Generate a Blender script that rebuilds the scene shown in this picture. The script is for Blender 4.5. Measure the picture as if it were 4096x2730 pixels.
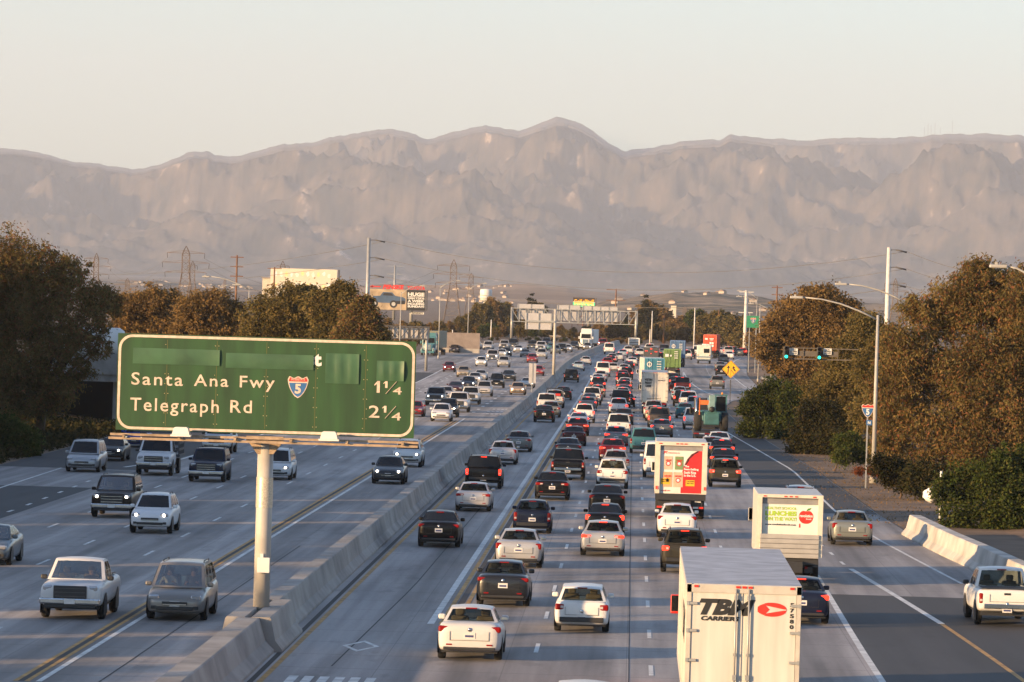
import bpy, bmesh, math, random
import numpy as np
from mathutils import Vector, Matrix, noise as mnoise
for o in list(bpy.data.objects): bpy.data.objects.remove(o)
SC = bpy.context.scene
COL = SC.collection
random.seed(7)
# ------------------------------------------------------------------ camera
# world: +Y runs along the freeway away from the camera, x to the right, camera 10.2 m above the road
F, CX, CY = 18452.0, 2048.0, 1365.0
RHO, PIT, YAW, HC = 0.0288, math.atan(146/18452), math.atan(496/18452), 10.2
FW = Vector((-math.sin(YAW)*math.cos(PIT), math.cos(YAW)*math.cos(PIT), -math.sin(PIT)))
R0 = Vector((math.cos(YAW), math.sin(YAW), 0)); U0 = R0.cross(FW)
RT = R0*math.cos(RHO)+U0*math.sin(RHO); UP = U0*math.cos(RHO)-R0*math.sin(RHO)
cam = bpy.data.cameras.new('camera'); camo = bpy.data.objects.new('camera', cam); COL.objects.link(camo)
m = Matrix.Identity(4)
for i in range(3):
    m[i][0], m[i][1], m[i][2] = RT[i], UP[i], -FW[i]
m.translation = (0, 0, HC); camo.matrix_world = m
cam.sensor_width = 36; cam.lens = 36*F/4096; cam.clip_start = 1; cam.clip_end = 90000
SC.camera = camo
# ------------------------------------------------------------------ light
HAZE = 3.7e-5
SUN_EL, SUN_FROM = math.radians(9.0), math.radians(53)
w = bpy.data.worlds.new('World'); SC.world = w; w.use_nodes = True
nt = w.node_tree; bg = nt.nodes['Background']
sky = nt.nodes.new('ShaderNodeTexSky'); sky.sky_type = 'NISHITA'; sky.sun_disc = False
sky.sun_elevation = SUN_EL; sky.sun_rotation = math.pi+SUN_FROM
sky.air_density = 1.0; sky.dust_density = 0.65; sky.ozone_density = 3.3
hs = nt.nodes.new('ShaderNodeHueSaturation'); hs.inputs['Saturation'].default_value = 0.87; nt.links.new(sky.outputs[0], hs.inputs['Color']); nt.links.new(hs.outputs[0], bg.inputs[0]); bg.inputs[1].default_value = 0.15
sl = bpy.data.lights.new('sun', 'SUN'); sl.energy = 5.0; sl.angle = math.radians(0.5); sl.color = (1.0, 0.64, 0.31)
so = bpy.data.objects.new('sun', sl); COL.objects.link(so)
sd = Vector((math.sin(SUN_FROM)*math.cos(SUN_EL), math.cos(SUN_FROM)*math.cos(SUN_EL), -math.sin(SUN_EL)))
so.rotation_euler = sd.to_track_quat('-Z', 'Y').to_euler(); so.location = (-60, -60, 60)
SC.view_settings.view_transform = 'Standard'; SC.view_settings.look = 'None'
SC.view_settings.exposure = 1.06; SC.view_settings.gamma = 1.0
cy = SC.cycles
cy.max_bounces = 6; cy.diffuse_bounces = 2; cy.glossy_bounces = 2; cy.transmission_bounces = 2
cy.volume_bounces = 1; cy.transparent_max_bounces = 12; cy.use_denoising = True
cy.sample_clamp_indirect = 4.0; cy.caustics_reflective = False; cy.caustics_refractive = False
# ------------------------------------------------------------------ the lie of the land
def elev(y):
    d = y-450.0
    if d <= 0: return 0.0
    if d < 200: return 0.0045*d*d/400
    if d < 1000: return 0.0045*(d-100)
    return 0.0045*900
def shift(y): return 0.0 if y < 650 else 5.4e-5*(y-650)**2
def rd(x, y, z=0.0): return (x+shift(y), y, elev(y)+z)
def at(dx, dy, Y):
    """point that stands Y metres up the freeway and shows at (dx,dy) of a 2353 px wide view"""
    d = FW*F+RT*(dx*1.7408-CX)-UP*(dy*1.7408-CY)
    return Vector((d.x*Y/d.y, Y, HC+d.z*Y/d.y))
def lerp(pts, y):
    if y <= pts[0][0]: return pts[0][1]
    for (a, b), (c, d) in zip(pts, pts[1:]):
        if y <= c: return b+(d-b)*(y-a)/(c-a)
    return pts[-1][1]
# ------------------------------------------------------------------ materials
MATS = {}
def pm(name, col, rough=0.6, metal=0.0, var=0.12, scale=3.0, emit=0.0, coat=0.0, objcol=False, bump=0.0, spec=0.5, stretch=None):
    if name in MATS: return MATS[name]
    mt = bpy.data.materials.new(name); mt.use_nodes = True; n = mt.node_tree; L = n.links
    b = n.nodes['Principled BSDF']; b.inputs['Roughness'].default_value = rough; b.inputs['Metallic'].default_value = metal
    b.inputs['Coat Weight'].default_value = coat; b.inputs['Coat Roughness'].default_value = 0.04
    b.inputs['Specular IOR Level'].default_value = spec
    tc = n.nodes.new('ShaderNodeTexCoord'); no = n.nodes.new('ShaderNodeTexNoise'); no.inputs['Scale'].default_value = scale
    no.inputs['Detail'].default_value = 4
    if stretch:
        mp = n.nodes.new('ShaderNodeMapping'); mp.inputs['Scale'].default_value = stretch; L.new(tc.outputs['Object'], mp.inputs[0]); L.new(mp.outputs[0], no.inputs['Vector'])
    else: L.new(tc.outputs['Object'], no.inputs['Vector'])
    mr = n.nodes.new('ShaderNodeMapRange'); mr.inputs[1].default_value = 0.3; mr.inputs[2].default_value = 0.7
    mr.inputs[3].default_value = 1-var; mr.inputs[4].default_value = 1+var
    L.new(no.outputs['Fac'], mr.inputs[0])
    mx = n.nodes.new('ShaderNodeVectorMath'); mx.operation = 'SCALE'
    if objcol:
        oi = n.nodes.new('ShaderNodeObjectInfo'); L.new(oi.outputs['Color'], mx.inputs[0])
    else: mx.inputs[0].default_value = tuple(v*(.25 if emit else 1) for v in col[:3])
    L.new(mr.outputs[0], mx.inputs['Scale']); L.new(mx.outputs[0], b.inputs['Base Color'])
    if emit:
        b.inputs['Emission Color'].default_value = (*col[:3], 1); b.inputs['Emission Strength'].default_value = emit
    if bump:
        bu = n.nodes.new('ShaderNodeBump'); bu.inputs['Strength'].default_value = bump; bu.inputs['Distance'].default_value = 0.05
        L.new(no.outputs['Fac'], bu.inputs['Height']); L.new(bu.outputs[0], b.inputs['Normal'])
    MATS[name] = mt; return mt
def leafmat(name, cols, trans=0.25):
    mt = bpy.data.materials.new(name); mt.use_nodes = True; n = mt.node_tree; L = n.links; n.nodes.clear()
    ge = n.nodes.new('ShaderNodeNewGeometry'); cr = n.nodes.new('ShaderNodeValToRGB'); cr.color_ramp.interpolation = 'LINEAR'
    el = cr.color_ramp.elements
    for i, c in enumerate(cols):
        p = i/(len(cols)-1)
        e = el[i] if i < 2 else el.new(p)
        e.position = p; e.color = (*c, 1)
    L.new(ge.outputs['Random Per Island'], cr.inputs[0])
    tc = n.nodes.new('ShaderNodeTexCoord'); no = n.nodes.new('ShaderNodeTexNoise'); no.inputs['Scale'].default_value = 0.35
    L.new(tc.outputs['Object'], no.inputs['Vector'])
    mr = n.nodes.new('ShaderNodeMapRange'); mr.inputs[1].default_value = 0.3; mr.inputs[2].default_value = 0.7; mr.inputs[3].default_value = 0.7; mr.inputs[4].default_value = 1.3
    L.new(no.outputs['Fac'], mr.inputs[0])
    mx = n.nodes.new('ShaderNodeVectorMath'); mx.operation = 'SCALE'; L.new(cr.outputs[0], mx.inputs[0]); L.new(mr.outputs[0], mx.inputs['Scale'])
    d = n.nodes.new('ShaderNodeBsdfDiffuse'); t = n.nodes.new('ShaderNodeBsdfTranslucent'); ms = n.nodes.new('ShaderNodeMixShader')
    ms.inputs[0].default_value = trans; out = n.nodes.new('ShaderNodeOutputMaterial')
    L.new(mx.outputs[0], d.inputs[0]); L.new(mx.outputs[0], t.inputs[0]); L.new(d.outputs[0], ms.inputs[1]); L.new(t.outputs[0], ms.inputs[2])
    L.new(ms.outputs[0], out.inputs[0]); MATS[name] = mt; return mt
PAINT = pm('car_paint', (1, 1, 1), 0.36, 0.0, 0.03, 0.7, coat=0.22, objcol=True, spec=0.15)
PAINTM = pm('metallic_paint', (1, 1, 1), 0.33, 0.35, 0.03, 0.7, coat=0.35, objcol=True)
LAMPC = pm('lamp_grey', (.33, .32, .30), .5)
GLASS = pm('tinted_glass', (0.008, 0.010, 0.013), 0.06, 0, 0.1, 1.0, spec=0.28)
TYRE = pm('tyre_rubber', (0.018, 0.018, 0.018), 0.85)
RIM = pm('wheel_alloy', (0.32, 0.32, 0.33), 0.35, 0.7)
TRIM = pm('black_trim', (0.02, 0.02, 0.022), 0.55)
CHROME = pm('chrome', (0.6, 0.6, 0.6), 0.18, 1.0)
PLATE = pm('plate_white', (0.62, 0.6, 0.58), 0.5)
PLATEB = pm('plate_digits', (0.05, 0.06, 0.16), 0.5)
TAIL = pm('tail_lens', (0.20, 0.006, 0.006), 0.3, spec=0.2)
TAILON = pm('tail_lens_lit', (1.0, 0.035, 0.015), 0.3, emit=1.7, spec=0.2)
LAMP = pm('headlamp_lens', (0.50, 0.50, 0.51), 0.08, 0.6)
LAMPON = pm('headlamp_lit', (1.0, 0.86, 0.66), 0.3, emit=7.0)
REVERSE = pm('reverse_lens', (.45, .40, .38), .2)
AMBER = pm('amber_lens', (0.8, 0.25, 0.02), 0.3)
SEAT = pm('seat_fabric', (0.22, 0.17, 0.12), 0.8)
DARKIN = pm('cabin_dark', (0.03, 0.03, 0.03), 0.8)
WHITE = pm('white_paint', (0.66, 0.65, 0.62), 0.5, var=0.06, scale=1.2)
STEEL = pm('galvanised_steel', (0.34, 0.34, 0.33), 0.45, 0.4)
DARKSTEEL = pm('dark_steel', (0.06, 0.06, 0.065), 0.6)
ALU = pm('sign_back_aluminium', (0.42, 0.41, 0.42), 0.5, 0.2, 0.08, 0.8)
WOOD = pm('pole_timber', (0.16, 0.075, 0.035), 0.85, var=0.3, scale=2)
RED = pm('red_paint', (0.55, 0.03, 0.02), 0.4)
BLACK = pm('black_ink', (0.015, 0.015, 0.016), 0.6)
GREEN = pm('green_ink', (0.24, 0.42, 0.07), 0.5)
CREAM = pm('sign_cream', (0.56, 0.45, 0.36), 0.5, var=0.18, scale=9)
YELLOW = pm('sign_yellow', (0.78, 0.40, 0.015), 0.5)
BLUE = pm('sign_blue', (0.03, 0.12, 0.30), 0.5)
WIRE = pm('wire', (0.14, 0.13, 0.12), 0.7)
BARK = pm('bark', (0.085, 0.055, 0.035), 0.9, var=0.35, scale=2.5)
cg = bpy.data.materials.new('clear_glass'); cg.use_nodes = True; n = cg.node_tree; n.nodes.clear()
a = n.nodes.new('ShaderNodeBsdfTransparent'); a.inputs[0].default_value = (0.42, 0.46, 0.44, 1)
g = n.nodes.new('ShaderNodeBsdfGlossy'); g.inputs['Roughness'].default_value = 0.04
fr = n.nodes.new('ShaderNodeFresnel'); fr.inputs[0].default_value = 1.5
ms = n.nodes.new('ShaderNodeMixShader'); ou = n.nodes.new('ShaderNodeOutputMaterial')
fm = n.nodes.new('ShaderNodeMath'); fm.operation = 'MULTIPLY'; fm.inputs[1].default_value = 0.35; n.links.new(fr.outputs[0], fm.inputs[0]); n.links.new(fm.outputs[0], ms.inputs[0]); n.links.new(a.outputs[0], ms.inputs[1]); n.links.new(g.outputs[0], ms.inputs[2]); n.links.new(ms.outputs[0], ou.inputs[0])
CLEAR = cg
# ------------------------------------------------------------------ building helpers
def put(o, label=None, cat=None, group=None, kind=None):
    if label: o['label'] = label
    if cat: o['category'] = cat
    if group: o['group'] = group
    if kind: o['kind'] = kind
    return o
def link(name, me, parent=None, loc=(0, 0, 0), rotz=0.0, color=None):
    o = bpy.data.objects.new(name, me); COL.objects.link(o); o.location = loc; o.rotation_euler = (0, 0, rotz)
    if parent is not None: o.parent = parent
    if color is not None: o.color = (*color[:3], 1)
    return o
def empty(name, loc, rotz=0.0):
    return link(name, None, None, loc, rotz)
class MB:
    def __init__(s): s.b = bmesh.new(); s.mi = 0
    def _fin(s, before):
        for f in s.b.faces:
            if f.index == -1 or f not in before: pass
    def quad(s, pts, mi=None):
        f = s.b.faces.new([s.b.verts.new(p) for p in pts]); f.material_index = s.mi if mi is None else mi; return f
    def poly(s, pts, mi=None): return s.quad(pts, mi)
    def box(s, c, d, bev=0.0, rot=None, mi=None):
        r = bmesh.ops.create_cube(s.b, size=1.0); vs = r['verts']
        M = Matrix.Diagonal((d[0], d[1], d[2], 1))
        bmesh.ops.transform(s.b, matrix=M, verts=vs)
        if bev:
            es = list({e for v in vs for e in v.link_edges})
            rb = bmesh.ops.bevel(s.b, geom=es, offset=bev, segments=2, affect='EDGES', profile=0.5, clamp_overlap=True)
            vs = list({v for f in rb['faces'] for v in f.verts} | {v for v in vs if v.is_valid})
        T = Matrix.Translation(c)
        if rot is not None: T = T @ rot
        bmesh.ops.transform(s.b, matrix=T, verts=vs)
        for f in {f for v in vs for f in v.link_faces}: f.material_index = s.mi if mi is None else mi
        return s
    def tube(s, pts, rad, seg=8, caps=True, mi=None, smooth=True):
        pts = [Vector(p) for p in pts]; rads = rad if isinstance(rad, (list, tuple)) else [rad]*len(pts)
        rings = []
        for i, p in enumerate(pts):
            t = (pts[min(i+1, len(pts)-1)]-pts[max(i-1, 0)]).normalized()
            u = t.cross(Vector((0, 0, 1)))
            if u.length < 1e-3: u = t.cross(Vector((0, 1, 0)))
            u.normalize(); v = t.cross(u)
            rings.append([s.b.verts.new(p+(u*math.cos(2*math.pi*k/seg)+v*math.sin(2*math.pi*k/seg))*rads[i]) for k in range(seg)])
        k0 = s.mi if mi is None else mi
        for a, b in zip(rings, rings[1:]):
            for k in range(seg):
                f = s.b.faces.new((a[k], a[(k+1) % seg], b[(k+1) % seg], b[k])); f.material_index = k0; f.smooth = smooth
        if caps:
            for r in (rings[0], rings[-1]):
                f = s.b.faces.new(r); f.material_index = k0
        return s
    def bar(s, a, b, w, h=None, mi=None):
        a, b = Vector(a), Vector(b); d = b-a; q = d.to_track_quat('Y', 'Z').to_matrix().to_4x4()
        return s.box((a+b)/2, (w, d.length, h or w), rot=q, mi=mi)
    def lathe(s, prof, c=(0, 0, 0), seg=20, mi=None):
        rings = [[s.b.verts.new((c[0]+r*math.cos(2*math.pi*k/seg), c[1]+r*math.sin(2*math.pi*k/seg), c[2]+z)) for k in range(seg)] for r, z in prof]
        for a, b in zip(rings, rings[1:]):
            for k in range(seg):
                f = s.b.faces.new((a[k], a[(k+1) % seg], b[(k+1) % seg], b[k])); f.smooth = True; f.material_index = s.mi if mi is None else mi
        for r in (rings[0], rings[-1]):
            f = s.b.faces.new(r); f.material_index = s.mi if mi is None else mi
        return s
    def disc(s, c, r, axis='y', seg=20, rz=None, mi=None, th=0.0):
        pts = []
        for k in range(seg):
            a = 2*math.pi*k/seg; p, q = r*math.cos(a), (rz or r)*math.sin(a)
            pts.append({'y': (c[0]+p, c[1], c[2]+q), 'x': (c[0], c[1]+p, c[2]+q), 'z': (c[0]+p, c[1]+q, c[2])}[axis])
        s.poly(pts, mi); return s
    def prism(s, outline, y0, y1, mi=None):
        """outline in (x,z), swept from y0 to y1"""
        a = [s.b.verts.new((x, y0, z)) for x, z in outline]; b = [s.b.verts.new((x, y1, z)) for x, z in outline]
        k0 = s.mi if mi is None else mi
        for k in range(len(a)):
            f = s.b.faces.new((a[k], a[(k+1) % len(a)], b[(k+1) % len(a)], b[k])); f.material_index = k0
        for r in (a, b[::-1]):
            f = s.b.faces.new(r); f.material_index = k0
        return s
    def mesh(s, name, mats):
        bmesh.ops.recalc_face_normals(s.b, faces=list(s.b.faces))
        me = bpy.data.meshes.new(name); s.b.to_mesh(me); s.b.free()
        for mt in (mats if isinstance(mats, (list, tuple)) else [mats]): me.materials.append(mt)
        return me
    def add(s, name, mats, parent=None, loc=(0, 0, 0), rotz=0.0, color=None):
        return link(name, s.mesh(name, mats), parent, loc, rotz, color)
def strip(mb, line, wid, z=0.0, mi=None, step=8.0, dash=None):
    """painted line: line = [(y,x),...] in freeway coordinates"""
    y0, y1 = line[0][0], line[-1][0]
    segs = []
    if dash:
        y = y0+dash[2] if len(dash) > 2 else y0
        while y < y1:
            segs.append((y, min(y+dash[0], y1))); y += dash[0]+dash[1]
    else: segs.append((y0, y1))
    for a, b in segs:
        n = max(1, int(math.ceil((b-a)/step)))
        ys = [a+(b-a)*i/n for i in range(n+1)]
        rows = []
        for y in ys:
            x = lerp(line, y); l = wid/2
            rows.append((mb.b.verts.new(rd(x-l, y, z)), mb.b.verts.new(rd(x+l, y, z))))
        for p, q in zip(rows, rows[1:]):
            f = mb.b.faces.new((p[0], p[1], q[1], q[0]))
            if mi is not None: f.material_index = mi
def sheet(mb, left, right, y0, y1, z=0.0, nx=6, step=10.0):
    n = int(math.ceil((y1-y0)/step)); rows = []
    for i in range(n+1):
        y = y0+(y1-y0)*i/n; l, r = lerp(left, y), lerp(right, y)
        rows.append([mb.b.verts.new(rd(l+(r-l)*k/nx, y, z)) for k in range(nx+1)])
    for p, q in zip(rows, rows[1:]):
        for k in range(nx): mb.b.faces.new((p[k], p[k+1], q[k+1], q[k]))
TCACHE = {}
def text_mesh(body, bold=0.0, shear=0.0, spacing=1.0):
    key = (body, bold, shear, spacing)
    if key not in TCACHE:
        cu = bpy.data.curves.new('lettering', 'FONT'); cu.body = body; cu.offset = bold; cu.shear = shear; cu.space_character = spacing
        cu.align_x = 'LEFT'; cu.resolution_u = 3; cu.extrude = 0.004; cu.size = 1.0
        to = bpy.data.objects.new('lettering', cu); COL.objects.link(to)
        dg = bpy.context.evaluated_depsgraph_get(); me = bpy.data.meshes.new_from_object(to.evaluated_get(dg))
        bpy.data.objects.remove(to); TCACHE[key] = me
    return TCACHE[key]
def text(body, box, y, mt, parent=None, bold=0.02, shear=0.0, spacing=1.0, name='lettering', side=None):
    """letters fitted into box = (x0, x1, z0, z1) on the plane y, facing -y"""
    me = text_mesh(body, bold, shear, spacing).copy(); me.materials.clear(); me.materials.append(mt)
    n = len(me.vertices); co = np.empty(n*3); me.vertices.foreach_get('co', co); co = co.reshape(-1, 3)
    lo, hi = co.min(0), co.max(0); x0, x1, z0, z1 = box
    out = np.empty_like(co)
    out[:, 0] = x0+(co[:, 0]-lo[0])/(hi[0]-lo[0])*(x1-x0); out[:, 2] = z0+(co[:, 1]-lo[1])/(hi[1]-lo[1])*(z1-z0)
    out[:, 1] = y-co[:, 2]
    if side: out = np.stack([out[:, 1], (x0+x1)-out[:, 0], out[:, 2]], 1)
    me.vertices.foreach_set('co', out.ravel()); me.update()
    return link(name, me, parent)
def bake(me, sub=1):
    o = bpy.data.objects.new('tmp', me); COL.objects.link(o); md = o.modifiers.new('s', 'SUBSURF'); md.levels = sub; md.render_levels = sub
    dg = bpy.context.evaluated_depsgraph_get(); r = bpy.data.meshes.new_from_object(o.evaluated_get(dg)); bpy.data.objects.remove(o)
    for p in r.polygons: p.use_smooth = True
    return r
# ------------------------------------------------------------------ cars
# lower body profile: (distance from rear as a share of length, bottom z, top z, half width share); cabin: base rear y, base front y, roof rear y, roof front y
KIND = {
 'sedan': dict(L=4.78, W=1.80, H=1.45, pro=[(0, .36, .88, .80), (.012, .30, 1.00, .93), (.06, .24, 1.07, .97), (.2, .20, 1.06, 1), (.48, .19, .97, 1), (.68, .19, .96, 1), (.84, .20, .88, .98), (.94, .22, .76, .93), (.985, .25, .66, .84), (1, .32, .58, .72)], cab=(.70, 3.42, 1.38, 2.55), bz=(1.05, .95), wr=.58, wb=.80, r=.325, ax=(.215, .80)),
 'oldsedan': dict(L=4.75, W=1.77, H=1.42, pro=[(0, .34, .86, .86), (.01, .28, .98, .95), (.05, .24, 1.01, .98), (.2, .20, 1.02, 1), (.48, .19, .95, 1), (.68, .19, .95, 1), (.84, .20, .88, .99), (.95, .22, .80, .96), (.99, .25, .70, .90), (1, .32, .62, .84)], cab=(.85, 3.35, 1.45, 2.45), bz=(1.0, .95), wr=.60, wb=.82, r=.31, ax=(.215, .81)),
 'coupe': dict(L=4.5, W=1.80, H=1.34, pro=[(0, .36, .84, .80), (.012, .30, .94, .93), (.06, .24, 1.0, .97), (.2, .20, 1.0, 1), (.48, .19, .92, 1), (.68, .19, .92, 1), (.84, .20, .84, .98), (.94, .22, .73, .92), (.985, .25, .62, .82), (1, .32, .54, .70)], cab=(.45, 3.1, 1.35, 2.15), bz=(.98, .92), wr=.54, wb=.79, r=.33, ax=(.215, .80)),
 'hatch': dict(L=4.2, W=1.74, H=1.50, pro=[(0, .36, .92, .82), (.012, .30, 1.02, .95), (.05, .24, 1.06, .98), (.2, .20, 1.04, 1), (.48, .19, .98, 1), (.72, .19, .98, 1), (.86, .20, .90, .97), (.95, .22, .78, .92), (.985, .25, .68, .83), (1, .32, .60, .72)], cab=(.12, 3.25, .55, 2.25), bz=(1.04, .97), wr=.59, wb=.82, r=.31, ax=(.19, .81)),
 'wagon': dict(L=4.75, W=1.76, H=1.47, pro=[(0, .36, .92, .86), (.012, .30, 1.0, .96), (.05, .24, 1.02, .99), (.2, .20, 1.0, 1), (.48, .19, .96, 1), (.68, .19, .96, 1), (.84, .20, .90, .99), (.95, .22, .82, .96), (.99, .25, .74, .9), (1, .32, .66, .84)], cab=(.10, 3.35, .45, 2.45), bz=(1.0, .95), wr=.63, wb=.83, r=.31, ax=(.2, .81)),
 'suv': dict(L=4.55, W=1.85, H=1.70, pro=[(0, .46, 1.0, .84), (.012, .40, 1.12, .95), (.05, .33, 1.16, .98), (.2, .28, 1.14, 1), (.48, .27, 1.10, 1), (.70, .27, 1.10, 1), (.85, .28, 1.02, .98), (.95, .30, .92, .93), (.985, .33, .80, .85), (1, .40, .70, .75)], cab=(.12, 3.35, .50, 2.4), bz=(1.14, 1.08), wr=.62, wb=.83, r=.36, ax=(.195, .80), rails=1),
 'bigsuv': dict(L=5.0, W=1.97, H=1.88, pro=[(0, .52, 1.1, .90), (.012, .46, 1.20, .97), (.05, .40, 1.24, .99), (.2, .36, 1.22, 1), (.48, .35, 1.20, 1), (.70, .35, 1.20, 1), (.85, .36, 1.17, .99), (.965, .38, 1.13, .96), (.992, .42, 1.05, .92), (1, .5, .96, .86)], cab=(.10, 3.55, .34, 2.75), bz=(1.22, 1.18), wr=.70, wb=.87, r=.39, ax=(.2, .80), rails=1),
 'minivan': dict(L=5.05, W=1.95, H=1.74, pro=[(0, .40, 1.0, .86), (.01, .34, 1.10, .96), (.05, .28, 1.12, .99), (.2, .23, 1.08, 1), (.48, .22, 1.04, 1), (.74, .22, 1.02, 1), (.88, .23, .92, .98), (.96, .25, .80, .92), (.988, .28, .70, .82), (1, .34, .62, .70)], cab=(.08, 4.05, .32, 2.95), bz=(1.1, 1.0), wr=.66, wb=.85, r=.34, ax=(.2, .80), rails=1),
 'van': dict(L=5.6, W=2.0, H=2.10, pro=[(0, .48, 1.1, .92), (.008, .42, 1.22, .98), (.04, .36, 1.24, .99), (.2, .33, 1.24, 1), (.48, .32, 1.22, 1), (.76, .32, 1.18, 1), (.88, .33, 1.10, .99), (.97, .36, 1.02, .96), (.99, .40, .92, .92), (1, .48, .84, .86)], cab=(.05, 4.75, .16, 4.05), bz=(1.22, 1.12), wr=.76, wb=.90, r=.36, ax=(.2, .82)),
 'pickup': dict(L=5.6, W=1.95, H=1.85, pro=[(0, .60, 1.0, .92), (.006, .54, 1.20, .98), (.03, .46, 1.22, .99), (.2, .42, 1.20, 1), (.40, .40, 1.20, 1), (.68, .40, 1.20, 1), (.85, .40, 1.17, .99), (.965, .42, 1.14, .96), (.992, .46, 1.07, .92), (1, .54, .99, .86)], cab=(1.95, 4.0, 2.15, 3.2), bz=(1.2, 1.18), wr=.68, wb=.87, r=.39, ax=(.2, .80), bed=1.85),
 'staketruck': dict(L=6.4, W=2.03, H=2.02, pro=[(0, .85, .95, .96), (.3, .80, 1.0, .5), (.48, .7, 1.1, .5), (.52, .55, 1.34, 1), (.6, .48, 1.34, 1), (.72, .48, 1.34, 1), (.86, .48, 1.28, .99), (.965, .5, 1.22, .96), (.99, .56, 1.08, .92), (1, .62, .98, .86)], cab=(3.3, 5.1, 3.42, 4.35), bz=(1.34, 1.30), wr=.72, wb=.88, r=.43, ax=(.2, .82), flat=1),
}
KIND['utility'] = dict(KIND['staketruck'])
COLS = {'white': (.58, .58, .585), 'silver': (.42, .42, .43), 'grey': (.16, .165, .17), 'charcoal': (.024, .025, .028), 'black': (.005, .005, .006), 'navy': (.010, .014, .034), 'blue': (.015, .06, .32), 'red': (.30, .02, .025), 'darkred': (.16, .012, .016), 'brightred': (.6, .03, .02), 'maroon': (.055, .010, .012), 'tan': (.30, .25, .19), 'gold': (.33, .24, .16), 'teal': (.05, .16, .19), 'slate': (.085, .10, .115), 'sage': (.20, .207, .19), 'plum': (.25, .235, .22), 'bronze': (.034, .031, .023), 'brown': (.10, .08, .065), 'paleblue': (.25, .32, .38), 'espresso': (.018, .011, .009)}
WORD = {'slate': 'blue grey', 'darkred': 'dark red', 'brightred': 'bright red', 'plum': 'mauve grey', 'paleblue': 'pale blue', 'espresso': 'dark brown', 'sage': 'greenish grey', 'bronze': 'dark bronze'}
KWORD = {'oldsedan': 'boxy sedan', 'hatch': 'hatchback', 'suv': 'crossover', 'bigsuv': 'large SUV', 'wagon': 'station wagon', 'pickup': 'pickup', 'staketruck': 'flatbed stake truck', 'utility': 'rack bodied work truck', 'coupe': 'low coupe'}
KCAT = {'oldsedan': 'car', 'sedan': 'car', 'hatch': 'car', 'coupe': 'car', 'wagon': 'car', 'suv': 'SUV', 'bigsuv': 'SUV', 'pickup': 'pickup truck', 'staketruck': 'truck', 'utility': 'truck'}
KNAME = {'oldsedan': 'sedan_car', 'sedan': 'sedan_car', 'hatch': 'hatchback_car', 'coupe': 'coupe_car', 'wagon': 'station_wagon', 'suv': 'crossover', 'bigsuv': 'large_suv', 'pickup': 'pickup_truck', 'van': 'cargo_van', 'minivan': 'minivan', 'staketruck': 'stake_truck', 'utility': 'work_truck'}
def loft_body(k):
    L, W = k['L'], k['W']; b = bmesh.new(); rings = []
    for t, zb, zt, ws in k['pro']:
        w = W/2*ws; y = -L/2+t*L; h = zt-zb
        half = [(.0, zb), (.55*w, zb), (.88*w, zb+.01), (.97*w, zb+.10*h), (.995*w, zb+.35*h), (1.0*w, zb+.60*h), (.985*w, zb+.80*h), (.93*w, zb+.94*h), (.80*w, zt), (.45*w, zt+.015), (0, zt+.02)]
        ring = [(x, y, z) for x, z in half]+[(-x, y, z) for x, z in half[-2:0:-1]]
        rings.append([b.verts.new(p) for p in ring])
    n = len(rings[0])
    for p, q in zip(rings, rings[1:]):
        for i in range(n): b.faces.new((p[i], p[(i+1) % n], q[(i+1) % n], q[i]))
    for r in (rings[0], rings[-1]): b.faces.new(r)
    bmesh.ops.recalc_face_normals(b, faces=list(b.faces))
    me = bpy.data.meshes.new('body'); b.to_mesh(me); b.free(); return bake(me, 1)
def cabin_fn(k):
    L, W, H = k['L'], k['W'], k['H']; yb0, yb1, yr0, yr1 = [v-L/2 for v in k['cab']]; zb0, zb1 = k['bz']
    wb, wr = W/2*k['wb']*1.06, W/2*k['wr']*1.12; zr = H-.05
    def front(u, t):
        w = wb+(wr-wb)*t; return Vector((u*w, yb1-.06+(yr1-yb1)*t+.18*(1-u*u), zb1+(zr-zb1)*t+.03*(1-u*u)*t))
    def rear(u, t):
        w = wb+(wr-wb)*t; return Vector((u*w, yb0+.06+(yr0-yb0)*t-.14*(1-u*u), zb0+(zr-.01-zb0)*t+.03*(1-u*u)*t))
    def side(sx, s, t):
        ya, yc = yb0+.06+(yr0-yb0)*t, yb1-.06+(yr1-yb1)*t; zl = zb0+(zb1-zb0)*s
        w = wb+(wr-wb)*t+.025*math.sin(math.pi*t)
        return Vector((sx*w, ya+(yc-ya)*s, zl+(zr-.01*(1-s)-zl)*t))
    def roof(u, v):
        a, c = rear(u, 1), front(u, 1); p = a.lerp(c, v); p.z += .045*math.sin(math.pi*v)*(1-.6*u*u); return p
    return front, rear, side, roof
UL = [-1, -.88, -.44, 0, .44, .88, 1]; TL = [0, .07, .5, .90, 1]
SW = {'sedan': [(.14, .50), (.54, .93)], 'oldsedan': [(.14, .50), (.54, .93)], 'coupe': [(.22, .92)], 'hatch': [(.08, .46), (.50, .92)], 'wagon': [(.05, .30), (.34, .62), (.66, .93)], 'suv': [(.05, .28), (.32, .60), (.64, .93)], 'bigsuv': [(.04, .30), (.34, .62), (.66, .94)], 'minivan': [(.04, .32), (.36, .64), (.68, .92)], 'van': [(.74, .95)], 'pickup': [(.06, .42), (.48, .94)], 'staketruck': [(.1, .92)], 'utility': [(.1, .92)]}
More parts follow.
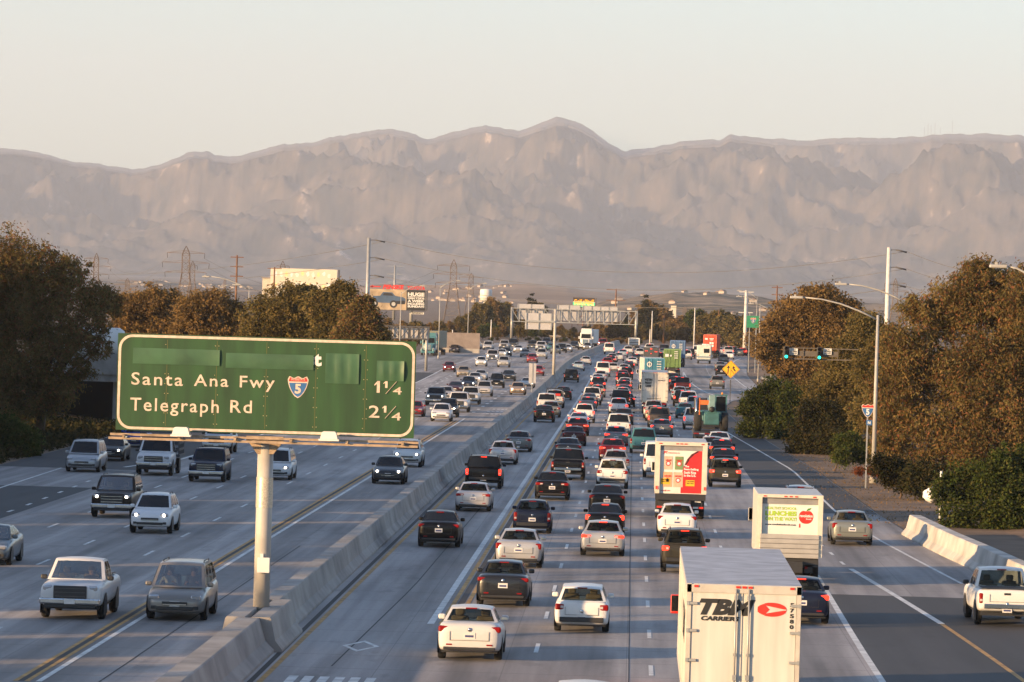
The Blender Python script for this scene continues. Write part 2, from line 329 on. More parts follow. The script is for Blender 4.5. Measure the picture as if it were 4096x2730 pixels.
def cabin_meshes(kn):
    k = KIND[kn]; front, rear, side, roof = cabin_fn(k); b = bmesh.new()
    vc = {}
    def V(p):
        q = (round(p.x, 4), round(p.y, 4), round(p.z, 4))
        if q not in vc: vc[q] = b.verts.new(p)
        return vc[q]
    def grid(fn, A, Bq, hole):
        for a0, a1 in zip(A, A[1:]):
            for b0, b1 in zip(Bq, Bq[1:]):
                if hole((a0+a1)/2, (b0+b1)/2): continue
                try: f = b.faces.new((V(fn(a0, b0)), V(fn(a1, b0)), V(fn(a1, b1)), V(fn(a0, b1)))); f.smooth = True
                except ValueError: pass
    win = lambda u, t: abs(u) < .88 and .07 < t < .90
    grid(front, UL, TL, win); grid(rear, UL, TL, win)
    sw = SW[kn]; S = sorted({0, 1} | {v for p in sw for v in p})
    for sx in (-1, 1): grid(lambda s, t: side(sx, s, t), S, TL, lambda s, t: .07 < t < .90 and any(p0 < s < p1 for p0, p1 in sw))
    grid(roof, UL, [0, .15, .5, .85, 1], lambda u, v: False)
    bmesh.ops.recalc_face_normals(b, faces=list(b.faces))
    me = bpy.data.meshes.new('cabin'); b.to_mesh(me); b.free()
    def pane(fns, name):
        g = bmesh.new()
        for fn, a0, a1 in fns:
            na = 4
            vs = [[g.verts.new(fn(a0+(a1-a0)*i/na, .06+.85*j/3)) for j in range(4)] for i in range(na+1)]
            for i in range(na):
                for j in range(3): f = g.faces.new((vs[i][j], vs[i+1][j], vs[i+1][j+1], vs[i][j+1])); f.smooth = True
        m_ = bpy.data.meshes.new(name); g.to_mesh(m_); g.free(); return m_
    ws = pane([(front, -.89, .89)], 'windscreen'); rw = pane([(rear, -.89, .89)], 'rear_window')
    sides = [pane([(lambda s, t, sx=sx: side(sx, s, t), p0, p1) for p0, p1 in sw], 'side_window') for sx in (-1, 1)]
    return me, ws, rw, sides
def wheel_meshes(r, w=.22):
    t = MB(); t.lathe([(r*.62, -w/2), (r*.93, -w/2), (r, -w/2+.04), (r, w/2-.04), (r*.93, w/2), (r*.62, w/2)], seg=22)
    tm = t.mesh('tyre', TYRE); tm.transform(Matrix.Rotation(math.pi/2, 4, 'Y'))
    q = MB(); q.lathe([(.02, w/2-.05), (r*.2, w/2-.03), (r*.5, w/2-.055), (r*.62, w/2-.02), (r*.64, w/2-.06), (r*.64, -w/2+.06), (r*.62, -w/2+.02), (r*.5, -w/2+.055), (.02, -w/2+.05)], seg=18)
    rm = q.mesh('rim', RIM); rm.transform(Matrix.Rotation(math.pi/2, 4, 'Y')); return tm, rm
PCACHE = {}
def car_parts(kn, d, lit, rack, sty=0):
    """[(name, mesh, material, loc, [(sub name, mesh, material, loc)])] with the car centred on the origin, nose towards +y"""
    key = (kn, d, lit, rack, sty)
    if key in PCACHE: return PCACHE[key]
    if ('base', kn) not in PCACHE:
        body = loft_body(KIND[kn]); PCACHE['base', kn] = (body, cabin_meshes(kn), wheel_meshes(KIND[kn]['r']))
    body, (cab, ws, rw, sides), (tm, rm) = PCACHE['base', kn]
    k = KIND[kn]; L, W, H, r = k['L'], k['W'], k['H'], k['r']; hw = W/2; P = []
    # body with cabin in one mesh
    bb = bmesh.new(); bb.from_mesh(body); bb.from_mesh(cab)
    bm_ = bpy.data.meshes.new('body'); bb.to_mesh(bm_); bb.free()
    P.append(('body', bm_, PAINT, (0, 0, 0), []))
    P.append(('windscreen', ws, GLASS, (0, 0, 0), [])); P.append(('rear_window', rw, GLASS, (0, 0, 0), []))
    for s_ in sides: P.append(('side_window', s_, GLASS, (0, 0, 0), []))
    for sx in (-1, 1):
        for ay in k['ax']:
            P.append(('wheel', tm, TYRE, (sx*(hw-.115), -L/2+ay*L, r), [('rim', rm, RIM, (0, 0, 0))]))
    a = MB()
    for sx in (-1, 1):
        for ay in k['ax']:
            y = -L/2+ay*L; R = r*1.17; pts = [(sx*(hw+.004), y+R*math.cos(t), r+R*math.sin(t)) for t in [math.pi*i/12 for i in range(13)]]
            a.poly(pts+[(sx*(hw+.004), y-R, .16), (sx*(hw+.004), y+R, .16)])
    a.box((0, 0, .30 if H < 1.6 else .42), (W*.86, L*.9, .16))
    P.append(('underbody', a.mesh('underbody', TRIM), TRIM, (0, 0, 0), []))
    front, rear, side, roof = cabin_fn(k); zt = k['pro'][2][2]; yr = -L/2; yf = L/2
    mirr = MB(); mirr.box((0, 0, 0), (.20, .13, .15), bev=.045); mm = mirr.mesh('door_mirror', PAINT)
    pm_ = side(1, .9, 0)
    for sx in (-1, 1): P.append(('door_mirror', mm, PAINT if kn not in ('pickup', 'staketruck', 'utility') else TRIM, (sx*(pm_.x+.13), pm_.y, pm_.z+.07), []))
    pl = MB(); pl.box((0, 0, 0), (.32, .012, .16)); pl.box((0, -.002, -.012), (.24, .012, .062), mi=1); pm2 = pl.mesh('number_plate', [PLATE, PLATEB])
    if d == 'a':
        tall = kn in ('suv', 'bigsuv', 'minivan', 'van', 'pickup', 'staketruck', 'utility', 'hatch', 'wagon')
        tw, th = (.15, .36) if kn in ('bigsuv', 'minivan', 'van', 'pickup') else (.22, .26) if tall else (.36, .17)
        if kn == 'oldsedan': tw, th = .42, .15
        if kn in ('sedan', 'coupe'): tw, th = ((.36, .17), (.25, .23), (.44, .14))[sty]
        if kn in ('suv', 'hatch', 'wagon'): tw, th = ((.22, .26), (.16, .40), (.30, .20))[sty]
        tz = zt-.10-th/2 if kn not in ('pickup',) else zt-.12-th/2
        if kn in ('staketruck', 'utility'): tz, tw, th = .86, .16, .12
        for sx in (-1, 1):
            q = MB(); q.box((0, 0, 0), (tw, .24, th), bev=.05); q.box((-sx*tw*.22 if tw > th else 0, -.112, 0 if tw > th else -th*.16), (tw*.32 if tw > th else tw*.6, .03, th*.42 if tw > th else th*.22), bev=.01, mi=1)
            P.append(('taillight', q.mesh('taillight', [TAIL, REVERSE]), TAILON if lit else TAIL, (sx*(hw*.965-tw/2), yr+.125 if kn not in ('sedan', 'coupe') else yr+.16, tz), []))
        q = MB(); q.box((0, 0, 0), (.32, .05, .035), bev=.01)
        tp = rear(0, .94); P.append(('brake_light', q.mesh('brake_light', TAIL), TAILON if lit else TAIL, (0, tp.y-.015, tp.z), []))
        pz = (.55 if kn in ('pickup', 'bigsuv') else .50 if kn in ('wagon',) else zt-.36 if not tall else zt-.42)
        P.append(('number_plate', pm2, PLATE, (0, yr-.005 if kn != 'coupe' else yr, pz), []))
        q = MB(); q.box((0, 0, 0), (W*.80, .05, .09 if not tall else .16), bev=.02)
        bz = k['pro'][0][1]-.01 if not tall else k['pro'][0][1]+.07
        P.append(('bumper', q.mesh('bumper', CHROME if kn in ('pickup', 'van') else TRIM), CHROME if kn in ('pickup', 'van') else TRIM, (0, yr+.03 if not tall else yr-.01, bz), []))
        q = MB(); q.box((0, 0, 0), (W*.60, .012, .010)); q.box((-W*.30, 0, .12), (.009, .012, .25)); q.box((W*.30, 0, .12), (.009, .012, .25)); P.append(('shut_line', q.mesh('shut_line', TRIM), TRIM, (0, yr-.004, k['pro'][0][1]+.22), []))
        if kn not in ('staketruck', 'utility', 'van'):
            q = MB(); q.lathe([(.002, -.006), (.055, -.006), (.055, .006), (.002, .012)], seg=14); em = q.mesh('emblem', CHROME); em.transform(Matrix.Rotation(math.pi/2, 4, 'X')); P.append(('emblem', em, CHROME, (0, yr-.006, pz+.17 if not tall else pz+.20), []))
            for sx in (-1, 1):
                q = MB(); q.box((0, 0, 0), (.16, .02, .04)); P.append(('reflector', q.mesh('reflector', TAIL), TAIL, (sx*hw*.62, yr+.012, k['pro'][0][1]+.10), []))
        if kn == 'van':
            q = MB(); q.box((0, 0, 0), (.02, .02, 1.5)); P.append(('door_seam', q.mesh('door_seam', TRIM), TRIM, (0, yr+.03, 1.1), []))
    else:
        nz = k['pro'][-2][2]; tallf = kn in ('pickup', 'bigsuv', 'van', 'staketruck', 'utility')
        hh = .20 if tallf else .16; hl = .34 if not tallf else .30
        hz = nz+.02-hh/2 if tallf else nz+.03; hy = yf-.12 if tallf else yf-.20
        for sx in (-1, 1):
            q = MB(); q.box((0, 0, 0), (hl, .26 if not tallf else .2, hh), bev=.05)
            lamp = q.mesh('headlight', LAMP)
            sub = []
            if lit:
                e = MB(); e.lathe([(.002, -.02), (.062, -.015), (.062, .0), (.002, .012)], seg=12); em = e.mesh('bulb', LAMPON); em.transform(Matrix.Rotation(math.pi/2, 4, 'X'))
                sub = [('bulb', em, LAMPON, (-sx*.02, .135 if not tallf else .105, 0))]
            P.append(('headlight', lamp, LAMP, (sx*(hw*.86-hl/2), hy, hz), sub))
        gw = W*(.52 if tallf else .42); gh = .42 if tallf else .11
        q = MB(); q.box((0, 0, 0), (gw, .05, gh), bev=.02)
        for i in range(3 if tallf else 1): q.box((0, .03, -gh*.3+i*gh*.3), (gw*.94, .02, .025), mi=1)
        P.append(('grille', q.mesh('grille', [TRIM, CHROME if kn != 'pickup' else DARKSTEEL]), None, (0, yf+.012, nz-(.09+gh/2 if not tallf else .05+gh/3)), []))
        q = MB(); q.box((0, 0, 0), (W*.62, .05, .11), bev=.02); zi = k['pro'][-1][1]+.06
        for sx in (-1, 1):
            q2 = MB(); q2.box((0, 0, 0), (.24, .08, .11), bev=.02); P.append(('fog_lamp_recess', q2.mesh('fog_lamp_recess', TRIM), TRIM, (sx*hw*.66, yf-.055, zi+.02), []))
        P.append(('lower_intake', q.mesh('lower_intake', TRIM), TRIM, (0, yf-.015, zi), []))
        if tallf:
            q = MB(); q.box((0, 0, 0), (W*.96, .16, .20), bev=.05); P.append(('bumper', q.mesh('bumper', CHROME), CHROME, (0, yf+.02, zi+.0), []))
            q = MB(); q.box((0, 0, 0), (W*.80, .10, .14), bev=.03); P.append(('valance', q.mesh('valance', TRIM), TRIM, (0, yf-.01, zi-.15), []))
        P.append(('number_plate', pm2, PLATE, (0, yf+.012+(.1 if tallf else 0), zi+.14 if not tallf else zi+.0), []))
    if k.get('rails') or rack:
        for sx in (-1, 1):
            q = MB(); a0, a1 = side(sx, .08, 1), side(sx, .85, 1)
            q.tube([a0+Vector((-sx*.06, .1, .0)), a0+Vector((-sx*.06, .2, .07)), a1+Vector((-sx*.06, -.2, .07)), a1+Vector((-sx*.06, -.1, 0))], .018, 6)
            P.append(('roof_rail', q.mesh('roof_rail', TRIM), TRIM, (0, 0, 0), []))
    if rack and kn != 'pickup':
        q = MB()
        for i in range(5): q.bar((-W*.33, -.9+i*.4-.2, H+.10), (W*.33, -.9+i*.4-.2, H+.10), .03)
        for sx in (-1, 1): q.bar((sx*W*.33, -1.15, H+.10), (sx*W*.33, .6, H+.10), .03); q.bar((sx*W*.33, -1.15, H+.18), (sx*W*.33, .6, H+.18), .03)
        P.append(('roof_rack', q.mesh('roof_rack', TRIM), TRIM, (0, 0, 0), []))
    if k.get('bed'):
        q = MB(); q.poly([(-hw*.84, yr+.1, 1.243), (hw*.84, yr+.1, 1.243), (hw*.84, yr+k['bed'], 1.243), (-hw*.84, yr+k['bed'], 1.243)])
        P.append(('bed', q.mesh('bed', DARKIN), DARKIN, (0, 0, 0), []))  # flat dark sheet on the solid body, painting the shade of an open bed
        q = MB(); q.box((0, 0, 0), (.22, .02, .07)); P.append(('tailgate_handle', q.mesh('tailgate_handle', TRIM), TRIM, (0, yr+.012, 1.08), []))
        if rack:
            q = MB()
            for sx in (-1, 1):
                for yy in (.15, 1.8): q.bar((sx*hw*.86, yr+yy, 1.2), (sx*hw*.80, yr+yy, 2.0), .05)
                q.bar((sx*hw*.8, yr+.15, 2.0), (sx*hw*.8, yr+1.8, 2.0), .05)
            for yy in (.15, 1.8): q.bar((-hw*.8, yr+yy, 2.0), (hw*.8, yr+yy, 2.0), .05)
            q.box((0, yr+.3, 1.38), (W*.62, .1, .22), mi=1)
            P.append(('ladder_rack', q.mesh('ladder_rack', [TRIM, RED]), None, (0, 0, 0), []))
    if k.get('flat'):
        q = MB(); q.box((0, yr+1.45, 1.05), (2.3, 3.1, .14)); P.append(('flat_bed', q.mesh('flat_bed', DARKSTEEL), DARKSTEEL, (0, 0, 0), []))
        q = MB()
        for sx in (-1, 1):
            for i in range(5): q.box((sx*1.1, yr+.1+i*.72, 1.75), (.06, .08, 1.3))
            for z in (1.4, 1.75, 2.1): q.box((sx*1.1, yr+1.5, z), (.04, 3.0, .14))
        for z in (1.4, 1.75, 2.1, 2.4): q.box((0, yr+3.02, z), (2.1, .05, .2))
        if kn == 'utility':
            for sx in (-1, 1): q.box((sx*1.0, yr+1.5, 2.5), (.08, 4.2, .08))
            for yy in (0.1, 1.6, 3.1): q.box((0, yr+yy, 2.5), (2.1, .08, .08)); q.box((-1.0, yr+yy, 1.8), (.08, .08, 1.4)); q.box((1.0, yr+yy, 1.8), (.08, .08, 1.4))
        P.append(('stake_side', q.mesh('stake_side', DARKSTEEL if kn == 'staketruck' else WHITE), DARKSTEEL if kn == 'staketruck' else WHITE, (0, 0, 0), []))
    PCACHE[key] = P; return P
def setmat(o, mt):
    if mt is None: return
    o.material_slots[0].link = 'OBJECT'; o.material_slots[0].material = mt
def one_mesh(kn, d, lit, rack, sty=0):
    """the whole car as one mesh with its materials, for cars too small to show their parts"""
    key = ('one', kn, d, lit, rack, sty)
    if key in PCACHE: return PCACHE[key]
    mats = []; bm_ = bmesh.new()
    def take(me, mt, loc):
        n0 = len(bm_.faces); n1 = len(bm_.verts); bm_.from_mesh(me); bm_.verts.ensure_lookup_table(); bm_.faces.ensure_lookup_table()
        bmesh.ops.translate(bm_, vec=loc, verts=bm_.verts[n1:])
        own = list(me.materials)
        for f in bm_.faces[n0:]:
            q = mt if mt is not None and f.material_index == 0 else own[f.material_index]
            if q not in mats: mats.append(q)
            f.material_index = mats.index(q)
    for nme, me, mt, loc, subs in car_parts(kn, d, lit, rack, sty):
        take(me, mt, loc)
        for s_ in subs: take(s_[1], s_[2], Vector(loc)+Vector(s_[3]))
    me = bpy.data.meshes.new(KNAME[kn]); bm_.to_mesh(me); bm_.free()
    for q in mats: me.materials.append(q)
    PCACHE[key] = me; return me
def build_car(kn, d, col, x, y, lit=False, rack=False, near=False, turn=0.0, single=False):
    k = KIND[kn]; c = COLS[col]; f_ = random.uniform(.86, 1.1); c = tuple(v*f_*random.uniform(.985, 1.015) for v in c)
    sty = int(y*7) % 3; met = col in ('silver', 'grey', 'gold', 'tan', 'plum', 'slate', 'sage', 'paleblue', 'charcoal')
    loc = (x, y+k['L']/2, elev(y+2)+.004); rz = turn+(math.pi if d == 't' else 0)
    slope = (elev(y+6)-elev(y))/6
    if single:
        o = link(KNAME[kn], one_mesh(kn, d, lit, rack, sty), None, loc, rz, c)
    else:
        o = empty(KNAME[kn], loc, rz)
        for nme, me, mt, l, subs in car_parts(kn, d, lit, rack, sty):
            if not me.materials: me.materials.append(mt)
            p = link(nme, me, o, l, 0, c)
            clear = near and nme in ('windscreen', 'rear_window', 'side_window') and not (kn == 'bigsuv' and nme != 'windscreen') and not (col == 'black' and d == 'a')
            setmat(p, CLEAR if clear else PAINTM if mt is PAINT and met else mt)
            if y < 330 or nme == 'headlight':
                for sn, sm, smt, sl_ in subs:
                    q = link(sn, sm, p, sl_, 0); setmat(q, smt)
        if near:
            q = MB(); W = k['W']; ys = k['cab'][3]-k['L']/2-.05; zs = .55 if k['H'] < 1.6 else .8
            for sx in (-1, 1):
                q.box((sx*W*.20, ys, zs+.25), (.5, .16, .62), bev=.06, rot=Matrix.Rotation(-.15, 4, 'X')); q.box((sx*W*.20, ys-.08, zs+.66), (.25, .12, .2), bev=.05)
                q.box((sx*W*.20, ys-1.0, zs+.22), (.55, .16, .55), bev=.06)
            q.box((0, k['cab'][1]-k['L']/2-.35, k['bz'][1]-.08), (W*.7, .5, .12), mi=1); q.box((0, 0, zs-.25), (W*.8, k['L']*.5, .06), mi=1)
            q.add('seat_row', [SEAT if col in ('white', 'sage', 'espresso') else DARKIN, DARKIN], o)
    sz = random.uniform(.96, 1.04); o.scale = (random.uniform(.97, 1.03), random.uniform(.96, 1.03), sz)
    o.rotation_euler = (slope if d == 'a' else -slope, 0, rz)
    return o
# ------------------------------------------------------------------ ground and road
YS = [-120, -40, 40]+list(range(90, 1400, 10))+[1400, 1600, 2000, 2600, 3200, 4000, 5000, 6000, 7000, 8500, 10000, 12000, 14000, 16000, 18500]
XS = [-9000, -4000, -2000, -900, -400, -200, -120, -80, -60, -50, -44, -40, -36, -20, 0, 9, 14, 18, 22, 30, 40, 60, 90, 150, 300, 700, 1600, 3500, 8000]
def gz(x, y):
    z = elev(y)-.03
    if y > 3000: z += .0052*(y-3000)
    if y < 900:
        f = min(1, max(0, (900-y)/100))
        if x < -40: z += f*min(3.0, (-40-x)*.12)
        if x > 18: z += f*min(2.0, (x-18)*.08)
    return z
b = bmesh.new(); rows = []
for y in YS:
    rows.append([b.verts.new((x+(shift(y) if 90 <= y <= 1400 else shift(min(max(y, 90), 1400))), y, gz(x, y))) for x in XS])
for p, q in zip(rows, rows[1:]):
    for k in range(len(XS)-1): b.faces.new((p[k], p[k+1], q[k+1], q[k]))
me = bpy.data.meshes.new('ground'); b.to_mesh(me); b.free()
gm = pm('dirt_and_litter', (.155, .098, .060), .95, var=.35, scale=.35, bump=.4)
me.materials.append(gm); put(link('ground', me), kind='structure')
def roadmat(name, base, dark, joints=True, blotch=.18):
    mt = bpy.data.materials.new(name); mt.use_nodes = True; n = mt.node_tree; L = n.links; bs = n.nodes['Principled BSDF']; bs.inputs['Roughness'].default_value = .78
    tc = n.nodes.new('ShaderNodeTexCoord')
    def nz(sx, sy, det=4):
        mp = n.nodes.new('ShaderNodeMapping'); mp.inputs['Scale'].default_value = (sx, sy, 1); L.new(tc.outputs['Object'], mp.inputs[0])
        t = n.nodes.new('ShaderNodeTexNoise'); t.inputs['Scale'].default_value = 1; t.inputs['Detail'].default_value = det; L.new(mp.outputs[0], t.inputs['Vector']); return t.outputs['Fac']
    def rng(s, a, c, lo, hi):
        r = n.nodes.new('ShaderNodeMapRange'); r.inputs[1].default_value = a; r.inputs[2].default_value = c; r.inputs[3].default_value = lo; r.inputs[4].default_value = hi; L.new(s, r.inputs[0]); return r.outputs[0]
    def mul(p, q):
        r = n.nodes.new('ShaderNodeMath'); r.operation = 'MULTIPLY'
        for i, v in enumerate((p, q)):
            if isinstance(v, float): r.inputs[i].default_value = v
            else: L.new(v, r.inputs[i])
        return r.outputs[0]
    v = mul(rng(nz(1.6, .035), .3, .7, 1-blotch, 1+blotch), rng(nz(.25, .012, 2), .35, .65, 1-blotch, 1+blotch))
    v = mul(v, rng(nz(.5, .07, 5), .48, .72, 1.0, .70))
    v = mul(v, rng(nz(9, 9, 3), .3, .7, .93, 1.07))
    v = mul(v, rng(nz(.9, .22, 3), .60, .68, 1.0, .82))
    if joints:
        sx = n.nodes.new('ShaderNodeSeparateXYZ'); L.new(tc.outputs['Object'], sx.inputs[0]); ma = n.nodes.new('ShaderNodeMath'); ma.operation = 'MULTIPLY_ADD'; L.new(sx.outputs[0], ma.inputs[0]); ma.inputs[1].default_value = 2*math.pi/3.42; ma.inputs[2].default_value = 2*math.pi*1.02/3.42
        co_ = n.nodes.new('ShaderNodeMath'); co_.operation = 'COSINE'; L.new(ma.outputs[0], co_.inputs[0]); v = mul(v, rng(co_.outputs[0], .2, 1, 1.03, .84))
    if joints:
        sep = n.nodes.new('ShaderNodeSeparateXYZ'); L.new(tc.outputs['Object'], sep.inputs[0])
        def line(out, per, off, wid, depth):
            a = n.nodes.new('ShaderNodeMath'); a.operation = 'ADD'; L.new(out, a.inputs[0]); a.inputs[1].default_value = off
            mo = n.nodes.new('ShaderNodeMath'); mo.operation = 'FLOORED_MODULO'; L.new(a.outputs[0], mo.inputs[0]); mo.inputs[1].default_value = per
            lt = n.nodes.new('ShaderNodeMath'); lt.operation = 'LESS_THAN'; L.new(mo.outputs[0], lt.inputs[0]); lt.inputs[1].default_value = wid
            return rng(lt.outputs[0], 0, 1, 1.0, depth)
        v = mul(v, line(sep.outputs[0], 3.45, .02, .03, .72)); v = mul(v, line(sep.outputs[1], 4.9, 0, .12, .72))
    sc = n.nodes.new('ShaderNodeVectorMath'); sc.operation = 'SCALE'; sc.inputs[0].default_value = base; L.new(v, sc.inputs['Scale']); L.new(sc.outputs[0], bs.inputs['Base Color'])
    MATS[name] = mt; return mt
CONC = roadmat('freeway_concrete', (.272, .252, .243), None, True, .30)
ASPH = roadmat('asphalt', (.036, .036, .038), None, False, .15)
LEFTE = [(90, -38), (240, -36.5), (300, -37), (700, -39), (780, -40), (900, -36), (1250, -34)]
RIGHTE = [(90, 24), (150, 18.5), (165, 17.0), (176, 14.75), (190, 14.2), (214, 13.1), (240, 12.6), (300, 11.9), (350, 10.9), (420, 9.6), (480, 9.2), (520, 11.0), (560, 16), (600, 16.2), (694, 16.7), (740, 17.4), (794, 18.2), (860, 18.5), (1250, 18)]
r = MB(); sheet(r, LEFTE, RIGHTE, 60, 1015, 0.0, 10); put(r.add('freeway', CONC), kind='structure')
r = MB()
sheet(r, LEFTE, [(60, -28.1), (240, -28.1)], 60, 240, .004, 3)
sheet(r, [(266, -36.8), (300, -36.9), (640, -38.6)], [(266, -28.5), (330, -27.7), (575, -27.15), (640, -27.6)], 266, 640, .004, 3)
sheet(r, [(60, 7.2), (168, 7.2)], [(60, 22), (90, 24), (150, 18.4), (165, 16.9), (168, 16.4)], 60, 168, .004, 3)
sheet(r, [(236, 7.25), (300, 7.2), (480, 7.05)], [(236, 12.6), (300, 11.85), (350, 10.85), (420, 9.55), (480, 9.15)], 236, 480, .004, 3)
put(r.add('asphalt_shoulder', ASPH), kind='structure')
# ramp road running on behind the bushes
r = MB(); sheet(r, [(250, 24), (330, 19), (450, 14), (520, 11.3), (560, 14)], [(250, 33), (330, 27), (450, 20), (520, 16), (560, 16)], 250, 556, -.01, 3); put(r.add('ramp_road', ASPH), kind='structure')
WP = pm('road_paint_white', (.60, .60, .58), .7, var=.25, scale=1.6); YP = pm('road_paint_yellow', (.42, .23, .055), .7, var=.3, scale=1.6)
r = MB(); D = (3.66, 10.97); Z = .008
strip(r, [(120, -15.33), (190, -15.28), (330, -15.03), (407, -14.92)], .16, Z)
strip(r, [(700, -14.7), (1000, -14.4)], .16, Z)
strip(r, [(146, -6.25), (500, -6.12), (705, -6.0), (1000, -6.0)], .22, Z)
strip(r, [(60, -2.62), (140, -2.68), (1005, -2.72)], .13, Z, dash=(*D, 2.2)); strip(r, [(60, .75), (200, .63), (430, .40), (1005, .42)], .13, Z, dash=(*D, 9.6))
strip(r, [(60, 3.95), (240, 3.9), (380, 3.68), (1005, 3.5)], .13, Z, dash=(*D, 5))
strip(r, [(90, -4.4), (144, -4.35)], .16, Z, dash=(2.2, 12, 46))
strip(r, [(60, 7.1), (143, 7.13), (180, 7.3)], .20, Z); strip(r, [(153.5, 10.42), (169, 9.67), (185, 8.86)], .22, Z)
strip(r, [(188, 8.73), (250, 7.5)], .13, Z, dash=(2.2, 5.0))
strip(r, [(177, 12.74), (192.6, 12.02), (212, 11.17), (238, 10.54), (299, 10.36), (352, 8.87), (390, 7.75)], .14, Z)
strip(r, [(524, 11.12), (541, 9.78), (567, 8.6), (605, 7.77), (640, 7.46), (700, 7.2)], .22, Z); strip(r, [(615, 6.82), (658, 6.9), (700, 7.15)], .15, Z)
strip(r, [(560, 15.6), (607, 14.5), (673, 14.25), (740, 14.5), (788, 15.3), (831, 16.2), (862, 17.2)], .22, Z)
strip(r, [(574, 12.0), (592, 11.6), (666, 10.95), (730, 10.95), (900, 11.4)], .14, Z, dash=(3, 6))
strip(r, [(700, 7.1), (900, 7.1)], .14, Z, dash=(2, 5))
for x, off in ((-18.87, 1.5), (-22.0, 8), (-25.1, 6)): strip(r, [(90, x-.08), (300, x), (1005, x+.1)], .13, Z, dash=(*D, off))
strip(r, [(430, -15.0), (700, -14.9)], .3, Z, dash=(3.66, 9.2)); strip(r, [(520, -24.2), (640, -24.7)], .3, Z, dash=(4, 12))
strip(r, [(60, -28.3), (215, -28.64), (252, -29.4)], .16, Z, dash=(2.0, 5.2)); strip(r, [(60, -29), (160, -31.3), (236, -32.5), (266, -33.0)], .15, Z)
strip(r, [(270, -29.8), (286, -28.0), (330, -27.6), (575, -27.12), (665, -27.85), (718, -28.06), (790, -27.7), (833, -27)], .22, Z)
strip(r, [(735, -34.8), (790, -33.0), (850, -28.6)], .2, Z)
def diamond(cx, y, w, l):
    pts = [(cx-w/2, y), (cx, y-l/2), (cx+w/2, y), (cx, y+l/2)]; t = .15
    for i in range(4):
        p, q = pts[i], pts[(i+1) % 4]; s_ = 1-t*2/w; pi = (cx+(p[0]-cx)*s_, y+(p[1]-y)*s_); qi = (cx+(q[0]-cx)*s_, y+(q[1]-y)*s_)
        r.poly([rd(*p, Z), rd(*q, Z), rd(*qi, Z), rd(*pi, Z)])
diamond(-7.85, 135.8, 1.1, 4.4)
for (x0, y0, n_, dy) in ((-13.7, 426, 5, 0), (-13.9, 436, 6, 0), (-13.7, 446, 5, 0), (-13.4, 622, 5, 0), (-13.4, 650, 6, 0), (-9.1, 122, 6, 0)):
    for i in range(n_): r.poly([rd(x0+i*.42, y0, Z), rd(x0+i*.42+.26, y0, Z), rd(x0+i*.42+.26, y0+2.4, Z), rd(x0+i*.42, y0+2.4, Z)])
put(r.add('white_lane_markings', WP), kind='structure')
r = MB()
for x in (-15.64, -15.94): strip(r, [(120, x), (190, x+.05), (330, x+.3), (400, x+.42)], .13, Z); strip(r, [(700, x+.95), (1000, x+1.2)], .13, Z)
strip(r, [(90, -12.17), (260, -12.0), (1005, -11.62)], .16, Z); strip(r, [(90, -9.72), (450, -9.72), (1005, -9.72)], .16, Z)
for x in (-5.92, -5.45): strip(r, [(146, x), (500, x+.1), (705, x+.15), (1000, x+.15)], .15, Z)
strip(r, [(60, 13.6), (130, 11.22), (141, 10.88), (153.4, 10.42)], .16, Z)
put(r.add('yellow_lane_markings', YP), kind='structure')
r = MB(); strip(r, [(146, -5.68), (500, -5.58), (1000, -5.52)], .22, .005); strip(r, [(120, -15.8), (190, -15.74), (400, -15.4)], .17, .005)
strip(r, [(90, -9.95), (150, -9.98), (300, -9.98)], .16, .005); strip(r, [(125, .07), (167, .03), (264, -.04), (420, -.1)], .03, .005)
strip(r, [(120, -13.8), (190, -13.6)], .05, .005); strip(r, [(128, -8.2), (165, -7.7), (240, -7.5)], .05, .005)
put(r.add('tar_seams', pm('tar', (.03, .03, .032), .8)), kind='structure')
# ------------------------------------------------------------------ concrete barriers
BCONC = pm('barrier_concrete', (.285, .265, .245), .85, var=.30, scale=1.0, bump=.2, stretch=(1.0, .5, .6))
def barrier(name, line, y0, y1, prof, step=6.0, joint=None):
    """profile [(offset, height)...] swept along line"""
    mb = MB(); y = y0; rows = []
    while True:
        x = lerp(line, y); rows.append([mb.b.verts.new(rd(x+o, y, z)) for o, z in prof])
        if y >= y1: break
        y = min(y+step, y1)
    for p, q in zip(rows, rows[1:]):
        for k in range(len(prof)-1): mb.b.faces.new((p[k], p[k+1], q[k+1], q[k]))
    for rr in (rows[0], rows[-1]): mb.b.faces.new(rr)
    return mb
NJ = [(-.62, 0), (-.62, .08), (-.42, .33), (-.27, .95), (-.24, .98), (.24, .98), (.27, .95), (.42, .33), (.62, .08), (.62, 0)]
PY = 137.0
mb = barrier('median', [(0, -10.92)], 85, PY-4.6, [(o*1.25, z) for o, z in NJ])
o = mb.add('median_barrier', BCONC); put(o, 'long grey concrete median barrier dividing the two directions of the freeway', 'barrier')
mb = barrier('median', [(0, -10.92)], PY+3.6, 1010, NJ); link('barrier_run', mb.mesh('barrier_run', BCONC), o)
mb = MB()
for sgn, nm in ((1, 0), (-1, 1)):
    mb.prism([(sgn*.10, 0), (sgn*1.0, 0), (sgn*1.0, .08), (sgn*.80, .33), (sgn*.66, .95), (sgn*.62, 1.0), (sgn*.10, 1.0)], PY-4.6, PY+3.6)
mb.box((0, PY-.5, .42), (1.1, 8.1, .84)); mb.b.verts.ensure_lookup_table()
bmesh.ops.translate(mb.b, vec=(-10.92, 0, 0), verts=list(mb.b.verts)); link('post_pedestal', mb.mesh('post_pedestal', BCONC), o)
KR = pm('white_barrier_concrete', (.42, .395, .36), .85, var=.28, scale=.7)
mb = barrier('k', [(90, 24), (140, 17.6), (165, 15.9), (174, 15.05), (188, 14.42), (200, 13.8), (215.5, 13.25)], 90, 215.5, [(o, z*.95) for o, z in NJ], 4)
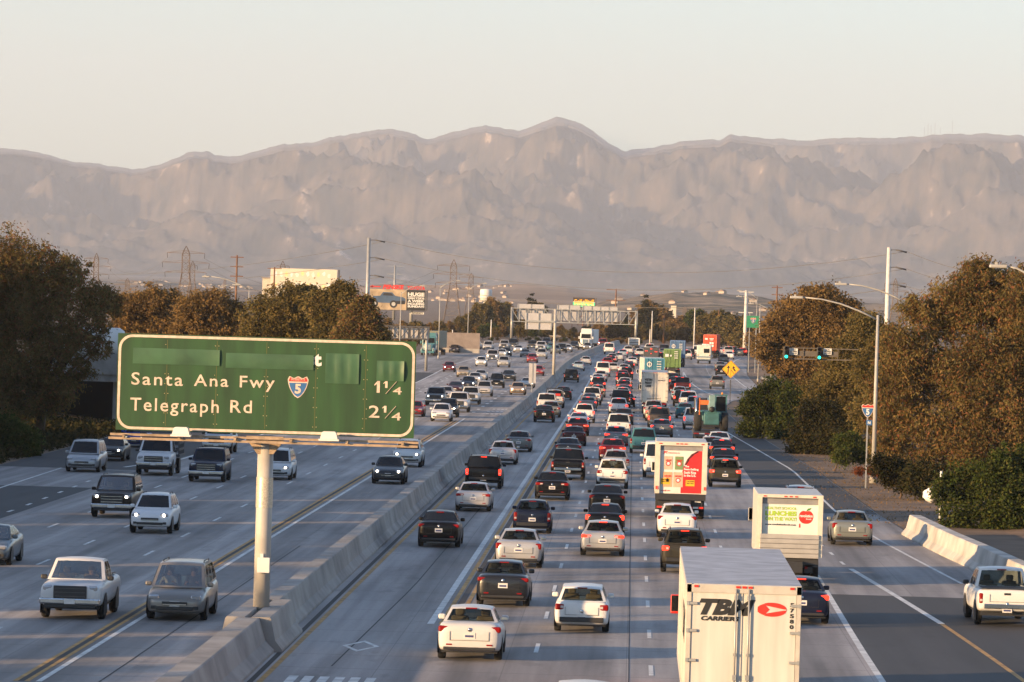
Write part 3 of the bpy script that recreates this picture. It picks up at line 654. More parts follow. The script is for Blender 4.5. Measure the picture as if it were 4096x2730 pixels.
put(mb.add('ramp_barrier', KR), 'pale concrete barrier curving along the ramp below the green bush', 'barrier')
# ------------------------------------------------------------------ big green guide sign
SGN = pm('guide_sign_green', (.014, .055, .014), .55, var=.38, scale=1.0, stretch=(2.2, 2, .28)); PATCH = pm('green_patch', (.035, .092, .042), .5, var=.3, scale=1.3)
def SX(d): return -10.90+(d-611)*1.7408/18452*PY*1.0
t = empty('guide_sign', (-10.92, PY, .98)); put(t, 'big weathered green overhead guide sign on a single grey post in the median', 'road sign')
def loc(mb): bmesh.ops.translate(mb.b, vec=(10.92, -PY, -.98), verts=list(mb.b.verts)); return mb
POLE = pm('post_paint', (.42, .39, .35), .5, var=.12, scale=1.5)
mb = MB(); mb.tube([(-10.92, PY, .84), (-10.92, PY, 6.1)], [.245, .235], 28); mb.box((-10.92, PY, .86), (.8, .8, .05)); loc(mb).add('post', POLE, t)
mb = MB(); mb.tube([(-10.92, PY, 3.95), (-10.92, PY, 4.85)], .252, 28, caps=False)
loc(mb).add('perforated_band', pm('perforated_metal', (.55, .48, .38), .4, .3, .3, 30), t)
mb = MB(); mb.box((-10.86, PY-.30, 2.25), (.36, .12, .45), bev=.01); mb.box((-10.92, PY-.28, 2.52), (.09, .1, .14)); loc(mb).add('utility_box', WHITE, t)
x0, x1, z0, z1 = -15.36, -6.50, 6.15, 9.02
mb = MB(); mb.box(((x0+x1)/2, PY-.45, (z0+z1)/2), (x1-x0, .10, z1-z0)); mb.box(((x0+x1)/2, PY-.34, 6.9), (x1-x0-.1, .1, .12), mi=1); mb.box(((x0+x1)/2, PY-.34, 8.3), (x1-x0-.1, .1, .12), mi=1)
loc(mb).add('sign_panel', [SGN, STEEL], t)
fy = PY-.50-.006
def rr(x0, x1, z0, z1, rad, n=8):
    out = []
    for cx, cz, a0 in ((x1-rad, z1-rad, 0), (x0+rad, z1-rad, 90), (x0+rad, z0+rad, 180), (x1-rad, z0+rad, 270)):
        for i in range(n+1):
            a_ = math.radians(a0+90*i/n); out.append((cx+rad*math.cos(a_), cz+rad*math.sin(a_)))
    return out
def frame(mb, outer, inner, y, mi=None):
    k = len(outer)
    for i in range(k):
        j = (i+1) % k; mb.poly([(outer[i][0], y, outer[i][1]), (outer[j][0], y, outer[j][1]), (inner[j][0], y, inner[j][1]), (inner[i][0], y, inner[i][1])], mi)
mb = MB(); frame(mb, rr(x0+.03, x1-.03, z0+.03, z1-.03, .42), rr(x0+.105, x1-.105, z0+.105, z1-.105, .345), fy); loc(mb).add('border', CREAM, t)
for i in range(1, 6):
    mb = MB(); mb.box((x0+(x1-x0)*i/6, fy+.003, (z0+z1)/2), (.016, .004, z1-z0-.3)); loc(mb).add('panel_seam', pm('seam_stain', (.10, .10, .03), .8), t)
mb = MB()
for i in range(1, 6):
    for j in range(9):
        for k_ in (-1, 1):
            if (i*7+j*5+k_) % 4: mb.box((x0+(x1-x0)*i/6+k_*.05, fy, z0+.25+j*.29), (.018, .012, .02))
put(loc(mb).add('bolt_rows', pm('bolt_cream', (.5, .4, .2), .6), t), kind='stuff')
U = (x1-x0)/676.0       # metres per step of the 676 wide face
def FX(u): return x0+u*U+10.92
def FZ(v): return z1-v*(z1-z0)/232.0-.98
for body, u0, u1, v0, v1 in (('Santa', 33, 150, 93, 123), ('Ana', 175, 253, 94, 122), ('Fwy', 279, 358, 94, 131), ('Telegraph', 32, 233, 154, 195), ('Rd', 259, 308, 153, 183), ('4', 626, 646, 110, 128), ('2', 573, 597, 156, 185), ('4', 625, 646, 171, 190)):
    text(body, (FX(u0), FX(u1), FZ(v1), FZ(v0)), fy-PY, CREAM, t, bold=.008, spacing=1.2)
for u0, u1, v0, v1 in ((584, 597, 97, 125), (604, 614, 97, 113), (603, 613, 156, 172)):
    a_, c_, e_, g_ = FX(u0), FX(u1), FZ(v1), FZ(v0); mb = MB(); mb.prism([(a_+(c_-a_)*px_, e_+(g_-e_)*pz_) for px_, pz_ in ((0, .70), (.50, 1.0), (.95, 1.0), (.95, 0), (.42, 0), (.42, .76), (0, .58))], fy-PY-.004, fy-PY+.004); mb.add('lettering', CREAM, t)
for v in (97, 156):
    mb = MB(); mb.bar((FX(610), fy-PY, FZ(v+30)), (FX(634), fy-PY, FZ(v)), .05, .012); mb.add('fraction_bar', CREAM, t)
text('st', (FX(430), FX(463), FZ(66), FZ(36)), fy-PY, WHITE, t, bold=.045)
for u0, u1, v0, v1, dz in ((35, 232, 34, 72, .02), (246, 445, 40, 76, .03), (472, 548, 34, 106, .05), (588, 650, 48, 96, .05)):
    mb = MB(); n_ = 10; rows = []
    for i in range(n_+1):
        rows.append([mb.b.verts.new((FX(u0+(u1-u0)*i/n_), fy-PY-.012-dz*math.sin(math.pi*j/4)*(.6+.4*math.sin(i*1.7+u0))-.02*(i == n_), FZ(v0+(v1-v0)*j/4))) for j in range(5)])
    for p, q in zip(rows, rows[1:]):
        for j in range(4): f = mb.b.faces.new((p[j], p[j+1], q[j+1], q[j])); f.smooth = True
    s_ = mb.add('cover_patch', PATCH, t)
# route shield
def shield(cx, cz, w, h, y, parent, txt=True, dy=.004):
    out = []
    for i in range(13): a_ = -1+2*i/12; out.append((cx+a_*w*.42, cz+h*.46+h*.04*math.cos(a_*math.pi*2)-h*.02))
    for i in range(1, 13): a_ = i/13; out.append((cx+w*.5*math.cos(a_*math.pi*.5)**.62, cz+h*(.40-.90*a_**1.05)))
    out.append((cx, cz-h*.5))
    out += [(2*cx-p[0], p[1]) for p in out[13:25][::-1]]
    mb = MB(); mb.poly([(x, y, z) for x, z in out], 0)
    ins = [(cx+(x-cx)*.90, cz+(z-cz)*.90) for x, z in out]; mb.poly([(x, y-dy, z) for x, z in ins if z < cz+h*.20]+[], 1)
    top = [(x, z) for x, z in ins if z > cz+h*.24]; mb.poly([(x, y-dy, z) for x, z in top], 2)
    mb.add('route_shield', [CREAM, BLUE, RED], parent)
    if txt:
        text('5', (cx-w*.15, cx+w*.15, cz-h*.30, cz+h*.14), y-dy*2.2, CREAM, parent, .04); text('INTERSTATE', (cx-w*.33, cx+w*.33, cz+h*.29, cz+h*.39), y-dy*2.2, CREAM, parent, .02)
shield(FX(411), FZ(117), .62, .66, fy-PY-.003, t)
mb = MB()
for zz, yy in ((6.02, .55), (5.92, .95)): mb.box(((x0+x1)/2, PY-yy, zz), (x1-x0+.3, .06, .07))
for i in range(6): mb.box((x0+.3+(x1-x0-.6)*i/5, PY-.6, 5.99), (.07, 1.0, .08)); 
mb.box((-10.92, PY-.2, 6.0), (1.1, .5, .16)); mb.prism([(-11.5, 6.0), (-10.34, 6.0), (-10.68, 5.55), (-11.16, 5.55)], PY-.2, PY+.2)
loc(mb).add('catwalk_rail', pm('rusty_rail', (.33, .24, .16), .6, .2, .35, 4), t)
for xx in (-13.35, -8.97):
    mb = MB(); mb.prism([(-.26, 0), (.26, 0), (.21, .19), (.17, .22), (-.17, .22), (-.21, .19)], -.2, .2); mb.box((0, 0, -.03), (.60, .44, .05)); mb.add('sign_lamp', WHITE, t, (xx+10.92, -1.05, 6.08-.98))
# ------------------------------------------------------------------ trucks (rear face at the root, nose towards +y)
TRW = wheel_meshes(.50, .28); TRB = pm('trailer_white', (.53, .505, .46), .45, var=.13, scale=1.0, stretch=(3.5, 3.5, .35)); TROOF = pm('trailer_roof', (.40, .40, .42), .6, .1, .22, 1.5, bump=.2)
REDLENS = pm('red_marker', (.5, .03, .02), .3); SHADEW = pm('white_sheet', (.66, .64, .60), .4, var=.05)
def twheels(t, xs, ys, r=.5, dual=True):
    for x in xs:
        for y in ys:
            w_ = link('wheel', TRW[0], t, (x, y, r)); link('rim', TRW[1], w_)
            if dual:
                w2 = link('wheel', TRW[0], t, (x-math.copysign(.31, x), y, r))
def tractor(t, y0, col, W=2.5, H=3.6, sleeper=True):
    """cab whose back wall stands at y0"""
    mt = pm('cab_'+col, COLS.get(col, (.5, .03, .02)), .35, 0, .05, 1, coat=.6)
    mb = MB(); L = 2.4 if sleeper else 1.6
    mb.box((0, y0+L/2, 2.1), (W*.94, L, 2.4), bev=.15)
    mb.prism([(-W*.45, 3.2), (W*.45, 3.2), (W*.40, H), (-W*.40, H)], y0+.1, y0+L*.75)
    mb.box((0, y0+L+.95, 1.45), (W*.72, 2.0, 1.15), bev=.22)
    for sx in (-1, 1): mb.box((sx*W*.40, y0+L+1.2, .95), (.42, 1.5, .6), bev=.15)
    mb.box((0, y0+L+1.0, .62), (W*.92, 2.0, .35), bev=.08)
    mb.add('cab', mt, t)
    mb = MB(); mb.poly([(-W*.40, y0+L+.012, 2.15), (W*.40, y0+L+.012, 2.15), (W*.37, y0+L-.0+.012, 3.0), (-W*.37, y0+L+.012, 3.0)]); mb.add('windscreen', GLASS, t)
    for sx in (-1, 1): mb = MB(); mb.poly([(sx*(W*.47+.006), y0+L-.9, 2.2), (sx*(W*.47+.006), y0+L-.2, 2.15), (sx*(W*.47+.006), y0+L-.3, 2.95), (sx*(W*.47+.006), y0+L-.9, 2.95)]); mb.add('side_window', GLASS, t)
    mb = MB(); mb.box((0, y0+L+1.96, 1.45), (W*.46, .06, .95), bev=.03)
    for i in range(5): mb.box((-W*.17+i*W*.085, y0+L+2.0, 1.45), (.03, .03, .85), mi=1)
    mb.add('grille', [CHROME, TRIM], t)
    for sx in (-1, 1):
        mb = MB(); mb.box((0, 0, 0), (.32, .22, .24), bev=.06); mb.add('headlight', LAMP, t, (sx*W*.39, y0+L+1.9, 1.2))
        mb = MB(); mb.box((0, 0, 0), (.24, .16, .52), bev=.04); mb.box((-sx*.12, 0, .2), (.3, .05, .05)); mb.box((0, -.085, .02), (.19, .01, .42), mi=1); mb.add('door_mirror', [mt, GLASS], t, (sx*(W*.47+.20), y0+L-.05, 2.25))
        mb = MB(); mb.tube([(sx*W*.40, y0-.15, 1.0), (sx*W*.40, y0-.15, H+.1)], .07, 10); mb.add('exhaust_stack', CHROME, t)
    twheels(t, (-W*.41, W*.41), (y0+L+1.25,), .5, False); twheels(t, (-W*.40, W*.40), (y0-.6, y0-1.9))
    mb = MB(); mb.box((0, y0-.4, .95), (1.0, 5.0, .22)); mb.add('chassis', TRIM, t)
def van_trailer(t, W, H, L, z0=1.15, corr=True):
    mb = MB(); mb.box((0, L/2, (z0+H)/2), (W, L, H-z0-.06)); mb.add('trailer_box', TRB, t)
    mb = MB(); mb.box((0, L/2, H-.028), (W+.02, L+.02, .05)); mb.add('roof', TROOF, t)
    mb = MB()
    if corr:
        for i in range(int(L/.4)):
            for sx in (-1, 1): mb.box((sx*(W/2+.008), .3+i*.4, (z0+H)/2), (.02, .12, H-z0-.3))
    for sx in (-1, 1): mb.box((sx*(W/2+.006), L/2, H-.10), (.03, L, .12)); mb.box((sx*(W/2+.006), L/2, z0+.06), (.03, L, .16))
    mb.add('side_panel', TRB, t)
    mb = MB()
    for sx in (-1, 1): mb.box((sx*(W/2-.05), -.02, (z0+H)/2), (.10, .06, H-z0))
    mb.box((0, -.02, H-.11), (W, .06, .18)); mb.box((0, -.02, z0+.07), (W, .06, .16)); mb.add('door_frame', pm('door_frame', (.50, .46, .40), .5, .2), t)
    for sx in (-1, 1):
        mb = MB(); mb.box((sx*W*.235, -.012, (z0+H)/2), (W*.445, .02, H-z0-.36)); d = mb.add('door', TRB, t)
        for zz in (.16, .38, .62, .84): mb = MB(); mb.box((sx*(W/2-.14), -.05, z0+(H-z0)*zz), (.20, .05, .06)); mb.box((sx*(W/2-.03), -.05, z0+(H-z0)*zz), (.06, .07, .09)); mb.add('hinge', STEEL, d)
        mb = MB()
        xx = -.18 if sx < 0 else .115; mb.tube([(xx, -.085, z0+.1), (xx, -.085, H-.1)], .022, 8); mb.box((xx, -.06, z0+.7), (.09, .09, .12)); mb.box((xx, -.06, H-.3), (.08, .08, .10)); mb.box((xx, -.06, H-1.6), (.08, .08, .06))
        mb.add('lock_rod', STEEL, d)
    for x in (-.14, 0, .14, -W*.42, W*.42): mb = MB(); mb.box((x, -.055, H-.06), (.10, .03, .05)); mb.add('marker_light', REDLENS, t)
    mb = MB(); mb.box((0, 2.4, .8), (1.1, 4.5, .5)); mb.box((0, .15, .55), (W*.9, .1, .12)); 
    for sx in (-1, 1): mb.box((sx*.7, .15, .8), (.1, .1, .6))
    mb.add('undercarriage', TRIM, t)
    twheels(t, (-W*.41, W*.41), (1.6, 2.95))
    for sx in (-1, 1):
        mb = MB(); mb.box((sx*W*.36, .05, .98), (.40, .06, .12)); mb.add('taillight', TAIL, t)
# red-marked white trailer nearest the camera
t = empty('semi_truck', (2.63, 105.2, 0)); put(t, 'huge dirty white box trailer with red oval logo filling the bottom of the view', 'truck')
W, H = 2.60, 3.97
van_trailer(t, W, H, 16.2); tractor(t, 17.0, 'cabred', 2.5, 3.5)
RX = lambda u: -1.28+(u-370)/1115*2.56
def RZ(v): return H-(v-585)/1742*700/172.0*1.0-.0
fy = -.03
text('TBM', (RX(485), RX(1040), 3.26, 3.63), fy, BLACK, t, .06, .32); text('CARRIERS', (RX(505), RX(885), 3.13, 3.235), fy, BLACK, t, .05, .15)
mb = MB(); cx, cz = RX(1205), 3.42; rx_, rz_ = .345, .16
def lens(mb, f0, f1):
    up = [(cx-rx_+2*rx_*i/20, cz+f1(-1+2*i/20)) for i in range(21)]; dn = [(cx-rx_+2*rx_*i/20, cz+f0(-1+2*i/20)) for i in range(21)]
    for i in range(20): mb.poly([(dn[i][0], fy, dn[i][1]), (dn[i+1][0], fy, dn[i+1][1]), (up[i+1][0], fy, up[i+1][1]), (up[i][0], fy, up[i][1])])
ev = lambda s: rz_*math.sqrt(max(0, 1-s*s))
br = lambda s: .0+ (.0 if s > 1 else (1-s)/2)**1.0
lens(mb, lambda s: max(.012, .13*(1-s)/2) if s > -.45 else ev(s), ev)
lens(mb, lambda s: -ev(s), lambda s: -max(.012, .13*(1-s)/2) if s > -.45 else -ev(s))
mb.poly([(cx-rx_+.02, fy, cz)]+[(cx+s*rx_, fy, cz+ev(s)*.93) for s in (-.93, -.8, -.62, -.5)]+[(cx-.05, fy, cz)]+[(cx+s*rx_, fy, cz-ev(s)*.93) for s in (-.5, -.62, -.8, -.93)])
mb.add('logo', RED, t)
for i, ch in enumerate('57580'): text(ch, (RX(1385), RX(1425), 3.49-i*.125, 3.585-i*.125), fy, BLACK, t, .04)
text('TBM', (.9, 5.2, 2.5, 3.3), -1.315, BLACK, t, .06, .3, side=1)
mb = MB(); mb.b.faces.new([mb.b.verts.new((-1.315, 7.2+1.5*math.cos(a_), 2.95+.35*math.sin(a_))) for a_ in [i*math.pi/10 for i in range(20)]]); mb.add('logo', RED, t)
# rice delivery box truck
t = empty('box_truck', (2.36, 223.5, 0)); put(t, 'white box truck with red rice advertisement across its rear door', 'truck'); W, H, z0 = 2.5, 3.78, 1.25
mb = MB(); mb.box((0, 3.6, (z0+H)/2), (W, 7.0, H-z0), bev=.03); mb.add('cargo_box', TRB, t)
FRM = pm('cream_frame', (.62, .56, .46), .45, .1, .08)
mb = MB()
for sx in (-1, 1): mb.box((sx*(W/2-.11), .02, (z0+H)/2), (.22, .20, H-z0))
mb.box((0, .02, H-.09), (W-.44, .20, .18)); mb.add('rear_frame', FRM, t)
mb = MB(); mb.box((0, .08, H-.30), (W-.44, .04, .24)); mb.add('header', pm('header_grey', (.22, .22, .23), .6), t)
mb = MB(); mb.box((0, .085, 2.15), (W-.44, .02, 2.5)); mb.add('roll_door', SHADEW, t)
dl, dr, db, dt = -W/2+.24, W/2-.24, 1.30, H-.42; dw, dh = dr-dl, dt-db; yy = .07
def q(u0, u1, v0, v1): return (dl+u0*dw, dl+u1*dw, db+v0*dh, db+v1*dh)
mb = MB(); pts = [(dl+.50*dw, db), (dl+.50*dw, db+.06*dh), (dl+.52*dw, db+.45*dh), (dl+.56*dw, db+.63*dh), (dl+.64*dw, db+.80*dh), (dl+.74*dw, db+.92*dh), (dl+.88*dw, db+1.0*dh), (dr, db+1.0*dh), (dr, db)]
mb.poly([(x, yy, z) for x, z in pts]); mb.add('red_panel', pm('ad_red', (.62, .022, .022), .4, var=.05), t)
mb = MB(); pp = [(.56, .63), (.64, .80), (.74, .92), (.88, 1.0)]; 
for (a0, b0), (a1, b1) in zip(pp, pp[1:]): mb.poly([(dl+a0*dw, yy-.004, db+b0*dh), (dl+a1*dw, yy-.004, db+b1*dh), (dl+(a1+.06)*dw, yy-.004, db+(b1-.015)*dh), (dl+(a0+.03)*dw, yy-.004, db+(b0-.03)*dh)])
mb.add('dark_swoosh', pm('swoosh', (.10, .01, .01), .5), t)
text('JFC', q(.06, .17, .91, .98), yy-.004, RED, t, .05, .2); text('INTERNATIONAL, INC', q(.18, .46, .925, .95), yy-.004, RED, t, .01)
BAGS = [(.09, .29, .55, .86, (.50, .40, .30)), (.35, .55, .55, .86, (.16, .24, .10)), (.07, .29, .14, .49, (.62, .33, .19)), (.32, .55, .14, .49, (.60, .38, .27))]
for i, (u0, u1, v0, v1, c) in enumerate(BAGS):
    x0_, x1_, zz0, zz1 = q(u0, u1, v0, v1); mb = MB(); mb.box(((x0_+x1_)/2, yy-.006, (zz0+zz1)/2), (x1_-x0_, .012, zz1-zz0), bev=.004); bg_ = mb.add('bag_picture', pm('bag_%d' % i, c, .6, var=.12, scale=6), t)
    text('NISHIKI', (x0_+.07, x1_-.05, zz1-.24, zz1-.15), yy-.018, RED, bg_, .02)
    mb = MB(); mb.disc(((x0_+x1_)/2, yy-.018, (zz0+zz1)/2-.03), .12, 'y', 18); mb.disc(((x0_+x1_)/2, yy-.022, (zz0+zz1)/2-.03), .075, 'y', 14, mi=1); mb.add('round_emblem', [RED, pm('emblem_pale', (.55, .60, .66), .5)], bg_)
for body, a, b_ in (('The', (.57, .69), (.61, .66)), ('Best-Selling', (.57, .92), (.53, .59)), ('Sushi Rice', (.57, .86), (.46, .52)), ('in the U.S.', (.57, .86), (.39, .45))): text(body, q(*a, *b_), yy-.005, WHITE, t, .04)
YEL = pm('caution_yellow', (.75, .42, .02), .5)
for u0, u1, v0, v1 in ((.02, .24, .20, .34), (.62, .83, .17, .31)):
    x0_, x1_, zz0, zz1 = q(u0, u1, v0, v1); mb = MB(); mb.box(((x0_+x1_)/2, yy-.014, (zz0+zz1)/2), (x1_-x0_, .016, zz1-zz0)); s_ = mb.add('caution_sign', YEL, t)
    text('CAUTION', (x0_+.03, x1_-.03, zz1-.10, zz1-.03), yy-.024, BLACK, s_, .03); text('WIDE TURNS', (x0_+.04, x1_-.04, zz0+.10, zz0+.16), yy-.024, BLACK, s_, .02)
text('www.jfc.com', q(.02, .25, .03, .07), yy-.004, RED, t, .02)
mb = MB(); mb.box((0, -.12, 1.12), (W-.06, .45, .30)); mb.box((0, -.05, .80), (W*.86, .14, .5)); mb.box((0, 2.5, .75), (1.0, 6, .4)); mb.add('tail_lift', TRIM, t)
mb = MB()
for i in range(9): mb.box((-W*.40+i*W*.1, -.16, .62), (W*.1, .03, .09), mi=i % 2)
mb.add('reflective_bumper', [RED, WHITE], t)
for x in (-1.02, -.2, 0, .2, 1.02): mb = MB(); mb.box((x, -.09, H-.09), (.14, .03, .05)); mb.add('marker_light', REDLENS, t)
for sx in (-1, 1): mb = MB(); mb.box((sx*(W/2-.08), -.11, 1.55), (.09, .05, .16)); mb.add('taillight', TAILON, t)
mb = MB(); mb.box((.85, -.15, .95), (.3, .02, .15)); mb.add('number_plate', PLATE, t)
twheels(t, (-W*.42, W*.42), (1.9,), .5); tractor(t, 7.3, 'white', 2.3, 2.9, False)
# school lunch box truck
t = empty('box_truck', (5.95, 173, 0)); put(t, 'white box truck with green lettering, red apple picture and folded silver tail lift', 'truck'); W, H, z0 = 2.46, 3.38, 1.05
mb = MB(); mb.box((0, 3.3, (z0+H)/2), (W, 6.4, H-z0), bev=.03); mb.add('cargo_box', TRB, t)
mb = MB()
for sx in (-1, 1): mb.box((sx*(W/2-.09), .0, (z0+H)/2), (.18, .22, H-z0))
mb.box((0, .0, H-.06), (W-.36, .22, .12)); mb.add('rear_frame', FRM, t)
mb = MB(); mb.box((0, .06, H-.24), (W-.36, .04, .24)); mb.add('header', MATS['header_grey'], t)
mb = MB(); mb.box((0, .085, 2.4), (W-.36, .02, 1.6)); mb.add('roll_door', SHADEW, t)
ax0, aw, az1 = -W/2+.25, W-.50, H-.38; yy = .07
def q(u0, u1, v0, v1): return (ax0+u0*aw, ax0+u1*aw, az1-v1*1.02, az1-v0*1.02)
GRT = pm('lime_ink', (.33, .50, .05), .5)
for body, a, b_, bold in (('HEALTHY SCHOOL', (.03, .63), (.09, .19), .02), ('LUNCHES', (.03, .63), (.24, .42), .06), ('ON THE WAY!', (.03, .63), (.46, .60), .04)): text(body, q(*a, *b_), yy-.003, GRT, t, bold)
text('www.revolutionfoods.com', q(.03, .62, .70, .77), yy-.003, BLACK, t, .02)
mb = MB(); cx, cz = ax0+.81*aw, az1-.42*1.02
mb.poly([(cx+.27*math.copysign(abs(math.cos(a_))**.8, math.cos(a_)), yy-.003, cz+.27*math.sin(a_)*(1 if math.sin(a_) < 0 else .85-.12*math.exp(-((math.cos(a_))/.25)**2))) for a_ in [2*math.pi*i/40 for i in range(40)]])
mb.poly([(cx, yy-.004, cz+.20), (cx+.06, yy-.004, cz+.30), (cx+.2, yy-.004, cz+.33), (cx+.13, yy-.004, cz+.24)], 1)
mb.poly([(cx-.26, yy-.003, cz-.42), (cx-.20, yy-.003, cz-.42), (cx-.21, yy-.003, cz-.27), (cx-.25, yy-.003, cz-.27)], 0)
mb.add('apple_picture', [RED, pm('leaf_green', (.06, .20, .04), .5)], t)
text('revolution', (cx-.24, cx+.25, cz-.03, cz+.08), yy-.008, WHITE, t, .04); text('foods', (cx+.0, cx+.2, cz-.12, cz-.06), yy-.008, WHITE, t, .02)
mb = MB()
for i in range(5): mb.box((0, -.16-.01*(i % 2), 1.10+i*.178), (W-.24, .06, .168), bev=.015)
mb.add('tail_lift', pm('lift_aluminium', (.40, .38, .35), .45, .3, .1), t)
mb = MB(); mb.box((0, .1, .84), (W*.9, .3, .3)); mb.box((0, 2.3, .7), (1.0, 6, .4))
for x in (-.8, .1, .75): mb.box((x, .0, .62), (.30, .1, .3))
mb.add('undercarriage', TRIM, t)
mb = MB(); mb.box((.42, -.08, .66), (.10, .04, .1)); mb.add('taillight', TAILON, t); mb = MB(); mb.box((.66, -.08, .66), (.10, .04, .1)); mb.add('taillight', TAIL, t)
mb = MB(); mb.box((-.30, -.08, .66), (.32, .03, .16)); mb.add('number_plate', PLATE, t)
for x in (-.95, -.18, .02, .22, .9): mb = MB(); mb.box((x, -.12, H-.07), (.11, .03, .045)); mb.add('marker_light', REDLENS, t); twheels(t, (-W*.42, W*.42), (1.8,), .46); tractor(t, 6.7, 'white', 2.2, 2.8, False)
# white freight trailer further up
t = empty('semi_truck', (1.95, 447, 0)); put(t, 'white semi trailer with tall narrow black lettering on its left rear door', 'truck'); W, H = 2.56, 4.05
van_trailer(t, W, H, 15.8); tractor(t, 16.6, 'white', 2.5, 3.5)
for i, s_ in enumerate(('Western', 'Freight', 'Carrier')): text(s_.upper(), (-1.02+.05*i, -.26-.04*i, 3.18-i*.30, 3.42-i*.30), -.03, BLACK, t, .06)
text('WESTERNFREIGHT', (.26, 1.0, 3.20, 3.29), -.03, BLACK, t, .02)
# container trucks
def container_truck(x, y, col, rgb, label, turn=0, cab='white', H=4.05, L=12.2, logo=None, roofc=None, side=None):
    t = empty('container_truck', (x+0, y, elev(y)), turn); put(t, label, 'truck', 'container trucks in the traffic')
    mt = pm('container_'+col, rgb, .55, 0, .22, 1.2); W, z0 = 2.44, 1.45
    mb = MB(); mb.box((0, L/2, (z0+H)/2), (W, L, H-z0), bev=.02)
    for i in range(int(L/.28)):
        for sx in (-1, 1): mb.box((sx*(W/2+.012), .25+i*.28, (z0+H)/2), (.03, .13, H-z0-.3))
    mb.add('container', side or mt, t)
    mb = MB()
    for sx in (-1, 1):
        for j in range(5): mb.box((sx*.6, -.03, z0+.35+j*.5), (1.1, .04, .2))
    mb.box((0, -.02, (z0+H)/2), (W-.06, .04, H-z0-.06)); d = mb.add('door', mt, t)
    mb = MB()
    for xx in (-.82, -.36, .36, .82): mb.tube([(xx, -.09, z0+.08), (xx, -.09, H-.06)], .025, 6)
    for sx in (-1, 1): mb.box((sx*(W/2-.04), -.02, (z0+H)/2), (.08, .06, H-z0))
    mb.box((0, -.02, H-.05), (W, .06, .1)); mb.add('lock_rod', pm('lock_'+col, tuple(min(.6, v*1.5+.06) for v in rgb), .5), d)
    if logo == 'ring':
        mb = MB(); o_ = [(-.62+.30*math.cos(a_), 3.35+.30*math.sin(a_)) for a_ in [i*math.pi/12 for i in range(24)]]; i_ = [(-.62+.2*math.cos(a_), 3.35+.2*math.sin(a_)) for a_ in [i*math.pi/12 for i in range(24)]]
        frame(mb, o_, i_, -.12); mb.box((-.62, -.12, 3.35), (.07, .01, .75)); mb.add('logo', WHITE, d)
    if logo == 'squares':
        mb = MB()
        for xx in (.12, .52):
            for zz in (2.3, 2.8): mb.box((xx, -.12, zz), (.34, .01, .38))
        mb.box((.3, -.12, 3.6), (.8, .01, .14)); mb.box((.3, -.12, 3.38), (.5, .01, .12)); mb.box((-.65, -.12, 3.55), (.5, .01, .3)); mb.add('markings', WHITE, d)
    if logo in ('ring', 'plain'):
        mb = MB()
        for zz in (3.7, 3.4, 3.1, 2.8): mb.box((.55, -.12, zz), (.55-.06*(zz % 1), .01, .09))
        mb.add('markings', WHITE, d)
    if logo == 'plain': mb = MB(); mb.box((-.75, -.12, 3.15), (.5, .01, .4)); mb.disc((-.2, -.12, 3.12), .14); mb.add('markings', WHITE, d)
    mb = MB(); mb.box((0, 6, 1.2), (1.1, 11.5, .35)); mb.box((0, .0, .62), (2.3, .1, .14)); mb.add('chassis', TRIM, t)
    for sx in (-1, 1): mb = MB(); mb.box((sx*.95, -.05, 1.2), (.3, .05, .12)); mb.add('taillight', TAIL, t)
    twheels(t, (-1.05, 1.05), (1.3, 2.6)); tractor(t, L+.7, cab, 2.4, 3.6); return t
container_truck(5.2, 655, 'green', (.10, .17, .045), 'scuffed green shipping container on a truck chassis, white patches on its doors', -.01, logo='plain')
container_truck(6.7, 745, 'blue', (.05, .11, .22), 'tall dark blue shipping container with a white ring emblem on a truck chassis', -.02, logo='ring', H=4.25, cab='slate')
container_truck(2.3, 556, 'teal', (.03, .15, .22), 'pale sided truck with blue green container doors right ahead of the white freight trailer', .045, logo='ring', H=4.1, side=TRB)
container_truck(13.6, 850, 'red', (.62, .07, .025), 'bright red shipping container with four white squares on its doors', -.07, logo='squares', H=4.35, cab='slate')
# motorhome
t = empty('motorhome', (11.6, 786, elev(786)), -.03); put(t, 'cream motorhome with one dark rear window and a blue lower stripe', 'motorhome')
mb = MB(); mb.box((0, 3.6, 1.95), (2.4, 7.2, 2.4), bev=.12); mb.add('body', pm('motorhome_cream', (.55, .54, .48), .5), t)
mb = MB(); mb.box((.45, -.02, 2.2), (.95, .05, .72), bev=.02); mb.add('rear_window', GLASS, t)
mb = MB(); mb.box((0, -.015, 1.15), (2.38, .05, .22)); mb.add('stripe', pm('stripe_blue', (.12, .2, .26), .5), t)
mb = MB(); mb.box((0, -.1, .68), (2.3, .25, .2)); mb.box((0, 3.5, .6), (1.8, 6.5, .3), mi=1); mb.add('bumper', [CHROME, TRIM], t)
mb = MB(); mb.box((0, 2.2, 3.25), (.8, .9, .25), bev=.06); mb.box((.6, 4.6, 3.22), (.5, .5, .2), bev=.05); mb.add('roof_vent', WHITE, t)
for sx in (-1, 1): mb = MB(); mb.box((sx*1.0, -.02, 1.45), (.22, .05, .14)); mb.add('taillight', TAIL, t)
twheels(t, (-.98, .98), (2.0, 6.0), .4, False)
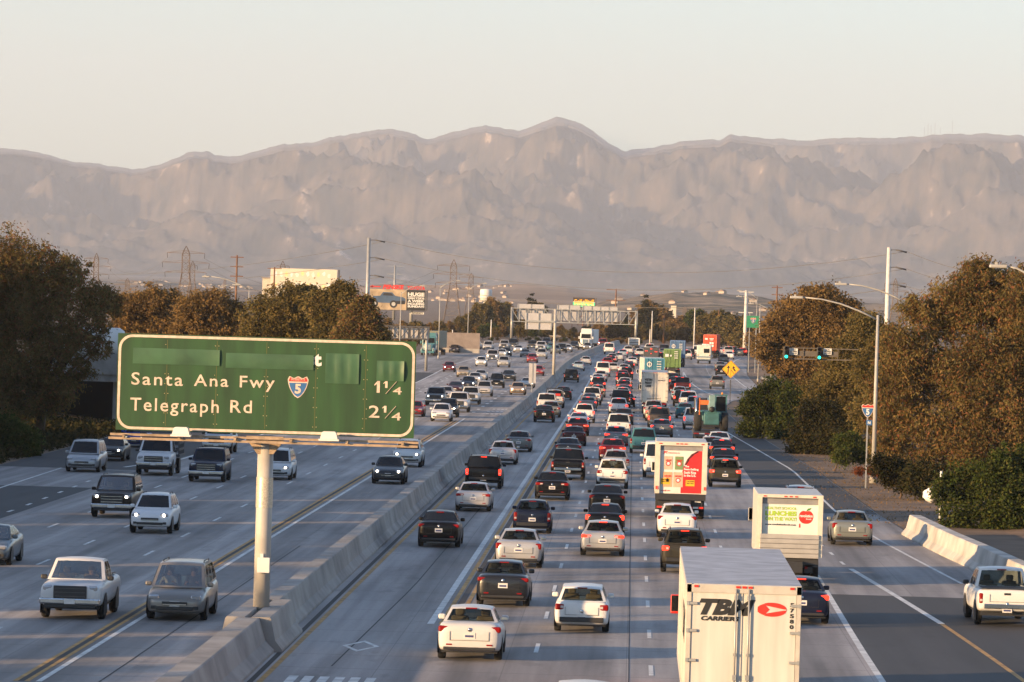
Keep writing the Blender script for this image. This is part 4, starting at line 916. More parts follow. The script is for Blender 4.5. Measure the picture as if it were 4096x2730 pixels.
# dark dump truck showing many red lights
t = empty('dump_truck', (2.45, 735, elev(735))); put(t, 'dark dump truck body lit by rows of red rear lights', 'truck')
mb = MB(); mb.box((0, 3, 2.2), (2.4, 6.0, 1.9), bev=.05); mb.box((0, 7.2, 1.9), (2.3, 1.9, 2.2), bev=.15); mb.box((0, 3, .9), (1.0, 8, .5)); mb.add('dump_body', pm('dump_dark', (.05, .052, .055), .6), t)
mb = MB()
for x, z in ((-.9, 2.6), (-.65, 2.6), (.65, 2.5), (.9, 2.5), (-.1, 2.95), (.0, 2.95), (.1, 2.95), (0, 2.2)): mb.box((x, -.03, z), (.12, .05, .12), bev=.02)
mb.add('taillight', TAILON, t); twheels(t, (-1, 1), (1.4, 2.7, 7.4))
# telehandler on a low trailer
t = empty('lowbed_trailer', (5.85, 352, 0)); put(t, 'low dark flatbed trailer carrying a teal telehandler', 'trailer')
mb = MB(); mb.box((0, 5, .82), (2.55, 10, .22)); mb.box((0, .0, .62), (2.5, .12, .14)); mb.add('deck', DARKSTEEL, t)
mb = MB()
for i in range(6): mb.box((-1.05+i*.42, -.09, .78), (.42, .03, .10), mi=i % 2)
mb.add('reflective_strip', [RED, WHITE], t); twheels(t, (-1.0, 1.0), (1.5, 2.8), .42); tractor(t, 11.0, 'charcoal', 2.4, 3.2, False)
t2 = empty('telehandler', (5.95, 353.2, .93)); put(t2, 'teal telehandler with thick tyres and a raised boom riding on a flatbed', 'construction vehicle')
TEAL = pm('machine_teal', (.035, .12, .13), .55, 0, .3, 1.5)
mb = MB(); mb.box((0, 2.6, 1.15), (1.5, 4.6, .75), bev=.08); mb.box((0, .3, .95), (1.2, .5, .9), bev=.06); mb.box((-.75, 2.2, 1.3), (.5, 2.4, .5), bev=.05); mb.add('chassis', TEAL, t2)
mb = MB(); mb.box((.78, 2.4, 2.05), (.06, 1.4, 1.3)); 
for xx in (.30, 1.12):
    for yy in (1.6, 3.0): mb.box((xx, yy, 2.0), (.09, .09, 1.5))
mb.box((.71, 2.3, 2.76), (.98, 1.6, .09)); mb.box((.71, 2.3, 1.4), (.95, 1.5, .3)); mb.add('cab', TEAL, t2)
mb = MB(); mb.box((.71, 1.64, 2.1), (.72, .02, 1.1)); mb.add('cab_window', GLASS, t2)
mb = MB(); mb.box((0, 2.6, 2.05), (.55, 5.6, .55), rot=Matrix.Rotation(.06, 4, 'X')); mb.box((0, -.15, 2.3), (.5, .35, 1.0), bev=.05); mb.add('boom', pm('machine_pale_teal', (.16, .26, .27), .5, 0, .2), t2)
mb = MB(); mb.lathe([(.01, 0), (.22, 0), (.22, .05), (.01, .05)], seg=14); hm = mb.mesh('headstock_hole', BLACK); hm.transform(Matrix.Rotation(math.pi/2, 4, 'X')); link('headstock_hole', hm, t2, (0, -.34, 1.7))
mb = MB(); mb.box((-.95, .1, 1.9), (.08, .1, 1.3)); mb.box((-.6, .1, 2.2), (.75, .08, .35)); mb.add('orange_guard', pm('guard_orange', (.55, .14, .03), .5), t2)
mb = MB(); mb.lathe([(.07, 0), (.09, .12), (.01, .2)], (.8, 2.0, 2.8), 10); mb.add('beacon', AMBER, t2)
BW = wheel_meshes(.72, .52)
for sx in (-1, 1):
    for yy in (.95, 4.3): w_ = link('wheel', BW[0], t2, (sx*1.02, yy, .72)); link('rim', BW[1], w_)
# trucks coming towards us
t = empty('semi_truck', (-34.2, 784+19.5, elev(790)), math.pi-.07); put(t, 'dark blue green semi truck with sleeper cab pulling an olive brown box trailer', 'truck')
mb = MB(); mb.box((0, 6.6, 2.75), (2.55, 13, 2.9), bev=.03); mb.add('trailer_box', pm('trailer_olive', (.16, .155, .105), .6), t)
mb = MB(); mb.box((0, 6, 1.0), (1.1, 12, .4)); mb.add('chassis', TRIM, t); tractor(t, 13.8, 'teal', 2.5, 3.9); twheels(t, (-1.05, 1.05), (1.5, 2.8))
t = empty('semi_truck', (-8.9, 921+19.5, elev(930)), math.pi-.07); put(t, 'white semi truck with tall rounded white cab and long white trailer, oncoming beside the median', 'truck')
mb = MB(); mb.box((0, 6.6, 2.55), (2.55, 13, 2.7), bev=.03); mb.add('trailer_box', WHITE, t)
mb = MB(); mb.box((0, 6, 1.0), (1.1, 12, .4)); mb.add('chassis', TRIM, t); tractor(t, 13.8, 'white', 2.5, 4.1); twheels(t, (-1.05, 1.05), (1.5, 2.8))
# box trailer half hidden by the shrubs on the ramp, and the tanker on the left overpass
t = empty('box_truck', (20.0, 430, -.05), -.5); put(t, 'white box truck with red rear end half hidden behind the shrubs', 'truck')
mb = MB(); mb.box((0, 4.5, 2.2), (2.5, 9, 2.4)); mb.add('cargo_box', WHITE, t); mb = MB(); mb.box((1.262, 1.5, 2.2), (.02, 2.8, 2.3)); mb.box((0, -.012, 2.2), (2.4, .02, 2.3)); mb.add('red_panel', RED, t)
mb = MB(); mb.box((0, 4.5, .8), (1.1, 9, .4)); mb.add('chassis', TRIM, t); twheels(t, (-1.05, 1.05), (1.5,)); tractor(t, 9.3, 'white', 2.3, 2.9, False)
# ------------------------------------------------------------------ sign structures, poles and lines
def thing(mb, name, mats, label, cat, group=None, loc=(0, 0, 0), rotz=0):
    return put(mb.add(name, mats, None, loc, rotz), label, cat, group)
def truss(mb, x0, x1, y, zb, zt, n, dy=.0, up=True):
    for z in (zb, zt): mb.bar((x0, y, z), (x1, y, z), .16); mb.bar((x0, y+1.0, z), (x1, y+1.0, z), .16)
    for i in range(n+1):
        x = x0+(x1-x0)*i/n
        for yy in (y, y+1.0): mb.bar((x, yy, zb), (x, yy, zt), .12)
        mb.bar((x, y, zt), (x, y+1, zt), .1)
        if i < n:
            xa = x0+(x1-x0)*(i+1)/n; mb.bar((x, y, zt if i < n/2 else zb), (xa, y, zb if i < n/2 else zt), .11)
def back_panel(mb, x0, x1, z0, z1, y, n):
    mb.box(((x0+x1)/2, y, (z0+z1)/2), (x1-x0, .1, z1-z0))
    for i in range(n+1): mb.box((x0+.15+(x1-x0-.3)*i/n, y-.1, (z0+z1)/2), (.14, .12, z1-z0+.1), mi=1)
GY = 1050
t = empty('sign_gantry', (-28.4, GY, elev(GY))); put(t, 'wide steel truss gantry with the bare grey backs of its signs above the far traffic', 'sign gantry')
def lo2(mb): bmesh.ops.translate(mb.b, vec=(28.4, -GY, -elev(GY)), verts=list(mb.b.verts)); return mb
mb = MB(); truss(mb, -28.6, .1, GY, 6.4, 9.4, 15); R_ = Matrix.Translation((0, 0, 9.6))@Matrix.Rotation(.0, 4, 'Y'); lo2(mb).add('truss', STEEL, t)
mb = MB()
for x in (-28.4, -.1): mb.tube([(x, GY+.5, elev(GY)), (x, GY+.5, 9.6)], .32, 14)
lo2(mb).add('post', STEEL, t)
for x0, x1, n_ in ((-27.2, -21.0, 2), (-18.2, -12.8, 2), (-12.4, -4.3, 4)):
    mb = MB(); back_panel(mb, x0, x1, 6.9, 10.4, GY-.35+1.6, n_); lo2(mb).add('sign_back', [ALU, STEEL], t)
t = empty('median_sign', (-10.6, 600, elev(600)+.9)); put(t, 'grey sign back on a cantilever post standing in the median, below the far gantry', 'road sign')
mb = MB(); mb.tube([(0, 0, 0), (0, 0, 8.6)], [.2, .15], 12); mb.add('post', POLE, t)
mb = MB(); back_panel(mb, -3.9, -.35, 5.9, 8.0, .1, 2); mb.add('sign_back', [ALU, STEEL], t)
mb = MB(); mb.bar((0, -.1, 6.95), (-3.9, -.1, 6.95), .22); mb.add('arm', STEEL, t)
y = 520; p = at(1255, 873, y); t = empty('median_marker', (-10.9, 488, .98)); put(t, 'small grey sign back on a thin pole above the median barrier', 'road sign')
mb = MB(); mb.box((0, 0, 1.4), (.07, .07, 2.8)); mb.add('pole', STEEL, t); mb = MB(); mb.box((.05, -.05, 2.0), (.75, .05, 2.1)); mb.box((.05, -.09, 2.0), (.1, .06, 2.1), mi=1); mb.add('sign_back', [ALU, STEEL], t)
t = empty('sign_gantry', (-39, 650, elev(650))); put(t, 'dark steel truss with pale sign back above the right end of the green sign', 'sign gantry')
a, c = at(835, 748, 650), at(985, 780, 650)
mb = MB(); truss(mb, a.x, c.x, 650, c.z, a.z, 7); bmesh.ops.translate(mb.b, vec=(39, -650, -elev(650)), verts=list(mb.b.verts)); mb.add('truss', DARKSTEEL, t)
mb = MB(); back_panel(mb, a.x+(c.x-a.x)*.37, c.x, c.z+.05, a.z-.15, 651.4, 4); bmesh.ops.translate(mb.b, vec=(39, -650, -elev(650)), verts=list(mb.b.verts)); mb.add('sign_back', [ALU, DARKSTEEL], t)
mb = MB(); mb.tube([(a.x+1+39, .5, 0), (a.x+1+39, .5, a.z-elev(650))], .28, 12); mb.tube([(c.x-.3+39, .5, 0), (c.x-.3+39, .5, a.z-elev(650))], .2, 12); mb.add('post', STEEL, t)
# street lamps with a curved mast arm
def lamp(x, y, h, arm, label, z=None, left=True, rad=.095):
    z = gz(x, y) if z is None else z; t = empty('street_lamp', (x, y, z)); put(t, label, 'street lamp', 'street lamps along the freeway'); s = -1 if left else 1
    mb = MB(); mb.tube([(0, 0, 0), (0, 0, h)], [rad, rad*.55], 12); mb.lathe([(rad*1.7, 0), (rad*1.7, .5), (rad*1.1, .55)], seg=12); mb.add('pole', LAMPC, t)
    mb = MB(); mb.tube([(0, 0, h-.3), (s*arm*.25, 0, h+.22), (s*arm*.5, 0, h+.62), (s*arm*.75, 0, h+.86), (s*arm, 0, h+.95)], [.06, .055, .05, .045, .04], 8); mb.add('mast_arm', LAMPC, t)
    mb = MB(); mb.box((s*(arm+.35), 0, h+.93), (.8, .34, .16), bev=.05); mb.box((s*(arm+.45), 0, h+1.05), (.12, .12, .12)); mb.add('lamp_head', LAMPC, t); return t
lamp(14.6, 280, 10.2, 4.6, 'tall grey street lamp before the trees, curved arm reaching left over the dark shoulder', 0, rad=.15)
pq = at(2090, 690, 306); lamp(pq.x, 306, pq.z-gz(pq.x, 306), pq.x-at(1945, 650, 306).x, 'street lamp rising out of the big tree crown, only its arm and head showing')
lamp(18.2, 205, 11.6, 1.9, 'street lamp head poking out left of the right edge, above the big tree')
for i, (dx, dyt, Y, L_, lab) in enumerate(((482, 668, 520, False, 'slender street lamp in the brown tree row left of the white billboard'), (573, 655, 480, True, 'pale street lamp with a long arm beside the brown tree row'), (922, 668, 640, False, 'thin lamp pole cutting in front of the black text billboard'), (1012, 655, 760, False, 'lamp pole between the billboard and the rusty lattice tower'), (1078, 660, 860, False, 'lamp pole in front of the white water tower'), (1747, 695, 640, True, 'lamp pole standing beside the green route sign'), (1740, 680, 760, True, 'lamp pole with its head left of the mid right tree'), (1776, 712, 620, True, 'short looking lamp pole rising from the top left of the mid right tree'))):
    p = at(dx, dyt, Y); lamp(p.x, Y, p.z-gz(p.x, Y)-.2, 2.6 if not (i == 1) else 4.2, lab, None, L_)
# power poles
def steel_pole(dx, dyt, Y, label, r=.32, arms=3, sp=1.9, armlen=1.7, side=1, mt=None):
    p = at(dx, dyt, Y); z = gz(p.x, Y); h = p.z-z; t = empty('power_pole', (p.x, Y, z)); put(t, label, 'power pole', 'power poles'); mb = MB(); mb.tube([(0, 0, 0), (0, 0, h)], [r, r*.6], 14); mb.add('pole', mt or POLE, t)
    tips = []
    for i in range(arms):
        zz = h-.3-i*sp; mb = MB()
        if side: mb.bar((0, 0, zz), (side*armlen*.5, 0, zz+.05), .1); mb.tube([(side*armlen*.4, 0, zz+.04), (side*armlen, 0, zz-.2)], .09, 8)
        else: mb.bar((-armlen, 0, zz), (armlen, 0, zz), .14)
        mb.add('crossarm', DARKSTEEL if side else (mt or DARKSTEEL), t); tips.append(Vector((p.x+(side or 1)*armlen, Y, z+zz-.1)))
    return tips
SPW = pm('steel_pole_pale', (.55, .53, .50), .5)
TA = steel_pole(848, 547, 600, 'tall steel power pole with three dark insulator arms, right of the white billboard', .36, sp=2.3, armlen=2.1, mt=STEEL)
TB = steel_pole(2043, 569, 520, 'tall pale steel power pole with three insulator arms above the right hand trees', .36, sp=1.95, armlen=2.0, mt=SPW)
steel_pole(1715, 668, 900, 'thick pale steel pole left of the green route sign', .45, 2, 4, 1.4, 0, SPW)
steel_pole(908, 610, 1500, 'bare steel pole rising behind the car advertisement billboard', .5, 3, 2.6, 2.6, 0, STEEL)
steel_pole(545, 587, 700, 'wooden power pole with three crossarms behind the brown tree row', .2, 3, 1.45, 1.0, 0, WOOD)
steel_pole(631, 614, 900, 'dark wooden power pole standing in front of the white billboard', .24, 2, 3.2, 1.4, 0, WOOD)
steel_pole(1416, 664, 1150, 'dark wooden power pole with three crossarms right of the yellow lettered sign', .26, 3, 2.6, 2.4, 0, WOOD)
steel_pole(1786, 657, 760, 'wooden power pole peeking over the mid right tree', .2, 3, 1.2, .9, 0, WOOD)
for i, (dx, dyt, Y, mt, lab) in enumerate(((1097, 735, 1120, WOOD, 'short orange brown pole left of the far sign gantry'), (1340, 725, 1200, WOOD, 'wooden utility pole with crossarms just right of the cantilever sign back'), (1314, 745, 1180, WOOD, 'orange brown pole under the middle of the gantry'), (1499, 715, 1080, SPW, 'pale pole in front of the dark conifers'), (1494, 757, 1020, SPW, 'short pale pole beside the pale pole by the conifers'), (1526, 726, 1060, WOOD, 'brown wooden pole left of the rust coloured tree'), (1597, 708, 1000, SPW, 'white pole in front of the round green tree'), (1652, 712, 1050, WOOD, 'brown pole above the red container'), (1692, 740, 980, WOOD, 'brown pole with crossarms near the right curve'), (1441, 760, 1100, WOOD, 'short bright brown pole right of the far gantry post'), (1040, 758, 1000, SPW, 'thin grey pole above the grey sound wall'), (1129, 735, 1020, SPW, 'grey sign post with small white boxes above the oncoming traffic'))):
    steel_pole(dx, dyt, Y, lab, .17, 2 if i in (1, 8) else 0, 2.2, 1.6, 0, mt)
# lattice towers
RUST = pm('tower_rust', (.15, .11, .085), .8, .1)
def lattice(dx, dyt, Y, wpx, label, zb=None, arms=((.0, 1.0), (.27, 1.25), (.54, 1.1))):
    p = at(dx, dyt, Y); z = gz(p.x, Y); h = p.z-z; w = wpx*1.7408/F*Y; t = empty('lattice_tower', (p.x, Y, z)); put(t, label, 'transmission tower', 'lattice transmission towers')
    mb = MB(); th = max(.14, Y*.00008)
    def hw(s): return w*(.5 if s < .35 else .5-.36*min(1, (s-.35)/.45)) if False else w*(.34-.22*min(1, s/.62) if s < .9 else .12*(1-s)/.1)
    lv = [0, .13, .25, .36, .46, .55, .63, .71, .79, .87, .93, 1.0]
    for s0, s1 in zip(lv, lv[1:]):
        a_, c_ = max(hw(s0), .02), max(hw(s1), .02)
        cs0 = [(sx*a_, sy*a_, s0*h) for sx, sy in ((-1, -1), (1, -1), (1, 1), (-1, 1))]; cs1 = [(sx*c_, sy*c_, s1*h) for sx, sy in ((-1, -1), (1, -1), (1, 1), (-1, 1))]
        for k in range(4):
            mb.bar(cs0[k], cs1[k], th); k2 = (k+1) % 4; mb.bar(cs0[k], cs1[k2], th*.7); mb.bar(cs1[k], cs1[k2], th*.7)
    mb.add('lattice', RUST, t); tips = []
    for f, l in arms:
        mb = MB(); zz = h*(.90-f*.5); L_ = w*.62*l
        for sx in (-1, 1):
            mb.bar((0, 0, zz), (sx*L_, 0, zz+.1), th); mb.bar((0, 0, zz+h*.04), (sx*L_, 0, zz+.1), th*.7); mb.bar((sx*L_, 0, zz), (sx*L_*.98, 0, zz-h*.07), th*1.2, mi=1)
            tips.append(Vector((p.x+sx*L_, Y, z+zz-h*.07)))
        mb.add('crossarm', [RUST, DARKSTEEL], t)
    return tips
W1 = lattice(222, 582, 1500, 44, 'narrow lattice transmission tower above the left tree crown')
W2 = lattice(428, 566, 1350, 70, 'large lattice transmission tower with dark hanging insulators, left of the wooden pole')
W2b = lattice(443, 600, 1700, 46, 'stubby lattice tower overlapping the large tower at its right', arms=((.0, .4),))
W3 = lattice(1043, 597, 1400, 60, 'rust brown lattice tower between the billboard and the water tower')
W4 = lattice(1083, 628, 1900, 44, 'smaller lattice tower just left of the water tower')
W5 = lattice(1574, 705, 2600, 30, 'faint lattice tower in front of the low hills')
lattice(293, 640, 2200, 40, 'low lattice tower top showing above the brown tree row'); lattice(650, 600, 1600, 50, 'lattice tower top poking up behind the white billboard', arms=((.0, .5),)); lattice(2058, 640, 1600, 40, 'lattice tower half hidden behind the pale steel power pole')
lattice(517, 640, 2600, 20, 'thin distant lattice mast left of the wooden power pole', arms=())
def wire(a, c, sag, label, r=.028):
    mb = MB(); n = 16; mb.tube([a.lerp(c, i/n)-Vector((0, 0, sag*4*(i/n)*(1-i/n))) for i in range(n+1)], r, 4, caps=False); put(mb.add('power_line', WIRE), label, 'power line', 'power lines')
nm = ('top', 'middle', 'lowest')
for i in range(3):
    wire(TA[i], TB[i], 3.2, 'long sagging power line between the two tall steel poles, %s of three' % nm[i]); wire(TA[i], at(-60, (690, 700, 712)[i]-80, 900), 3, 'power line running left from the steel pole past the white billboard, %s of three' % nm[i]); wire(TB[i], at(2500, (628, 645, 660)[i], 480), 1.5, 'power line running right from the pale steel pole, %s of three' % nm[i])
for i in range(3): wire(W2[2*i], W1[2*i+1], 4, 'thin line strung between the two left lattice towers, %s of three' % nm[i], .04); wire(W3[2*i+1], W4[2*i], 2, 'thin line strung between the two rusty lattice towers by the water tower, %s of three' % nm[i], .04); wire(W2[2*i+1], W3[2*i], 9, 'faint long line between the large left tower and the rust brown tower, %s of three' % nm[i], .04)
# billboards
def bb(label, Y, x0d, x1d, ytd, ybd, mt, name='billboard'):
    a, c = at(x0d, ytd, Y), at(x1d, ytd+(x1d-x0d)*RHO, Y); zb = at(x0d, ybd, Y).z; z = gz(a.x, Y)
    t = empty(name, ((a.x+c.x)/2, Y, z)); put(t, label, 'billboard'); w_ = c.x-a.x; H_ = a.z-z; B_ = zb-z
    mb = MB(); mb.box((0, .2, (H_+B_)/2), (w_, .4, H_-B_)); mb.box((w_/2+.35, .9, (H_+B_)/2), (.25, 1.8, H_-B_), mi=1); mb.add('board', [mt, DARKSTEEL], t)
    mb = MB(); mb.tube([(w_*.25, .8, 0), (w_*.25, .8, H_*.98)], .45, 16); mb.add('post', STEEL, t)
    mb = MB(); mb.box((0, -.6, B_-.15), (w_+.5, 1.1, .12)); mb.add('catwalk', DARKSTEEL, t)
    return t, w_, B_, H_
BBW = pm('billboard_cream', (.58, .52, .42), .6, var=.06, scale=.5)
t, w_, B_, H_ = bb('big cream billboard with rows of pale doodles and white Spanish lettering, half behind a tree', 1000, 622, 775, 616, 700, BBW)
rg = random.Random(3); DC = [pm('doodle_blue', (.62, .66, .66), .6), pm('doodle_white', (.68, .66, .60), .6), pm('doodle_ochre', (.78, .60, .30), .6)]
for i in range(22):
    mb = MB(); cx, cz = -w_*.42+(i % 11)*w_*.08, H_-(1.2 if i < 11 else 3.6)+rg.uniform(-.2, .2); k_ = rg.randint(6, 11)
    mb.poly([(cx+.42*math.cos(a_)*rg.uniform(.6, 1.1), -.012, cz+.62*math.sin(a_)*rg.uniform(.6, 1.1)) for a_ in [2*math.pi*j/k_ for j in range(k_)]]); mb.add('doodle', DC[i % 3], t)
text('ESTAMOS ACOSTUMBRADOS', (-w_*.46, w_*.40, H_-6.3, H_-5.3), -.015, WHITE, t, .05)
mb = MB(); mb.poly([(-w_/2+.1, -.012, H_-7.6), (w_/2, -.012, H_-7.6), (w_/2, -.012, H_-6.7), (-w_/2+.1, -.012, H_-6.7)]); mb.add('white_band', WHITE, t)
t, w2, B2, H2 = bb('pickup truck billboard with red letters on top and a black text panel', 1150, 850, 978, 664, 711, pm('ad_sand', (.34, .26, .17), .7, var=.5, scale=.35))
mb = MB(); xs = w2*.5-4.7; mb.poly([(xs, -.012, B2), (w2/2, -.012, B2), (w2/2, -.012, H2), (xs, -.012, H2)]); mb.add('black_panel', BLACK, t)
for s_, a0, a1 in (('HUGE', .70, .88), ('SERVICE FACILITY', .645, .69), ('OPEN 7 DAYS', .54, .63), ('A WEEK', .40, .52), ('INCLUDING', .27, .38), ('SUNDAY!', .14, .25)): text(s_, (xs+.3, w2/2-.25, B2+a0*(H2-B2), B2+a1*(H2-B2)), -.03, WHITE, t, .05)
mb = MB(); ox, oz, s_ = -w2*.40, B2+1.35, 1.0
def tp(pts, mi): mb.poly([(ox+x*s_, -.014-.004*mi, oz+z*s_) for x, z in pts], mi)
tp([(-.6, .4), (3.4, .35), (7.2, .1), (7.6, .5), (7.6, 1.5), (6.9, 1.9), (5.0, 2.15), (4.2, 3.0), (1.9, 3.05), (1.2, 2.1), (-.6, 2.0)], 0)
tp([(1.9, 2.2), (2.2, 2.85), (4.0, 2.8), (4.6, 2.15)], 1); tp([(5.2, .1), (7.5, .15), (7.4, 1.0), (5.3, .9)], 1)
for cx in (4.6, -.2):
    mb.disc((ox+cx, -.03, oz+.1), .95, 'y', 18, mi=1); mb.disc((ox+cx, -.034, oz+.1), .5, 'y', 14, mi=2)
mb.add('truck_picture', [pm('ad_blue', (.05, .09, .16), .5, var=.3, scale=.6), BLACK, pm('ad_grey', (.4, .4, .38), .6)], t)
text('PENSKE', (-w2*.5+3.2, w2*.5-5.4, H2+.05, H2+1.15), -.1, RED, t, .06, .2); text('TOYOTA', (w2*.5-4.6, w2*.5-.1, H2+.05, H2+.95), -.1, RED, t, .05)
mb = MB(); mb.box((-w2*.5+1.5, -.1, H2+.6), (2.4, .1, .3)); mb.prism([(-w2*.5-.2, H2+.6), (-w2*.5+.8, H2+.95), (-w2*.5+.8, H2+.25)], -.15, -.05); mb.add('arrow', RED, t)
mb = MB(); mb.box((w2*.5-1.8, -.3, B2-.65), (3.1, .1, .55)); mb.add('name_plate', WHITE, t); text('REGENCY', (w2*.5-3.2, w2*.5-.4, B2-.85, B2-.45), -.37, BLACK, t, .04)
t, w3, B3, H3 = bb('dark roadside sign with yellow playful lettering above a bright green electronic panel', 1350, 1317, 1367, 684, 705, pm('sign_dark', (.045, .035, .03), .6), 'pylon_sign')
text("Golf n'Stuff", (-w3*.46, w3*.46, H3-1.75, H3-.45), -.03, pm('sign_amber', (.95, .45, .02), .5), t, .05)
mb = MB(); mb.poly([(-w3/2, -.015, B3), (w3/2, -.015, B3), (w3/2, -.015, B3+1.3), (-w3/2, -.015, B3+1.3)]); mb.add('led_panel', pm('led_green', (.05, .75, .32), .5, emit=.5), t)
mb = MB(); mb.box((0, -.02, B3+1.42), (w3, .05, .14)); mb.add('trim_strip', WHITE, t); text('STARTING FROM', (-w3*.46, w3*.46, B3+.15, B3+.95), -.03, pm('led_yellow', (.85, .9, .2), .5, emit=.6), t, .04)
# merge warning sign
t = empty('merge_sign', (10.5, 507, elev(507))); put(t, 'yellow diamond merge sign with two black arrows on a thin post', 'road sign')
mb = MB(); mb.box((0, .06, 1.3), (.09, .09, 2.6)); mb.add('post', DARKSTEEL, t)
hd = .98; cz = 3.75
mb = MB(); mb.prism([(-hd, cz), (0, cz+hd), (hd, cz), (0, cz-hd)], -.02, .02, mi=0)
mb.poly([(-hd*.95, -.024, cz), (0, -.024, cz+hd*.95), (hd*.95, -.024, cz), (0, -.024, cz-hd*.95)], 1); mb.poly([(-hd*.90, -.028, cz), (0, -.028, cz+hd*.90), (hd*.90, -.028, cz), (0, -.028, cz-hd*.90)], 0); mb.add('sign_plate', [YELLOW, BLACK], t)
mb = MB()
def arrow(x0, z0, x1, z1):
    d_ = Vector((x1-x0, 0, z1-z0)); u = d_.normalized(); v = Vector((u.z, 0, -u.x)); a = Vector((x0, -.034, z0)); e_ = Vector((x1, -.034, z1)); m_ = e_-u*.28
    mb.poly([a+v*.06, m_+v*.06, m_+v*.19, e_, m_-v*.19, m_-v*.06, a-v*.06])
arrow(-.32, cz-.5, -.27, cz+.42); mb.poly([(.55, -.034, cz-.16), (.46, -.034, cz-.28), (.22, -.034, cz+.02), (.34, -.034, cz+.1)]); arrow(.34, cz-.06, .24, cz+.38)
mb.poly([(-.02, -.034, cz-.75), (.02, -.034, cz-.75), (.02, -.034, cz+.1), (-.02, -.034, cz+.1)]); mb.poly([(.0, -.034, cz-.1), (.03, -.034, cz-.06), (.38, -.034, cz-.46), (.34, -.034, cz-.5)])
for i in range(4): mb.poly([(-.02, -.034, cz+.2+i*.14), (.02, -.034, cz+.2+i*.14), (.02, -.034, cz+.27+i*.14), (-.02, -.034, cz+.27+i*.14)])
mb.add('arrows', BLACK, t)
# green route sign and shield sign on the right
a, c = at(1716, 726, 700), at(1744, 754, 700); t = empty('route_sign', ((a.x+c.x)/2, 700, gz(a.x, 700))); put(t, 'small green route sign with a red and blue shield beside the pale steel pole', 'road sign'); g0 = gz(a.x, 700)
mb = MB(); mb.box((0, 0, (a.z+c.z)/2-g0), (c.x-a.x, .08, a.z-c.z)); mb.add('sign_plate', pm('sign_bright_green', (.02, .20, .10), .5), t)
mb = MB(); mb.box((-.5, .1, a.z/2), (.12, .12, a.z-.5)); mb.box((.5, .1, a.z/2), (.12, .12, a.z-.5)); mb.add('post', STEEL, t); shield(.05, (a.z+c.z)/2-g0+.2, .85, .9, -.05, t, True, .01)
a = at(1999, 930, 262); t = empty('route_shield_sign', (13.75, 272, 0)); put(t, 'red and blue shield sign on a thin post, partly covered by tree leaves', 'road sign')
mb = MB(); mb.box((0, .05, 2.4), (.08, .08, 4.8)); mb.add('post', STEEL, t); shield(0, 4.55, .75, .8, -.01, t, False, .008)
mb = MB(); mb.box((.1, -.02, 3.85), (.34, .03, .3)); mb.add('direction_plate', BLUE, t); text('N', (.02, .18, 3.76, 3.94), -.04, WHITE, t, .04); text('5', (-.1, .1, 4.3, 4.66), -.026, WHITE, t, .04)
# ramp meter signals on a mast arm
t = empty('ramp_signal', (17.3, 330, gz(17.3, 330))); put(t, 'traffic signal mast with two green lights and two white plates before the trees', 'traffic signal'); g0 = gz(17.3, 330)
def px(d, dyy): p = at(d, dyy, 330); return p.x-17.3, p.z-g0
xl, zl = px(1800, 800); xr, zr_ = px(1925, 826); zt_ = px(1800, 799)[1]; zb_ = px(1800, 824)[1]
mb = MB(); mb.tube([(0, 0, 0), (0, 0, zb_+1.0)], .13, 10); mb.bar((xl, 0, zb_), (0, 0, zb_), .09); mb.bar((xl, 0, zt_), (0, 0, zt_), .07)
for f in (0, .37, .62, 1): mb.bar((xl+f*(xr-xl), 0, zb_), (xl+f*(xr-xl), 0, zt_), .06)
mb.box(((xl+xr)/2, .05, (zb_+zt_)/2), (xr-xl, .02, (zt_-zb_)*.5)); mb.add('mast_arm', pm('mast_brown', (.10, .085, .07), .7), t)
for d in (1807, 1883):
    xx, _ = px(d, 800); mb = MB(); mb.box((xx, -.12, (zb_+zt_)/2+.03), (.34, .22, .92), bev=.03); s_ = mb.add('signal_head', TRIM, t)
    for i, mt in enumerate((pm('lens_red_dark', (.03, .01, .01), .3), pm('lens_amber_dark', (.03, .02, .005), .3), pm('lens_green_lit', (.02, .95, .55), .3, emit=2.5))):
        mb = MB(); mb.lathe([(.105, 0), (.095, .03), (.03, .05), (.003, .052)], seg=16); lm = mb.mesh('lens', mt); lm.transform(Matrix.Rotation(math.pi/2, 4, 'X')); link('lens', lm, s_, (xx, -.232, (zb_+zt_)/2+.33-i*.29))
        mb = MB(); mb.tube([(xx, -.22, (zb_+zt_)/2+.33-i*.29), (xx, -.40, (zb_+zt_)/2+.33-i*.29)], .125, 12, caps=False); mb.add('visor', TRIM, s_)
for d0, d1 in ((1814, 1833), (1892, 1911)):
    xa, _ = px(d0, 800); xb, _ = px(d1, 800); z1_, z0_ = px(d0, 801)[1], px(d0, 815)[1]; mb = MB(); mb.box(((xa+xb)/2, -.06, (z0_+z1_)/2), (xb-xa, .03, z1_-z0_)); s_ = mb.add('notice_plate', WHITE, t)
    for i, tx in enumerate(('1 CAR', 'PER GREEN', 'EACH LANE')): text(tx, (xa+.06+(.08 if i == 0 else 0), xb-.06-(.08 if i == 0 else 0), z1_-.05-(i+1)*(z1_-z0_-.08)/3+.03, z1_-.05-i*(z1_-z0_-.08)/3), -.085, BLACK, s_, .03)
